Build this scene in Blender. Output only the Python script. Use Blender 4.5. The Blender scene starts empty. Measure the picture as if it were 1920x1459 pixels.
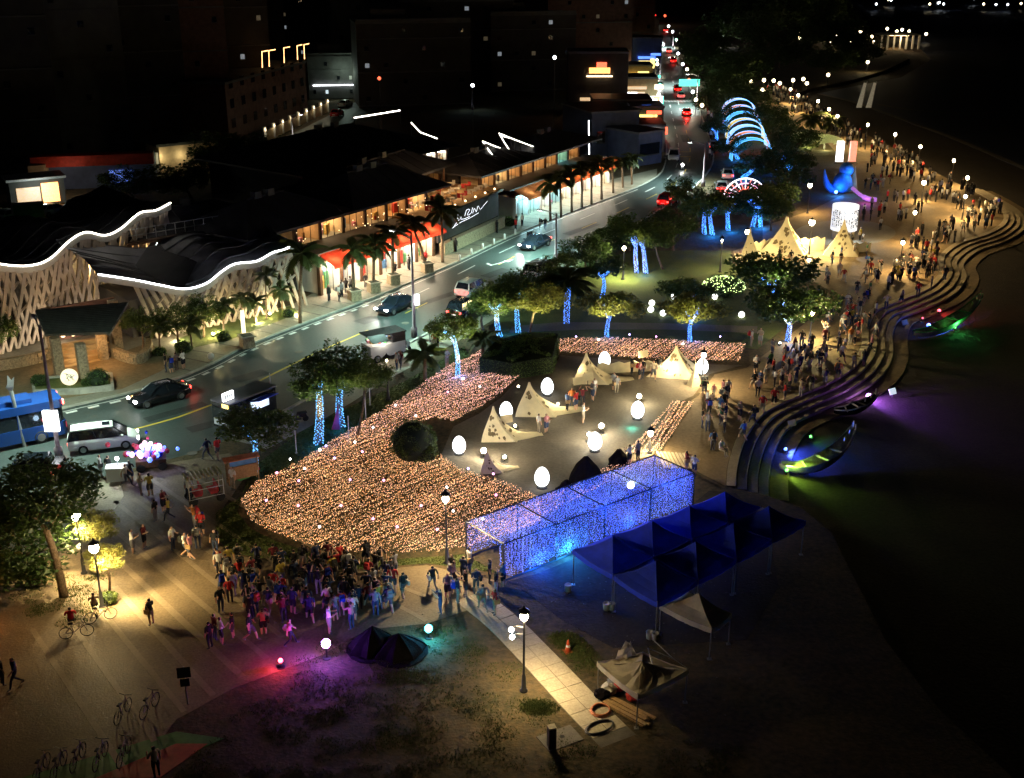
import bpy, bmesh, math, random
from mathutils import Vector, Matrix
R = math.radians
rnd = random.Random(11)
sc = bpy.context.scene
C = sc.collection
# ------------------------------------------------------------------ camera, world, moon, exposure
FP = 2200.0                       # focal length in photograph pixels (1920 wide)
PIT = math.atan(850 / FP)         # downward pitch
CH = 34.0                         # camera height above the park
SP, CP = math.sin(PIT), math.cos(PIT)
cd = bpy.data.cameras.new('camera'); cam = bpy.data.objects.new('camera', cd); C.objects.link(cam)
cd.sensor_width = 36; cd.lens = FP / 1920 * 36; cd.clip_start = .5; cd.clip_end = 9000
cam.location = (0, 0, CH); cam.rotation_euler = (math.pi / 2 - PIT, 0, 0); sc.camera = cam
w = bpy.data.worlds.new('World'); sc.world = w; w.use_nodes = True
nt = w.node_tree; bg = nt.nodes['Background']; sky = nt.nodes.new('ShaderNodeTexSky')
sky.sky_type = 'NISHITA'; sky.sun_disc = False; sky.sun_elevation = R(-7); sky.sun_rotation = R(200)
nt.links.new(sky.outputs['Color'], bg.inputs['Color']); bg.inputs['Strength'].default_value = .06
sl = bpy.data.lights.new('moon', 'SUN'); sl.energy = .006; sl.angle = R(.5); sl.color = (.8, .88, 1)
so = bpy.data.objects.new('moon', sl); C.objects.link(so); so.rotation_euler = (R(50), 0, R(-30))
sc.view_settings.view_transform = 'Standard'; sc.view_settings.look = 'None'
sc.view_settings.exposure = 0.0; sc.view_settings.gamma = 1; sc.view_settings.use_curve_mapping = False
sc.render.engine = 'CYCLES'
cy = sc.cycles
cy.use_denoising = True; cy.max_bounces = 3; cy.diffuse_bounces = 2; cy.use_adaptive_sampling = True; cy.adaptive_threshold = .07; cy.adaptive_min_samples = 16; cy.light_sampling_threshold = .03; cy.glossy_bounces = 2
cy.transparent_max_bounces = 6; cy.sample_clamp_indirect = 4; cy.use_light_tree = True
cy.caustics_reflective = False; cy.caustics_refractive = False

# ------------------------------------------------------------------ helpers
def ray(x, y):
    v = (y - 729.5) / FP
    return Vector(((x - 960) / FP, CP - v * SP, -(SP + v * CP)))
def G(x, y, z=0.0):                       # photograph pixel -> point on the level z
    d = ray(x, y); t = (z - CH) / d.z
    return Vector((d.x * t, d.y * t, z))
def V(x, y, A, B):                        # photograph pixel -> point on the upright plane through A and B
    d = ray(x, y); nx, ny = -(B[1] - A[1]), B[0] - A[0]
    t = (A[0] * nx + A[1] * ny) / (d.x * nx + d.y * ny)
    return Vector((d.x * t, d.y * t, CH + d.z * t))
def D(x, y, Y):                           # photograph pixel -> point at the distance Y
    d = ray(x, y); t = Y / d.y
    return Vector((d.x * t, Y, CH + d.z * t))

class MB:
    def __init__(s): s.v = []; s.f = []; s.m = []
    def add(s, vs, fs, m=0):
        b = len(s.v); s.v += [tuple(p) for p in vs]
        for f in fs: s.f.append([i + b for i in f]); s.m.append(m)
        return s
    def quad(s, a, b, c, d, m=0): return s.add([a, b, c, d], [(0, 1, 2, 3)], m)
    def box(s, c, size, rz=0, m=0, top=1.0, tilt=0):
        hx, hy, hz = size[0] / 2, size[1] / 2, size[2] / 2
        co, si = math.cos(rz), math.sin(rz); vs = []
        for z in (-1, 1):
            k = top if z > 0 else 1.0
            for x, y in ((-1, -1), (1, -1), (1, 1), (-1, 1)):
                X, Y, Z = x * hx * k, y * hy * k, z * hz
                if tilt: Y, Z = Y * math.cos(tilt) - Z * math.sin(tilt), Y * math.sin(tilt) + Z * math.cos(tilt)
                vs.append((c[0] + X * co - Y * si, c[1] + X * si + Y * co, c[2] + Z))
        return s.add(vs, [(3, 2, 1, 0), (4, 5, 6, 7), (0, 1, 5, 4), (1, 2, 6, 5), (2, 3, 7, 6), (3, 0, 4, 7)], m)
    def tube(s, pts, rad, n=6, m=0):
        pts = [Vector(p) for p in pts]; N = len(pts)
        if not isinstance(rad, (list, tuple)): rad = [rad] * N
        vs = []
        for i, p in enumerate(pts):
            d = (pts[min(i + 1, N - 1)] - pts[max(i - 1, 0)]).normalized()
            a = d.orthogonal() if abs(d.z) < .9 else Vector((1, 0, 0)).cross(d)
            if abs(d.z) < .9: a = Vector((0, 0, 1)).cross(d)
            a.normalize(); b = d.cross(a)
            for k in range(n):
                t = 2 * math.pi * k / n
                vs.append(p + (a * math.cos(t) + b * math.sin(t)) * rad[i])
        fs = [(i * n + k, i * n + (k + 1) % n, (i + 1) * n + (k + 1) % n, (i + 1) * n + k) for i in range(N - 1) for k in range(n)]
        fs += [tuple(range(n))[::-1], tuple(range((N - 1) * n, N * n))]
        return s.add(vs, fs, m)
    def beam(s, a, b, wd, m=0): return s.tube([a, b], wd * .707, 4, m)
    def lathe(s, prof, n=12, c=(0, 0, 0), m=0, sx=1, sy=1):
        vs = [(c[0] + r * math.cos(2 * math.pi * k / n) * sx, c[1] + r * math.sin(2 * math.pi * k / n) * sy, c[2] + z) for r, z in prof for k in range(n)]
        fs = [(i * n + k, i * n + (k + 1) % n, (i + 1) * n + (k + 1) % n, (i + 1) * n + k) for i in range(len(prof) - 1) for k in range(n)]
        fs += [tuple(range(n))[::-1], tuple(range((len(prof) - 1) * n, len(prof) * n))]
        return s.add(vs, fs, m)
    def prism(s, poly, z0, z1, m=0, ms=None):
        n = len(poly)
        ar = sum(poly[i][0] * poly[(i + 1) % n][1] - poly[(i + 1) % n][0] * poly[i][1] for i in range(n))
        if ar < 0: poly = poly[::-1]
        vs = [(p[0], p[1], z0) for p in poly] + [(p[0], p[1], z1) for p in poly]
        s.add(vs, [tuple(range(n, 2 * n))], m)
        b = len(s.v) - 2 * n
        for i in range(n): s.f.append([b + i, b + (i + 1) % n, b + n + (i + 1) % n, b + n + i]); s.m.append(m if ms is None else ms)
        return s
    def octa(s, c, r, h=None, m=0):
        h = r if h is None else h; x, y, z = c
        return s.add([(x + r, y, z), (x, y + r, z), (x - r, y, z), (x, y - r, z), (x, y, z + h), (x, y, z - h)],
                     [(0, 1, 4), (1, 2, 4), (2, 3, 4), (3, 0, 4), (1, 0, 5), (2, 1, 5), (3, 2, 5), (0, 3, 5)], m)
    def ball(s, c, r, n=10, m=0, sz=1.0):
        k = max(5, n // 2)
        return s.lathe([(max(.001, r * math.sin(math.pi * i / k)), -r * sz * math.cos(math.pi * i / k)) for i in range(k + 1)], n, c, m)
    def grid(s, rows, m=0):
        nr, nc = len(rows), len(rows[0])
        return s.add([p for r in rows for p in r], [(i * nc + j, i * nc + j + 1, (i + 1) * nc + j + 1, (i + 1) * nc + j) for i in range(nr - 1) for j in range(nc - 1)], m)
    def mesh(s, name, mats, smooth=False):
        me = bpy.data.meshes.new(name); me.from_pydata(s.v, [], s.f)
        for m in (mats if isinstance(mats, (list, tuple)) else [mats]): me.materials.append(m)
        me.polygons.foreach_set('material_index', s.m)
        if smooth: me.polygons.foreach_set('use_smooth', [True] * len(s.f))
        me.update(); return me
    def build(s, name, mats, parent=None, loc=(0, 0, 0), rz=0, smooth=False):
        return ob(name, s.mesh(name, mats, smooth), parent, loc, rz)

def ob(name, mesh, parent=None, loc=(0, 0, 0), rz=0, scl=None):
    o = bpy.data.objects.new(name, mesh); C.objects.link(o); o.location = loc; o.rotation_euler = (0, 0, rz)
    if scl is not None: o.scale = (scl, scl, scl) if not isinstance(scl, (tuple, list)) else scl
    o.parent = parent; return o
def tag(o, label, cat, group=None):
    o['label'] = label; o['category'] = cat
    if group: o['group'] = group
    return o
def thing(name, label, cat, loc=(0, 0, 0), rz=0, group=None, scl=None):
    return tag(ob(name, None, None, loc, rz, scl), label, cat, group)
def struct(name, mb, mats, parent=None, smooth=False):
    o = mb.build(name, mats, parent, smooth=smooth)
    if parent is None: o['kind'] = 'structure'
    return o
def dup(root, loc=None, rz=None, label=None, scl=None, group=None):
    r = root.copy(); C.objects.link(r)
    if loc is not None: r.location = loc
    if rz is not None: r.rotation_euler = (0, 0, rz)
    if scl is not None: r.scale = (scl,) * 3 if not isinstance(scl, (tuple, list)) else scl
    if label: r['label'] = label
    if group: r['group'] = group
    for ch in list(KIDS(root)):
        c = ch.copy(); C.objects.link(c); c.parent = r
        for g in list(KIDS(ch)):
            d = g.copy(); C.objects.link(d); d.parent = c
    return r
def KIDS(o): return [c for c in C.objects if c.parent == o] if o.name not in KC else KC[o.name]
KC = {}
def remember(o):                          # keep a list of a prototype's children (avoids slow look-ups)
    ch = [c for c in C.objects if c.parent == o]; KC[o.name] = ch
    for c in ch: KC[c.name] = [g for g in C.objects if g.parent == c]
    return o
def plight(loc, e, col, size=.12, parent=None, name='lamp_light'):
    l = bpy.data.lights.new(name, 'POINT'); l.energy = e; l.color = col; l.shadow_soft_size = size
    o = bpy.data.objects.new(name, l); C.objects.link(o); o.location = loc; o.parent = parent; return o
def slight(loc, to, e, col, ang=60, blend=.4, parent=None, size=.1, name='spot_light'):
    l = bpy.data.lights.new(name, 'SPOT'); l.energy = e; l.color = col; l.spot_size = R(ang); l.spot_blend = blend; l.shadow_soft_size = size
    o = bpy.data.objects.new(name, l); C.objects.link(o); o.location = loc; o.parent = parent
    o.rotation_euler = (Vector(to) - Vector(loc)).to_track_quat('-Z', 'Y').to_euler(); return o

# ------------------------------------------------------------------ materials
M = {}
def mat(name, col, rough=.7, var=.22, scale=4., col2=None, bump=0, bscale=30., emit=None, es=0, metal=0, spec=.4, world=False, obcol=False, trans=0, scale2=None):
    m = bpy.data.materials.new(name); m.use_nodes = True; n = m.node_tree; p = n.nodes['Principled BSDF']; L = n.links.new
    p.inputs['Roughness'].default_value = rough; p.inputs['Metallic'].default_value = metal; p.inputs['Specular IOR Level'].default_value = spec
    if world: src = n.nodes.new('ShaderNodeNewGeometry').outputs['Position']
    else: src = n.nodes.new('ShaderNodeTexCoord').outputs['Object']
    nz = n.nodes.new('ShaderNodeTexNoise'); nz.inputs['Scale'].default_value = scale; nz.inputs['Detail'].default_value = 5; nz.inputs['Roughness'].default_value = .65
    L(src, nz.inputs['Vector'])
    mr = n.nodes.new('ShaderNodeMapRange'); mr.inputs[1].default_value = .32; mr.inputs[2].default_value = .68; L(nz.outputs['Fac'], mr.inputs[0])
    fac = mr.outputs[0]
    if scale2:
        n2 = n.nodes.new('ShaderNodeTexNoise'); n2.inputs['Scale'].default_value = scale2; n2.inputs['Detail'].default_value = 6; L(src, n2.inputs['Vector'])
        m2 = n.nodes.new('ShaderNodeMapRange'); m2.inputs[1].default_value = .35; m2.inputs[2].default_value = .65; L(n2.outputs['Fac'], m2.inputs[0])
        av = n.nodes.new('ShaderNodeMath'); av.operation = 'MULTIPLY_ADD'; av.inputs[1].default_value = .5
        hf = n.nodes.new('ShaderNodeMath'); hf.operation = 'MULTIPLY'; hf.inputs[1].default_value = .5
        L(m2.outputs[0], hf.inputs[0]); L(fac, av.inputs[0]); L(hf.outputs[0], av.inputs[2]); fac = av.outputs[0]
    mx = n.nodes.new('ShaderNodeMix'); mx.data_type = 'RGBA'; L(fac, mx.inputs['Factor'])
    a = [c * (1 - var) for c in col]; b = [min(1, c * (1 + var)) for c in col] if col2 is None else col2
    if col2 is not None: a = col
    mx.inputs[6].default_value = (*a, 1); mx.inputs[7].default_value = (*b, 1)
    out = mx.outputs[2]
    if obcol:
        oi = n.nodes.new('ShaderNodeObjectInfo'); mu = n.nodes.new('ShaderNodeMix'); mu.data_type = 'RGBA'; mu.blend_type = 'MULTIPLY'; mu.inputs['Factor'].default_value = 1
        L(out, mu.inputs[6]); L(oi.outputs['Color'], mu.inputs[7]); out = mu.outputs[2]
    L(out, p.inputs['Base Color'])
    if bump:
        nb = n.nodes.new('ShaderNodeTexNoise'); nb.inputs['Scale'].default_value = bscale; nb.inputs['Detail'].default_value = 6; L(src, nb.inputs['Vector'])
        bp = n.nodes.new('ShaderNodeBump'); bp.inputs['Strength'].default_value = bump; bp.inputs['Distance'].default_value = .05
        L(nb.outputs['Fac'], bp.inputs['Height']); L(bp.outputs[0], p.inputs['Normal'])
    if emit is not None:
        p.inputs['Emission Color'].default_value = (*emit, 1); p.inputs['Emission Strength'].default_value = es
    if trans:
        tr = n.nodes.new('ShaderNodeBsdfTranslucent'); L(out, tr.inputs['Color']); ms = n.nodes.new('ShaderNodeMixShader'); ms.inputs[0].default_value = trans
        L(p.outputs[0], ms.inputs[1]); L(tr.outputs[0], ms.inputs[2]); L(ms.outputs[0], n.nodes['Material Output'].inputs['Surface'])
    M[name] = m; return m
def glow(name, col, es, nosamp=False):
    m = mat(name, (.6, .6, .6), .5, emit=col, es=es)
    if nosamp: m.cycles.emission_sampling = 'NONE'
    return m
mat('asphalt', (.046, .062, .060), .5, .25, .35, bump=.25, bscale=14, world=True, scale2=4, spec=.5)
mat('land', (.016, .020, .006), .95, col2=(.125, .082, .038), scale=.42, bump=1.0, bscale=6, world=True, scale2=3.2)
mat('beach', (.012, .010, .008), .95, col2=(.038, .028, .020), scale=.5, bump=.9, bscale=5, world=True, scale2=4)
mat('water', (.006, .016, .05), .6, .3, .05, bump=.35, bscale=1.2, world=True, spec=.6)
mat('lawn', (.040, .075, .014), .9, col2=(.115, .125, .035), scale=.5, bump=.7, bscale=16, world=True, scale2=5)
mat('plaza', (.11, .08, .048), .6, col2=(.25, .185, .11), scale=.45, bump=.35, bscale=10, world=True, scale2=7)
mat('plaza_band', (.25, .195, .125), .6, .2, .9, bump=.15, bscale=10, world=True, scale2=7)
mat('promenade', (.14, .10, .052), .75, col2=(.27, .195, .11), scale=.4, bump=.25, bscale=9, world=True, scale2=4)
mat('egg_plaza', (.10, .085, .065), .75, col2=(.19, .16, .12), scale=.5, bump=.4, bscale=8, world=True, scale2=5)
mat('sidewalk', (.24, .22, .17), .7, .22, .6, bump=.2, bscale=9, world=True, scale2=5)
mat('concrete', (.42, .36, .26), .75, .25, 1.2, bump=.3, bscale=12, world=True, scale2=9)
mat('concrete_dark', (.13, .115, .095), .8, .3, 1.2, bump=.3, bscale=12, world=True)
mat('kerb', (.36, .35, .30), .7, .25, 1.5, world=True)
mat('paint_yellow', (.55, .40, .05), .6, .35, 3, world=True, scale2=20)
mat('paint_white', (.72, .72, .70), .6, .35, 3, world=True, scale2=20)
mat('paint_red', (.42, .06, .035), .6, .3, 2, world=True); mat('paint_green', (.06, .22, .05), .6, .3, 2, world=True)
mat('stone_wall', (.32, .25, .16), .85, .45, 6, bump=.8, bscale=9)
mat('lattice', (.50, .42, .34), .6, .15, 1.5)
mat('roof_dark', (.040, .040, .048), .6, .35, .6, bump=.3, bscale=3)
mat('roof_grey', (.17, .17, .19), .5, .3, .5, bump=.2, bscale=4)
mat('roof_tile', (.075, .082, .075), .6, .3, 1.5)
mat('wall_dark', (.05, .044, .040), .8, .3, .4); mat('wall_grey', (.11, .11, .105), .8, .3, .3); mat('wall_brick', (.14, .07, .05), .8, .35, 1.1)
mat('wall_warm', (.50, .36, .20), .7, .25, .8); mat('wall_white', (.62, .60, .55), .7, .15, .6); mat('wall_blue', (.10, .13, .22), .7, .3, .4)
mat('wood_dark', (.09, .045, .022), .6, .35, 5); mat('plank', (.40, .25, .11), .7, .3, 8); mat('bark', (.16, .11, .07), .9, .4, 7, bump=.6, bscale=18)
mat('awning_red', (.50, .045, .02), .7, .25, 2, trans=.35); mat('awning_rust', (.42, .09, .025), .7, .25, 2, trans=.35)
mat('black_metal', (.02, .02, .022), .45, .3, 4, spec=.5); mat('grey_metal', (.30, .30, .30), .4, .2, 4, metal=.6); mat('white_metal', (.6, .6, .6), .4, .15, 4)
mat('purple_pole', (.22, .17, .19), .5, .2, 3)
mat('leaf', (.060, .115, .022), .55, col2=(.14, .17, .040), scale=1.2, trans=.35); mat('leaf_dark', (.035, .075, .018), .5, col2=(.075, .115, .028), scale=1.0, trans=.25)
mat('leaf_yellow', (.15, .16, .035), .6, col2=(.27, .25, .06), scale=1.4, trans=.35); mat('palm_leaf', (.055, .085, .022), .5, col2=(.11, .12, .035), scale=1, trans=.2)
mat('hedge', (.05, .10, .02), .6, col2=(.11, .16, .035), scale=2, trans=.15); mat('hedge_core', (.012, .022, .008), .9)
mat('glass', (.012, .016, .022), .08, .1, 1, spec=.6); mat('tyre', (.018, .018, .018), .85); mat('rim', (.35, .35, .36), .3, metal=.8)
for nm, c in dict(car_white=(.72, .73, .72), car_black=(.010, .011, .014), car_navy=(.014, .02, .035), car_red=(.45, .02, .02), car_silver=(.42, .43, .45), bus_blue=(.010, .045, .20), car_orange=(.6, .22, .05)).items():
    mat(nm, c, .22, .05, 1, spec=.6)
mat('canvas_blue', (.016, .05, .52), .75, .25, 1.2, trans=.12); mat('canvas_beige', (.60, .52, .38), .85, .2, 1.5, trans=.12); mat('canvas_grey', (.20, .20, .21), .85, .2, 1.5)
mat('paper', (.80, .70, .46), .8, .12, 1.2, trans=.3); mat('paper_mark', (.16, .12, .06), .9)
mat('bucket', (.60, .58, .52), .6, .2, 4); mat('cone', (.62, .09, .02), .6, .15, 4); mat('rubber', (.02, .02, .02), .8); mat('pile_red', (.45, .03, .03), .7); mat('pile_cloth', (.55, .5, .42), .8, .3, 3)
mat('hull_dark', (.011, .009, .010), .95, .4, 3, bump=.5, spec=.03); mat('driftwood', (.55, .52, .44), .8, .35, 3, bump=.5)
mat('blue_skin', (.05, .25, .75), .6); mat('purple_skin', (.30, .08, .45), .6); mat('play_red', (.5, .04, .08), .6); mat('play_green', (.10, .50, .14), .6); mat('play_orange', (.7, .25, .12), .6); mat('play_blue', (.1, .3, .6), .6)
glow('led_white', (1, .93, .80), 6, True); glow('led_cool', (.92, .95, 1), 6, True); glow('led_warm', (1, .72, .40), 5, True); glow('led_orange', (1, .50, .18), 4, True)
glow('lamp_globe', (1, .86, .58), 30, True); glow('lamp_white', (.88, .95, 1), 30, True); glow('far_lamp', (1, .80, .48), 9, True); glow('far_white', (.85, .92, 1), 7, True)
glow('panel_warm', (1, .74, .42), 18); glow('panel_white', (1, .90, .72), 26); glow('panel_cyan', (.30, .88, 1), 14); glow('panel_dim', (1, .60, .28), 9)
glow('egg_glow', (.93, .98, 1), 3.2); glow('ball_glow', (1, 1, .92), 4)
glow('blue_led', (.06, .24, 1), 2.6, True); glow('cyan_led', (.11, .46, 1), 2.3, True); glow('deep_blue_led', (.03, .10, 1), 7)
glow('head_light', (1, .97, .92), 30, True); glow('tail_light', (1, .03, .02), 9, True); glow('spot_purple', (.55, .25, 1), 40, True); glow('spot_cyan', (.1, .75, 1), 8, True); glow('spot_red', (1, .08, .12), 6, True); glow('spot_green', (.15, 1, .15), 4, True); glow('spot_blue', (.1, .2, 1), 6, True)
glow('win_warm', (1, .66, .34), .8, True); glow('win_white', (.75, .92, 1), .8, True); glow('win_dim', (.9, .7, .4), .05, True); glow('win_dim2', (.8, .9, 1), .2, True); glow('sign_white', (.95, .97, 1), 3.5); glow('sign_green', (.10, .8, .55), 2.2); glow('sign_red', (1, .12, .05), 2.6); glow('sign_orange', (1, .45, .12), 2.6); glow('sign_blue', (.08, .2, 1), 2.4); glow('sign_yellow', (1, .75, .2), 2.4); glow('sign_pink', (1, .45, .7), 2.4)
mat('ink', (.02, .02, .02), .8)
ORD = ['first', 'second', 'third', 'fourth', 'fifth', 'sixth', 'seventh', 'eighth', 'ninth', 'tenth', 'eleventh', 'twelfth', 'thirteenth', 'fourteenth', 'fifteenth', 'sixteenth', 'seventeenth', 'eighteenth', 'nineteenth', 'twentieth'] + ['twenty-%s' % w_ for w_ in ('first', 'second', 'third', 'fourth', 'fifth', 'sixth', 'seventh', 'eighth', 'ninth')]
# ------------------------------------------------------------------ the setting
def cr(pts, k=6):                          # smooth line through points
    pts = [Vector(p) for p in pts]; out = []
    for i in range(len(pts) - 1):
        p0, p1, p2, p3 = pts[max(i - 1, 0)], pts[i], pts[i + 1], pts[min(i + 2, len(pts) - 1)]
        for j in range(k):
            t = j / k
            out.append(.5 * ((2 * p1) + (p2 - p0) * t + (2 * p0 - 5 * p1 + 4 * p2 - p3) * t * t + (3 * p1 - p0 - 3 * p2 + p3) * t ** 3))
    out.append(pts[-1]); return out
def GP(l, z=0): return [G(x, y, z) for x, y in l]
def offs(path, d):                         # parallel line, positive = to the right of travel
    o = []
    for i, p in enumerate(path):
        t = (path[min(i + 1, len(path) - 1)] - path[max(i - 1, 0)]); t.z = 0; t.normalize()
        o.append(Vector((p.x + t.y * d, p.y - t.x * d, p.z)))
    return o
def band(mb, a, b, z, m=0):                # flat strip between two lines of equal length
    return mb.grid([[Vector((p.x, p.y, z)) for p in b], [Vector((p.x, p.y, z)) for p in a]], m)
def lines(path):                           # arc length sampler
    L = [0]
    for i in range(len(path) - 1): L.append(L[-1] + (path[i + 1] - path[i]).length)
    def at(s):
        s = max(0, min(L[-1], s))
        for i in range(len(L) - 1):
            if s <= L[i + 1]:
                t = (s - L[i]) / max(1e-6, L[i + 1] - L[i]); return path[i].lerp(path[i + 1], t), (path[i + 1] - path[i]).normalized()
    return L[-1], at

struct('beach', MB().quad((-3000, -200, -.75), (3000, -200, -.75), (3000, 6000, -.75), (-3000, 6000, -.75)), M['beach'])
step_px = [(1362, 912), (1366, 870), (1385, 815), (1420, 772), (1480, 742), (1545, 714), (1592, 684), (1614, 650), (1617, 612), (1635, 580), (1685, 560), (1738, 536), (1762, 508), (1760, 482), (1792, 456), (1850, 436), (1880, 414), (1874, 390), (1842, 368), (1808, 350)]
STEP = cr(GP(step_px), 8)
far_edge = GP([(1766, 329), (1730, 311), (1700, 291), (1660, 267), (1612, 246), (1572, 226), (1540, 207), (1505, 190), (1486, 178), (1520, 166), (1600, 150), (1660, 132), (1705, 110), (1692, 90), (1650, 62), (1590, 34), (1500, 8)])
south = GP([(1900, 1459), (1760, 1330), (1660, 1200), (1600, 1080), (1560, 1000), (1500, 950), (1420, 925)])
land_poly = [Vector((-900, 15, 0)), Vector((30, 15, 0))] + south + STEP + far_edge + [Vector((300, 1500, 0)), Vector((-1500, 1500, 0))]
struct('land', MB().prism(land_poly, -1.2, 0), M['land'])
sea_shore = GP([(1530, 176), (1580, 186), (1640, 207), (1690, 225), (1740, 243), (1804, 268), (1920, 318)], -.7)
sea = sea_shore + [Vector((260, 150, 0)), Vector((2500, 400, 0)), Vector((2800, 5500, 0)), Vector((400, 5500, 0))] + GP([(1560, -20), (1640, 40), (1720, 85), (1745, 112), (1690, 145), (1610, 160)], -.7)
struct('sea', MB().prism(sea, -.74, -.70), M['water'])
# shore lines of pale wet sand where the small waves break
for i, l in enumerate([[(1530, 176), (1590, 190), (1640, 207), (1690, 225), (1740, 243), (1804, 268), (1860, 292), (1920, 318)], [(1640, 196), (1720, 208), (1800, 213), (1880, 212)]]):
    pth = cr(GP(l, -.7), 6); mb = MB(); band(mb, pth, offs(pth, -1.2), -.69); struct('surf_line', mb, M['concrete_dark'])

# road -------------------------------------------------------------
RLp = [(-260, 880), (-120, 832), (0, 797), (120, 767), (250, 737), (370, 698), (460, 652), (560, 612), (700, 560), (840, 500), (960, 443), (1080, 396), (1150, 370), (1212, 344), (1245, 318), (1250, 270), (1238, 200), (1228, 120), (1222, 60), (1219, 30)]
RRp = [(-330, 1020), (-80, 962), (150, 905), (290, 868), (400, 836), (550, 762), (660, 698), (770, 642), (870, 585), (1000, 505), (1150, 442), (1235, 394), (1300, 352), (1336, 302), (1326, 250), (1303, 190), (1276, 120), (1252, 60), (1240, 30)]
RL = cr(GP(RLp), 6)
RR = cr(GP(RRp), 6)
def resamp(path, n):
    L, at = lines(path); return [at(L * i / (n - 1))[0] for i in range(n)]
rl, rr = resamp(RL, 160), resamp(RR, 160)
mb = MB(); band(mb, rl, rr, .008); struct('road', mb, M['asphalt'])
def kerb(name, path, side):
    mb = MB(); a, b = path, offs(path, side); z = .15
    mb.grid([[Vector((p.x, p.y, 0)) for p in a], [Vector((p.x, p.y, z)) for p in a], [Vector((p.x, p.y, z)) for p in b], [Vector((p.x, p.y, 0)) for p in b]])
    struct(name, mb, M['kerb'])
kerb('kerb', rl, -.22)
kerb('kerb', [p for p in rr if p.x > -21 and p.y < 420], .22)
mid = [a.lerp(b, .52) for a, b in zip(rl, rr)]
Lm, atm = lines(mid)
def mark(path, s0, s1, wd, m, z=.014, off=0):
    L, at = lines(path); n = max(2, int((s1 - s0) / 1.5)); pts = [at(s0 + (s1 - s0) * i / n)[0] for i in range(n + 1)]
    mb = MB(); band(mb, offs(pts, off - wd / 2), offs(pts, off + wd / 2), z); return struct('road_marking', mb, M[m])
def near_s(path, p):                       # arc length of the nearest point
    L, at = lines(path); return min((i * L / 600 for i in range(601)), key=lambda s: (at(s)[0] - p).length)
s_a, s_b = near_s(mid, G(150, 830)), near_s(mid, G(705, 622))
mark(mid, s_a, s_b, .22, 'paint_yellow')
s = s_b + 6
while s < Lm - 250: mark(mid, s, s + 4, .14, 'paint_yellow' if s < s_b + 130 else 'paint_white'); s += 10
lane = [a.lerp(b, .27) for a, b in zip(rl, rr)]; Ll, atl = lines(lane); s = near_s(lane, G(760, 560))
while s < Ll - 300: mark(lane, s, s + 4, .13, 'paint_white'); s += 10
edge = offs(rl, .55)
mark(edge, near_s(edge, G(130, 775)), near_s(edge, G(1200, 355)), .12, 'paint_white')
# hatched strip beside the near kerb, and the lane arrow
hs = near_s(edge, G(120, 775)); he = near_s(edge, G(700, 566)); Le, ate = lines(offs(rl, .95)); s = hs
while s < he: mark(offs(rl, .95), s, s + .85, .34, 'paint_white'); s += 1.7
a0, a1 = G(920, 498), G(965, 486); d = (a1 - a0).normalized(); nrm = Vector((-d.y, d.x, 0))
mb = MB(); zz = Vector((0, 0, .015))
mb.quad(a0 - nrm * .1 + zz, a0 + d * 2.4 - nrm * .1 + zz, a0 + d * 2.4 + nrm * .1 + zz, a0 + nrm * .1 + zz)
mb.add([a0 + d * 2.4 - nrm * .4 + zz, a0 + d * 3.6 + zz, a0 + d * 2.4 + nrm * .4 + zz], [(0, 1, 2)])
mb.quad(a0 + nrm * .1 + zz, a0 + d * .3 + nrm * .1 + zz, a0 + d * .5 + nrm * .9 + zz, a0 + d * .2 + nrm * .9 + zz)
struct('road_marking', mb, M['paint_white'])
for k in range(9):                          # zebra crossing on the far street
    t = (k + .5) / 9; p = G(1245, 190).lerp(G(1298, 190), t)
    struct('road_marking', MB().box((p.x, p.y, .016), (.6, 3.2, .004)), M['paint_white'])
for p0, p1 in (((1268, 294), (1296, 294)), ((1268, 285), (1294, 285))):
    a, b = G(*p0), G(*p1); struct('road_marking', MB().box(((a.x + b.x) / 2, a.y, .016), ((b - a).length, .25, .004)), M['paint_yellow'])

# pavements ---------------------------------------------------------
def slab(name, px, z, m, z0=None):
    return struct(name, MB().prism(GP(px), z - .02 if z0 is None else z0, z), M[m])
in_rl = [p for p in offs(rl, -.22) if p.y < 178 and p.x > -70]
outer = GP([(1232, 318), (1140, 340), (960, 405), (800, 470), (600, 545), (545, 575), (400, 610), (280, 640), (230, 615), (40, 645), (-200, 690), (-330, 760)])
struct('mall_pavement', MB().prism(in_rl + outer, 0, .135), M['sidewalk'])
mp = bpy.data.objects['mall_pavement']
# darker joints: thin recessed-looking strips of dark paving across the mall pavement
lj, atj = lines(offs(rl, -.3)); s = near_s(offs(rl, -.3), G(380, 700)); e = near_s(offs(rl, -.3), G(1200, 350))
while s < e:
    p, t = atj(s); n = Vector((-t.y, t.x, 0)); q = p + n * 3.3
    mbj = MB(); mbj.box(((p.x + q.x) / 2, (p.y + q.y) / 2, .139), (3.2, .16, .004), math.atan2(n.y, n.x)); mbj.build('paving_joint', M['concrete_dark'], mp); s += 2.2
slab('forecourt', [(110, 752), (230, 732), (300, 700), (330, 680), (280, 645), (215, 668), (90, 672), (0, 690), (-60, 740)], .145, 'promenade', .0)
# path on the park side of the road
pk = [p for p in offs(rr, .22) if -21 < p.x and p.y < 128]
pk2 = offs(pk, 3.4)
mb = MB(); band(mb, pk, pk2, .012); struct('park_path', mb, M['sidewalk'])
slab('plaza', [(-330, 1040), (-80, 975), (150, 912), (330, 866), (430, 850), (470, 880), (420, 950), (400, 1010), (430, 1040), (640, 1075), (800, 1060), (935, 1090), (920, 1130), (800, 1170), (690, 1180), (600, 1230), (440, 1290), (330, 1350), (250, 1459), (200, 1700), (-500, 1700)], .012, 'plaza', 0)
pl = bpy.data.objects['plaza']
bands_px = [((150, 915), (235, 905)), ]
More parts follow.
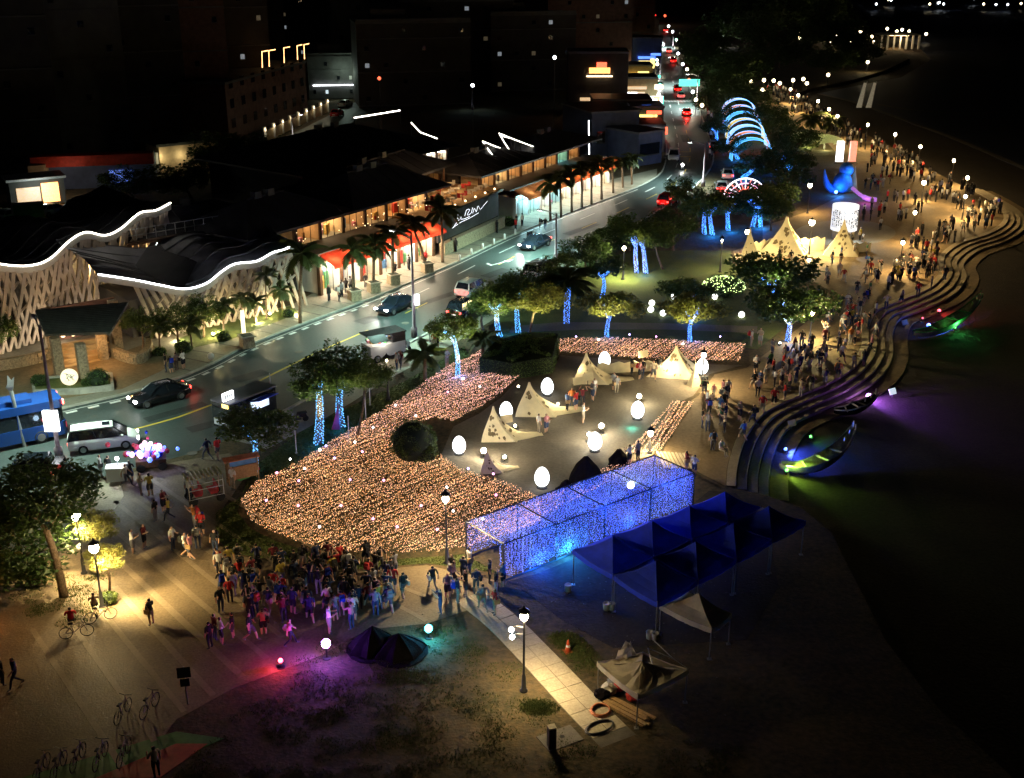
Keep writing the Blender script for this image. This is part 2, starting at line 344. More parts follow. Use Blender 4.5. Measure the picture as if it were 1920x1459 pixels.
# long pale paving bands that cross the plaza
for k, (a, b, wd) in enumerate([((330, 875), (610, 1040), .32), ((270, 890), (590, 1105), .30), ((250, 935), (560, 1150), .34), ((215, 940), (530, 1195), .30), ((205, 985), (500, 1235), .34), ((215, 1045), (455, 1270), .38), ((215, 1100), (400, 1305), .34), ((170, 1120), (345, 1335), .3), ((120, 1150), (290, 1390), .3), ((60, 1180), (230, 1440), .3), ((700, 1080), (850, 1140), .3), ((640, 1078), (800, 1165), .3)]):
    A, B = G(*a), G(*b); dv = B - A
    MB().box(((A.x + B.x) / 2, (A.y + B.y) / 2, .015), (dv.length, wd, .008), math.atan2(dv.y, dv.x)).build('paving_band', M['plaza_band'], pl)
slab('apron', [(150, 912), (225, 898), (232, 930), (215, 955), (150, 960)], .019, 'concrete')
slab('egg_plaza', [(826, 856), (860, 882), (960, 914), (1010, 938), (1080, 914), (1180, 866), (1225, 852), (1268, 757), (1300, 742), (1330, 702), (1392, 685), (1240, 681), (1050, 666), (1040, 690), (975, 708), (940, 745), (900, 775), (850, 800)], .010, 'egg_plaza', 0)
prom_in = GP([(1300, 880), (1262, 868), (1240, 856), (1275, 765), (1310, 742), (1340, 702), (1400, 690), (1440, 660), (1530, 590), (1555, 545), (1520, 525), (1440, 505), (1380, 498), (1375, 470), (1430, 452), (1430, 425), (1520, 395), (1600, 355), (1580, 300), (1540, 255), (1500, 215), (1440, 190)])
prom_out = [p for p in offs(STEP, -.05)] + GP([(1766, 330), (1730, 313), (1700, 293), (1660, 269), (1612, 248), (1572, 228), (1540, 209), (1505, 192)])
struct('promenade', MB().prism(prom_out + prom_in[::-1], -.01, .006), M['promenade'])
slab('light_pool_disc', [(1585 + 95 * math.cos(t * .2618), 437 + 24 * math.sin(t * .2618)) for t in range(24)], .011, 'sidewalk')  # paler disc stands in for the pool of light below the lantern column
slab('middle_path', [(1420, 625), (1420, 612), (1240, 606), (1050, 604), (960, 612), (955, 624), (1100, 618), (1250, 618)], .010, 'egg_plaza')
slab('far_lawn_path', [(1424, 190), (1500, 240), (1560, 250), (1480, 200), (1440, 182)], .009, 'promenade')
slab('sandy_yard', [(935, 1095), (1010, 1075), (1120, 1030), (1250, 985), (1330, 920), (1380, 925), (1440, 990), (1460, 1100), (1400, 1200), (1150, 1215), (1050, 1160), (985, 1110)], .007, 'beach')
slab('lawn', [(560, 812), (640, 770), (760, 715), (870, 650), (880, 668), (760, 742), (640, 818), (560, 868), (480, 902), (455, 925), (470, 880)], .008, 'lawn')
slab('lawn', [(405, 960), (455, 930), (445, 960), (470, 992), (520, 1016), (600, 1042), (700, 1052), (870, 1040), (935, 1075), (800, 1056), (640, 1070), (430, 1036), (405, 1005)], .008, 'lawn')
slab('lawn', [(1040, 500), (1200, 470), (1370, 470), (1375, 500), (1440, 508), (1540, 560), (1420, 655), (1300, 640), (1050, 634), (940, 640), (930, 600)], .008, 'lawn')
slab('lawn', [(430, 640), (560, 590), (548, 575), (400, 612), (330, 640), (340, 660)], .143, 'lawn', .1)
slab('lawn', [(1440, 195), (1505, 240), (1560, 262), (1500, 290), (1380, 260), (1400, 215)], .0075, 'lawn')
# slabbed path at the bottom: separate concrete slabs
pth = cr(GP([(880, 1118), (940, 1165), (1010, 1235), (1090, 1320), (1160, 1390)]), 8); struct('slab_path', (lambda m_: band(m_, offs(pth, -.95), offs(pth, .95), .006))(MB()), M['concrete_dark'])
sp = bpy.data.objects['slab_path']; Lp, atp = lines(pth); s = .5
while s < Lp - .4:
    p, t = atp(s); n = Vector((t.y, -t.x, 0))
    for k in (-.47, .47):
        q = p + n * k; MB().box((q.x, q.y, .012 + rnd.random() * .008), (.955, .915, .02), math.atan2(t.y, t.x) + rnd.uniform(-.01, .01)).build('paving_slab', M['concrete'], sp)
    s += .98
# terrace steps that follow the promenade edge
ter = STEP[:]
tr = None
for k in range(4):
    o0, o1 = k * .72, k * .72 + .62; z = -.02 - .17 * k
    a, b, c = offs(ter, o0), offs(ter, o1), offs(ter, o0 + .72)
    mb = MB(); lift = lambda P, zz: [Vector((p.x, p.y, zz)) for p in P]
    mb.grid([lift(a, z + .09), lift(b, z + .09)][::-1]); mb.grid([lift(b, z + .09), lift(b, z - .12)][::-1]); mb.grid([lift(b, z - .12), lift(c, z - .12)][::-1], 1); mb.grid([lift(a, z - .2), lift(a, z + .09)][::-1])  # channel coloured dark to stand in for the riser shadow between treads
    o = mb.build('terrace_step' if k else 'terrace', [M['concrete'], M['concrete_dark']], tr)
    if tr is None: tr = o; tag(o, 'curved pale concrete terrace steps winding along the promenade above the beach', 'steps')
a, b = offs(ter, 2.9), offs(ter, 4.1); mb = MB(); mb.grid([lift(a, -.66), lift(b, -.66)][::-1]); mb.grid([lift(b, -.66), lift(b, -.76)][::-1]); mb.build('terrace_apron', M['promenade'], tr)
# worn patches and manhole covers on the road
mat('asphalt_patch', (.030, .036, .036), .6, .3, 1.5, bump=.3, bscale=16, world=True, spec=.4)
for i, (x, y, w_, l_, a) in enumerate([(330, 772, 1.0, 5, .75), (470, 705, 1.4, 3, .8), (600, 668, .8, 7, .85), (690, 600, 1.6, 2.4, .85), (820, 560, 1.0, 6, .9), (930, 512, 1.4, 4, .95), (1090, 430, 1.2, 7, .95), (1170, 398, 1.0, 5, 1.0), (1290, 330, 1.4, 5, 1.4), (1285, 260, 1.4, 8, 1.5), (380, 800, 1.2, 2.2, .7)]):
    p = G(x, y); struct('road_patch', MB().box((p.x, p.y, .0105), (l_, w_, .003), a), M['asphalt_patch'])
mhm = MB(); mhm.lathe([(.36, 0), (.36, .012), (.33, .014)], 16)
for i, (x, y, lab) in enumerate([(420, 738, 'near the black saloon'), (560, 660, 'in the near lane opposite the mall garden'), (760, 606, 'close to the approaching dark saloon'), (990, 490, 'by the lane arrow'), (1200, 372, 'near the road bend'), (360, 850, 'at the plaza kerb')]):
    tag(mhm.build('manhole_cover', M['concrete_dark'], None, G(x, y, .013)), 'round iron manhole cover %s' % lab, 'manhole', 'manhole covers on the road')
# ------------------------------------------------------------------ the mall
def frame(A, B):
    A = Vector((A[0], A[1], 0)); B = Vector((B[0], B[1], 0)); u = (B - A); L = u.length; u.normalize()
    return A, u, Vector((-u.y, u.x, 0)), L
GOODS = [mat('goods_%d' % i, c, .6, .3, 5) for i, c in enumerate([(.55, .06, .05), (.6, .4, .12), (.08, .2, .4), (.5, .45, .38), (.08, .07, .06), (.1, .32, .14), (.62, .25, .35), (.3, .17, .08)])]
def rooms(par, A, B, z0, z1, n, depth, panels, back='wall_warm', goods=8, pier='wood_dark', fas=.25, fill=1.0):
    A, u, nv, L = frame(A, B); wd = L / n; ang = math.atan2(u.y, u.x); up = Vector((0, 0, 1))
    for i in range(n):
        s0, s1 = i * wd + .18, (i + 1) * wd - .18
        P = lambda s, d, z: A + u * s + nv * d + up * z
        r = MB()
        r.quad(P(s0, depth, z0), P(s1, depth, z0), P(s1, depth, z1), P(s0, depth, z1))
        r.quad(P(s0, 0, z0 + .01), P(s1, 0, z0 + .01), P(s1, depth, z0 + .01), P(s0, depth, z0 + .01), 1)
        r.quad(P(s0, 0, z0), P(s0, depth, z0), P(s0, depth, z1), P(s0, 0, z1)); r.quad(P(s1, depth, z0), P(s1, 0, z0), P(s1, 0, z1), P(s1, depth, z1))
        r.quad(P(s0, 0, z1), P(s0, depth, z1), P(s1, depth, z1), P(s1, 0, z1))
        room = r.build('shop_room', [M[back], M['sidewalk']], par)
        c = P((s0 + s1) / 2, depth * .5, z1 - .12)
        MB().box(c, (wd * .7, depth * .45, .06), ang).build('ceiling_light', M[panels[i % len(panels)]], room)
        g = MB()
        for k in range(goods):
            s = rnd.uniform(s0 + .2, s1 - .2); dd = rnd.uniform(depth * .3, depth * .92); h = rnd.uniform(.3, (z1 - z0) * .62)
            g.box(P(s, dd, z0 + h / 2), (rnd.uniform(.2, .7), rnd.uniform(.2, .4), h), ang, rnd.randrange(8))
        for k in range(goods):              # things hung on the back wall
            s = rnd.uniform(s0 + .2, s1 - .3); g.box(P(s, depth - .06, z0 + rnd.uniform(.9, (z1 - z0) * .85)), (rnd.uniform(.15, .6), .06, rnd.uniform(.15, .5)), ang, rnd.randrange(8))
        g.build('goods', GOODS, room)['kind'] = 'stuff'
        MB().box(P(i * wd, .02, (z0 + z1) / 2), (.34, .42, z1 - z0), ang).build('pillar', M[pier], par)
        # mullions of the glazed front
        mu = MB()
        for f in (.33, .66): mu.box(P(s0 + (s1 - s0) * f, .06, (z0 + z1) / 2), (.05, .05, z1 - z0), ang)
        mu.box(P((s0 + s1) / 2, .06, z0 + (z1 - z0) * .78), (s1 - s0, .05, .05), ang); mu.build('window_frame', M['black_metal'], room)
    MB().box(A + u * L + nv * .02 + up * ((z0 + z1) / 2), (.34, .42, z1 - z0), ang).build('pillar', M[pier], par)
    MB().box(A + u * (L / 2) + nv * .3 + up * (z1 + fas / 2 + .002), (L + .4, 1.0, fas), ang).build('fascia', M['wood_dark'], par)
    # body of the storey behind the rooms
    MB().box(A + u * (L / 2) + nv * (depth + 3.05) + up * ((z0 + z1) / 2), (L, 6, z1 - z0), ang).build('wall', M['wall_dark'], par)
def awning(par, A, B, z, proj, drop, m, n):
    A, u, nv, L = frame(A, B); wd = L / n
    for i in range(n):
        mb = MB(); P = lambda s, d, zz: A + u * s + nv * d + Vector((0, 0, zz)); s0, s1 = i * wd + .02, (i + 1) * wd - .02
        rows = [[P(s0 + (s1 - s0) * k / 6, -proj * t, z - drop * t - .06 * math.sin(math.pi * k / 6) * math.sin(math.pi * t) * 1.5) for k in range(7)] for t in (0, .33, .66, 1)]
        mb.grid(rows); fr = rows[-1]; mb.grid([fr, [p - Vector((0, 0, .28 + .04 * (k % 2))) for k, p in enumerate(fr)]])
        mb.build('awning', M[m], par)
def hip(par, A, B, d0, d1, z0, z1, m='roof_dark', over=1.0, ridge=.35, name='roof'):
    A, u, nv, L = frame(A, B); P = lambda s, d, z: A + u * s + nv * d + Vector((0, 0, z)); w_ = d1 - d0
    a, b, c, d = P(-over, d0 - over, z0), P(L + over, d0 - over, z0), P(L + over, d1 + over, z0), P(-over, d1 + over, z0)
    e, f = P(min(L * ridge, w_ * .5), (d0 + d1) / 2, z1), P(max(L * (1 - ridge), L - w_ * .5), (d0 + d1) / 2, z1)
    mb = MB(); lo = Vector((0, 0, -.25)); mb.quad(a, b, f, e); mb.add([b, c, f], [(0, 1, 2)]); mb.quad(c, d, e, f); mb.add([d, a, e], [(0, 1, 2)])
    mb.quad(a + lo, d + lo, c + lo, b + lo); 
    for p, q in ((a, b), (b, c), (c, d), (d, a)): mb.quad(p + lo, q + lo, q, p)
    r = mb.build(name, M[m], par)
    rg = MB()                                # raised ribs and ridge of the sheet roof
    n = max(3, int(L / 1.6))
    for k in range(1, n):
        t = k / n; s = -over + (L + 2 * over) * t
        top = e.lerp(f, min(1, max(0, (s - (e - P(0, 0, 0)).dot(u)) / max(.1, (f - e).length))))
        bot = P(s, d0 - over, z0); hgt = min(1, min(s + over, L + over - s) / max(.1, (e - a).dot(u) if s < L / 2 else (b - f).dot(u)))
        rg.tube([bot + Vector((0, 0, .03)), bot.lerp(Vector((bot.x, bot.y, z0)) + nv * ((d1 - d0) / 2 + over) + Vector((0, 0, z1 - z0)), hgt) + Vector((0, 0, .03))], .035, 4)
    rg.tube([e, f], .12, 6); rg.build('roof_rib', M[m], r)
    for q in (.25, .6): p = e.lerp(f, q); MB().box((p.x, p.y, p.z + .25), (.9, .7, .7), math.atan2(u.y, u.x)).build('roof_unit', M['wall_grey'], r)
    return r
def led(par, pts, r=.06, m='led_white', name='light_strip'): return MB().tube(pts, r, 6).build(name, M[m], par, smooth=True)

# --- first wave-roofed hall
A1, B1 = Vector((-48.0, 87.8, 0)), Vector((-33.6, 114, 0))
led1 = [(-40, 486), (0, 497), (50, 500), (90, 488), (130, 452), (160, 437), (195, 443), (225, 430), (260, 401), (290, 396), (318, 382)]
led2 = [(183, 516), (250, 526), (300, 536), (345, 543), (385, 533), (415, 510), (440, 496), (480, 491), (510, 475), (535, 468), (552, 455)]
def wave_hall(name, label, A, B, ledpx, back, rise, strut_from, lmat, foot, roofm):
    A, u, nv, L = frame(A, B)
    t = thing(name, label, 'building', A)
    off = -A
    top = cr([V(x, y, A, B) for x, y in ledpx], 5)
    rel = [p + off for p in top]
    led(t, [p + Vector((0, 0, .1)) - nv * .15 for p in rel], .085, lmat)
    mb = MB(); edge = MB()
    rows = []
    for k in range(7):
        q = k / 6; rows.append([p + nv * (back * q - .1) + Vector((0, 0, rise * q + .35 * math.sin(q * 5 + i * .18))) for i, p in enumerate(rel)])
    mb.grid(rows); mb.build('roof', M[roofm], t, smooth=True)
    edge.grid([[p - nv * .16 for p in rel], [p - nv * .16 - Vector((0, 0, .55)) for p in rel]]); edge.build('roof_edge', M['wall_white'], t, smooth=True)
    rs = MB()
    for k in range(1, 7): rs.tube([p + Vector((0, 0, .04)) for p in rows[k]], .05, 4)
    rs.build('roof_seam', M[roofm], t)
    def topz(s):
        best = min(rel, key=lambda p: abs((p).dot(u) - s)); return best.z - .5
    s = strut_from; i = 0; ls = max(p.dot(u) for p in rel)
    sm = {}
    while s < ls + 2:
        for sg in (-1, 1):
            lean = rnd.uniform(1.7, 2.3) * sg; s0, s1 = s, s + lean
            if s1 < -4 or s1 > ls or s0 < strut_from - .1: continue
            zt = topz(s1); bow = foot
            pts = [u * (s0 + (s1 - s0) * q) + nv * (bow * (1 - q) ** 2 - .05 * sg) + Vector((0, 0, zt * q)) for q in (0, .35, .7, 1)]
            MB().tube(pts, [.15, .17, .20, .23], 4).build('lattice_strut', M['lattice'], t)
        s += .82 + .12 * math.sin(i * 1.7); i += 1
    # cross pieces that close the upper diamonds
    s = strut_from
    while s < ls - .6:
        zt = topz(s + .4)
        for q in (.55, .82):
            a = u * (s + rnd.uniform(-.2, .2)) + nv * (foot * (1 - q) ** 2) + Vector((0, 0, zt * q - .3)); b = u * (s + .9) + nv * (foot * (1 - q) ** 2) + Vector((0, 0, zt * q + .3))
            MB().tube([a, b], .13, 4).build('lattice_brace', M['lattice'], t)
        s += .95
    hw = MB(); hm = min(p.z for p in rel) - .6
    hw.box(u * (L / 2) + nv * (back / 2 + 1.4) + Vector((0, 0, hm / 2)), (L * .96, back - 1.2, hm), math.atan2(u.y, u.x)); hw.build('wall', M['wall_dark'], t)
    return t, A, u, nv, L, rel
h1 = wave_hall('wave_roof_hall', 'tall hall with wavy dark roof edged in white light over a diamond lattice wall', A1, B1, led1, 9, .6, 0, 'led_white', .8, 'roof_dark')
A2, B2 = G(262, 648), G(548, 584)
h2 = wave_hall('wave_roof_pavilion', 'lower pavilion with grey wavy roof, white light edge and lattice legs behind garden trees', A2, B2, led2, 9, 1.7, 2.0, 'led_cool', .5, 'roof_grey')
t2, a2, u2, n2, l2, rel2 = h2
for k, (s_, d_, z_, e_) in enumerate([(3, -1.6, .4, 330), (7, -1.6, .4, 330), (11, -1.6, .4, 330), (15, -1.4, .4, 330)]): plight(u2 * s_ + n2 * d_ + Vector((0, 0, z_)), e_, (1, .85, .5), .1, t2)
for s_ in (5, 9, 13): plight(u2 * s_ + n2 * .9 + Vector((0, 0, 2.2)), 110, (1, .78, .4), .2, t2)
t1, a1_, u1, n1, l1, rel1 = h1
for s_, e_ in ((3, 240), (8, 270), (13, 270), (18, 260)): plight(u1 * s_ - n1 * 2.2 + Vector((0, 0, .6)), e_, (1, .82, .6), .1, t1)
for s_ in (19, 22, 25): plight(u1 * s_ + n1 * .75 + Vector((0, 0, 5.5)), 300, (1, .7, .3), .2, t1)
# thin light line running up the roof between the two halls
led(t2, [p - a2 for p in cr([D(262, 519, 103), D(272, 500, 105), D(285, 475, 108), D(297, 450, 111), D(300, 433, 113)], 4)], .03, 'led_cool')
MB().grid([[D(x, y, Y) - a2 for x, y, Y in ((238, 521, 102), (300, 531, 101.5), (345, 540, 101))], [D(x, y, Y) - a2 for x, y, Y in ((300, 428, 114), (350, 432, 114), (395, 440, 113))]]).build('side_roof', M['roof_dark'], t2)
# --- gate with a pitched tile roof on stone columns
gt = thing('entrance_gate', 'entrance gate with dark tiled roof on stone columns above lit orange steps', 'gate', G(135, 690))
o_ = -G(135, 690); zr = 4.3
c4 = [G(84, 626, zr - .9), G(206, 622, zr - .9), G(240, 566, zr + .7), G(66, 581, zr + .7)]
mb = MB(); rf = MB().quad(*[p + o_ for p in c4]).quad(*[p + o_ - Vector((0, 0, .25)) for p in c4[::-1]])
for i in range(4): rf.quad(c4[i] + o_ - Vector((0, 0, .25)), c4[(i + 1) % 4] + o_ - Vector((0, 0, .25)), c4[(i + 1) % 4] + o_, c4[i] + o_)
rf = rf.build('roof', M['roof_tile'], gt)
for k in range(1, 15):
    q = k / 15; a = c4[0].lerp(c4[3], q) + o_; b = c4[1].lerp(c4[2], q) + o_; MB().tube([a + Vector((0, 0, .03)), b + Vector((0, 0, .03))], .05, 4).build('tile_course', M['roof_tile'], rf)
for (x, y) in ((113, 706), (160, 718), (195, 676), (100, 672), (222, 655)):
    p = G(x, y) + o_; hz = zr - .9 if y > 700 else zr + .2
    MB().box((p.x, p.y, hz / 2), (.75, .75, hz), .6).build('column', M['stone_wall'], gt)
for i in range(5):
    p = G(160, 683 - i * 5.2) + o_; MB().box((p.x, p.y, .1 + .17 * i), (4.2, .5, .17 + .17 * i), .62).build('step', M['wall_warm'], gt)
for q in ((128, 640), (160, 636), (185, 640)): plight(G(*q, 2.6) + o_, 170, (1, .55, .2), .15, gt)
for q in ((118, 628), (137, 626)): MB().ball(G(*q, 2.4) + o_, .22, 8).build('lantern', M['led_warm'], gt)
bw = [G(x, y) + o_ for x, y in ((90, 652), (235, 625))]; MB().box(((bw[0] + bw[1]) / 2) + Vector((0, 1.5, 1.6)), ((bw[1] - bw[0]).length, .3, 3.2), math.atan2((bw[1] - bw[0]).y, (bw[1] - bw[0]).x)).build('back_wall', M['wall_brick'], gt)
def stonewall(name, label, px, h, wd, m='stone_wall'):
    pth = cr(GP(px), 5); A = pth[0]; t = thing(name, label, 'wall', A); a, b = offs(pth, -wd / 2), offs(pth, wd / 2); up = lambda P, z: [Vector((p.x, p.y, z)) - Vector((A.x, A.y, 0)) for p in P]
    L, at = lines(pth); n = int(L / .55); 
    for r in range(max(1, int(h / .35))):
        for i in range(n):
            s = (i + .5 * (r % 2)) * .55; p, d = at(min(L, s + .27)); q = p - A
            MB().box((q.x, q.y, .175 + r * .35), (.51 + rnd.uniform(-.03, .03), wd * rnd.uniform(.9, 1.08), .32), math.atan2(d.y, d.x) + rnd.uniform(-.05, .05)).build('stone', M[m], t)
    mb = MB(); mb.grid([up(offs(pth, -wd * .4), 0), up(offs(pth, -wd * .4), h - .05), up(offs(pth, wd * .4), h - .05), up(offs(pth, wd * .4), 0)]); mb.build('core', M[m], t)
    return t
stonewall('stone_wall', 'low curved stone wall left of the lit gate steps', [(-20, 700), (40, 690), (80, 680), (100, 668)], 1.1, .5)
stonewall('stone_wall', 'low curved stone wall right of the lit gate steps', [(205, 665), (235, 680), (262, 684), (278, 672), (282, 655)], 1.1, .5)
# planter bed in front of the gate with the lit round sign
pl_px = [(62, 722), (210, 712), (212, 735), (150, 742), (66, 745)]
pb = thing('planter_bed', 'long low white planter bed with dark shrubs in front of the gate', 'planter', G(135, 735)); o_ = -G(135, 735)
for i in range(len(pl_px)):
    a, b = G(*pl_px[i]) + o_, G(*pl_px[(i + 1) % 5]) + o_; MB().box(((a.x + b.x) / 2, (a.y + b.y) / 2, .32), ((b - a).length, .22, .64), math.atan2((b - a).y, (b - a).x)).build('rim', M['kerb'], pb)
MB().prism([(p + o_)[:2] for p in GP(pl_px)], .1, .5).build('soil', M['lawn'], pb)
lt = thing('round_sign', 'glowing round cream moon-shaped sign standing in the planter by the gate', 'sign', G(132, 722, .5)); 
ds = MB(); ds.lathe([(.05, -.2), (.62, -.1), (.68, 0), (.62, .1), (.05, .12)], 28); dsk = ds.build('disc', glow('moon_sign', (1, .88, .55), .85), lt, (0, 0, .68)); dsk.rotation_euler = (R(78), 0, R(25))
mk = MB()
for a in range(7): mk.tube([(rnd.uniform(-.4, .4), rnd.uniform(-.4, .4), .12) for _ in range(3)], .025, 4)
k_ = mk.build('emblem', M['lattice'], dsk)
# --- terrace restaurant behind the pavilion
ter_ = thing('terrace_restaurant', 'warm lit open terrace restaurant above the grey wavy roof', 'building')
A3, B3 = Vector((a2.x, a2.y, 0)) + n2 * 9.5 + u2 * 4, Vector((a2.x, a2.y, 0)) + n2 * 9.5 + u2 * 19
rooms(ter_, A3, B3, 4.1, 6.6, 5, 3.2, ['panel_dim', 'panel_warm', 'panel_dim'], goods=9)
hip(ter_, A3, B3, 1.6, 8, 6.9, 8.6)
rl_ = MB()
A, u, nv, L = frame(A3, B3)
for k in range(16):
    p = A + u * (L * k / 15) + nv * .4 + Vector((0, 0, 6.9)); rl_.tube([p, p + Vector((0, 0, 1.1))], .04, 4)
for z in (7.4, 8.0): rl_.tube([A + nv * .4 + Vector((0, 0, z)), A + u * L + nv * .4 + Vector((0, 0, z))], .04, 4)
rl_.build('railing', M['white_metal'], ter_)
# --- shop row with red awnings
A4, B4 = G(602, 556), G(812, 482)
sr = thing('shop_row', 'row of bright shops under red awnings facing the palm planters', 'building')
rooms(sr, A4, B4, .14, 3.3, 6, 3.4, ['panel_white', 'panel_white', 'panel_warm'], 'wall_white', 12)
A, u, nv, L = frame(A4, B4)
awning(sr, A4, B4, 4.3, 2.0, .9, 'awning_red', 6)
rooms(sr, A4 + nv * 4 + u * 1, B4 + nv * 4 + u * 4, 4.4, 6.6, 6, 3, ['panel_dim', 'panel_warm', 'panel_dim', 'panel_dim'], goods=9)
hip(sr, A4 - u * 6, A4 + u * (L * .42), 3.4, 12, 6.9, 9.3); hip(sr, A4 + u * (L * .5), B4 + u * 6, 3.4, 12, 6.9, 9.6)
MB().box(A4 + u * (L / 2 + 1) + nv * 2 + Vector((0, 0, 4.22)), (L + 4, 3.8, .25), math.atan2(u.y, u.x)).build('terrace_floor', M['wall_dark'], sr)
fl = MB()
for k in range(40):
    p = A4 + u * (rnd.uniform(-2, L + 3)) + nv * rnd.uniform(.6, 3.4); fl.octa((p.x, p.y, 5.0 + rnd.random() * 1.2), .05)
fl.build('bulb_string', M['led_warm'], sr)
for k in range(7): plight(A4 + u * (L * (k + .4) / 7) - nv * .9 + Vector((0, 0, 3.0)), 650, (1, .84, .58), .2, sr, 'awning_light')
# --- second block: neon wall, deck restaurant
A5, B5 = G(836, 482), G(948, 428)
A, u, nv, L = frame(A5, B5)
dk = thing('deck_restaurant', 'dark walled corner building with white neon scrawl and a warm lit dining deck', 'building')
ang = math.atan2(u.y, u.x)
MB().box(A + u * (L / 2) + nv * .45 + Vector((0, 0, .75)), (L, .7, 1.5), ang).build('plinth', M['stone_wall'], dk)
MB().box(A + u * (L / 2) + nv * 1.2 + Vector((0, 0, 3.0)), (L, .4, 3.0), ang).build('neon_wall', M['wall_dark'], dk)
ne = MB(); P5 = lambda s, z: A + u * s + nv * .95 + Vector((0, 0, z))
for path in ([(.24, 2.6), (.30, 3.0), (.36, 3.3), (.33, 3.9), (.30, 3.4), (.40, 3.0), (.5, 3.0)], [(.42, 3.3), (.45, 3.9), (.5, 3.8), (.46, 3.3), (.52, 3.3), (.55, 3.9)], [(.55, 3.2), (.58, 3.7), (.61, 3.2), (.64, 3.8), (.68, 3.3), (.74, 3.6), (.8, 3.9)], [(.22, 2.5), (.35, 2.75), (.5, 2.8), (.65, 2.95)]):
    ne.tube(cr([P5(L * s, z) for s, z in path], 4), .035, 4)
ne.build('neon_scrawl', glow('neon', (.9, .9, 1), 1.6), dk)
MB().box(A + u * (L / 2) + nv * 6.2 + Vector((0, 0, 4.4)), (L + 4, 10, .3), ang).build('deck', M['plank'], dk)
rooms(dk, A + nv * 11 - u * 4, B5 + nv * 11 + u * 3, 4.6, 6.7, 6, 3, ['panel_warm', 'panel_dim'], goods=9)
hip(dk, A - u * 3, B5 + u * 2, 9.5, 17, 7.0, 9.0)
for k in range(6):
    for j in range(3):
        p = A + u * (L * (k + .5) / 6) + nv * (2.6 + 2.2 * j) + Vector((0, 0, 4.56)); tb = MB(); tb.lathe([(.05, 0), (.05, .7), (.45, .72), (.45, .76)], 10, p); tb.box(p + u * .7 + Vector((0, 0, .45)), (.4, .4, .06), ang); tb.box(p - u * .7 + Vector((0, 0, .45)), (.4, .4, .06), ang); tb.box(p + u * .88 + Vector((0, 0, .7)), (.05, .4, .5), ang); tb.box(p - u * .88 + Vector((0, 0, .7)), (.05, .4, .5), ang); tb.build('dining_set', M['pile_cloth' if (k + j) % 3 else 'pile_red'], dk)
for k in range(7):
    p = A + u * (L * k / 6) + nv * 1.5 + Vector((0, 0, 4.8)); MB().ball(p, .12, 8).build('deck_light', M['led_warm'], dk)
for k in range(3): plight(A + u * (L * (k + .5) / 3) + nv * 5 + Vector((0, 0, 7.2)), 420, (1, .62, .3), .3, dk)
for k in range(4): MB().tube([A + u * (L * k / 3) + nv * 8.6 + Vector((0, 0, 4.5)), A + u * (L * k / 3) + nv * 8.6 + Vector((0, 0, 6.9))], .12, 6).build('post', M['wood_dark'], dk)
# --- gallery with coloured shop fronts under a rust awning
A6, B6 = G(966, 413), G(1140, 344)
gl = thing('shop_gallery', 'long gallery of colourful lit shop fronts under a rust-red awning beside the palms', 'building')
rooms(gl, A6, B6, .14, 2.9, 9, 2.6, ['panel_cyan', 'panel_cyan', 'panel_white', 'panel_cyan', 'panel_white', 'panel_white', 'panel_white', 'panel_white', 'panel_warm'], 'wall_white', 8, 'white_metal')
A, u, nv, L = frame(A6, B6)
awning(gl, A6 - u * .5, B6 + u * 1.0, 3.9, 2.2, .8, 'awning_rust', 7)
for i, m in enumerate(['play_blue', 'wall_white', 'play_blue', 'paint_yellow', 'play_green', 'purple_skin', 'play_red', 'wall_white', 'wall_warm']):
    MB().box(A + u * (L * (i + .5) / 9) + nv * 2.4 + Vector((0, 0, 1.6)), (L / 9 * .62, .1, 2.2), math.atan2(u.y, u.x)).build('display_board', M[m], gl)
for k in range(8): plight(A + u * (L * (k + .5) / 8) - nv * .9 + Vector((0, 0, 2.6)), 520, (.5, .95, 1) if k < 3 else (1, .88, .66), .2, gl, 'awning_light')
rooms(gl, A6 + nv * 4 - u * 2, B6 + nv * 4 - u * 2, 3.9, 5.7, 8, 3, ['panel_dim', 'panel_warm', 'panel_dim', 'panel_dim', 'panel_dim', 'panel_dim', 'panel_cyan', 'panel_dim'], goods=7)
MB().box(A + u * (L / 2) + nv * 2.5 + Vector((0, 0, 3.78)), (L + 1, 4, .2), math.atan2(u.y, u.x)).build('terrace_floor', M['wall_dark'], gl)
hip(gl, A6 - u * 3, A6 + u * (L * .45), 3.6, 12, 6.0, 7.6); hip(gl, A6 + u * (L * .55), B6 + u * 2, 3.6, 12, 6.0, 7.6)
# light strips along the roof hips
def ledline(par, px, Y, r=.07, m='led_white'):
    for (x, y), Yy in zip(px, Y): p = D(x, y, Yy); MB().tube([p - Vector((0, 0, 2.2)), p - Vector((0, 0, .05))], .04, 4).build('strip_support', M['black_metal'], par)
    led(par, [D(x, y, Yy) for (x, y), Yy in zip(px, Y)], r, m)
ledline(gl, [(905, 265), (918, 284), (931, 302)], (158, 156, 154), .08, 'led_white'); ledline(gl, [(905, 265), (925, 273), (945, 281)], (158, 158.5, 159), .08)
ledline(gl, [(936, 250), (945, 266), (956, 283)], (163, 161, 159)); ledline(gl, [(936, 250), (965, 262), (1000, 275)], (163, 164, 165))
ledline(gl, [(940, 255), (958, 259), (976, 266)], (163, 163.5, 164))
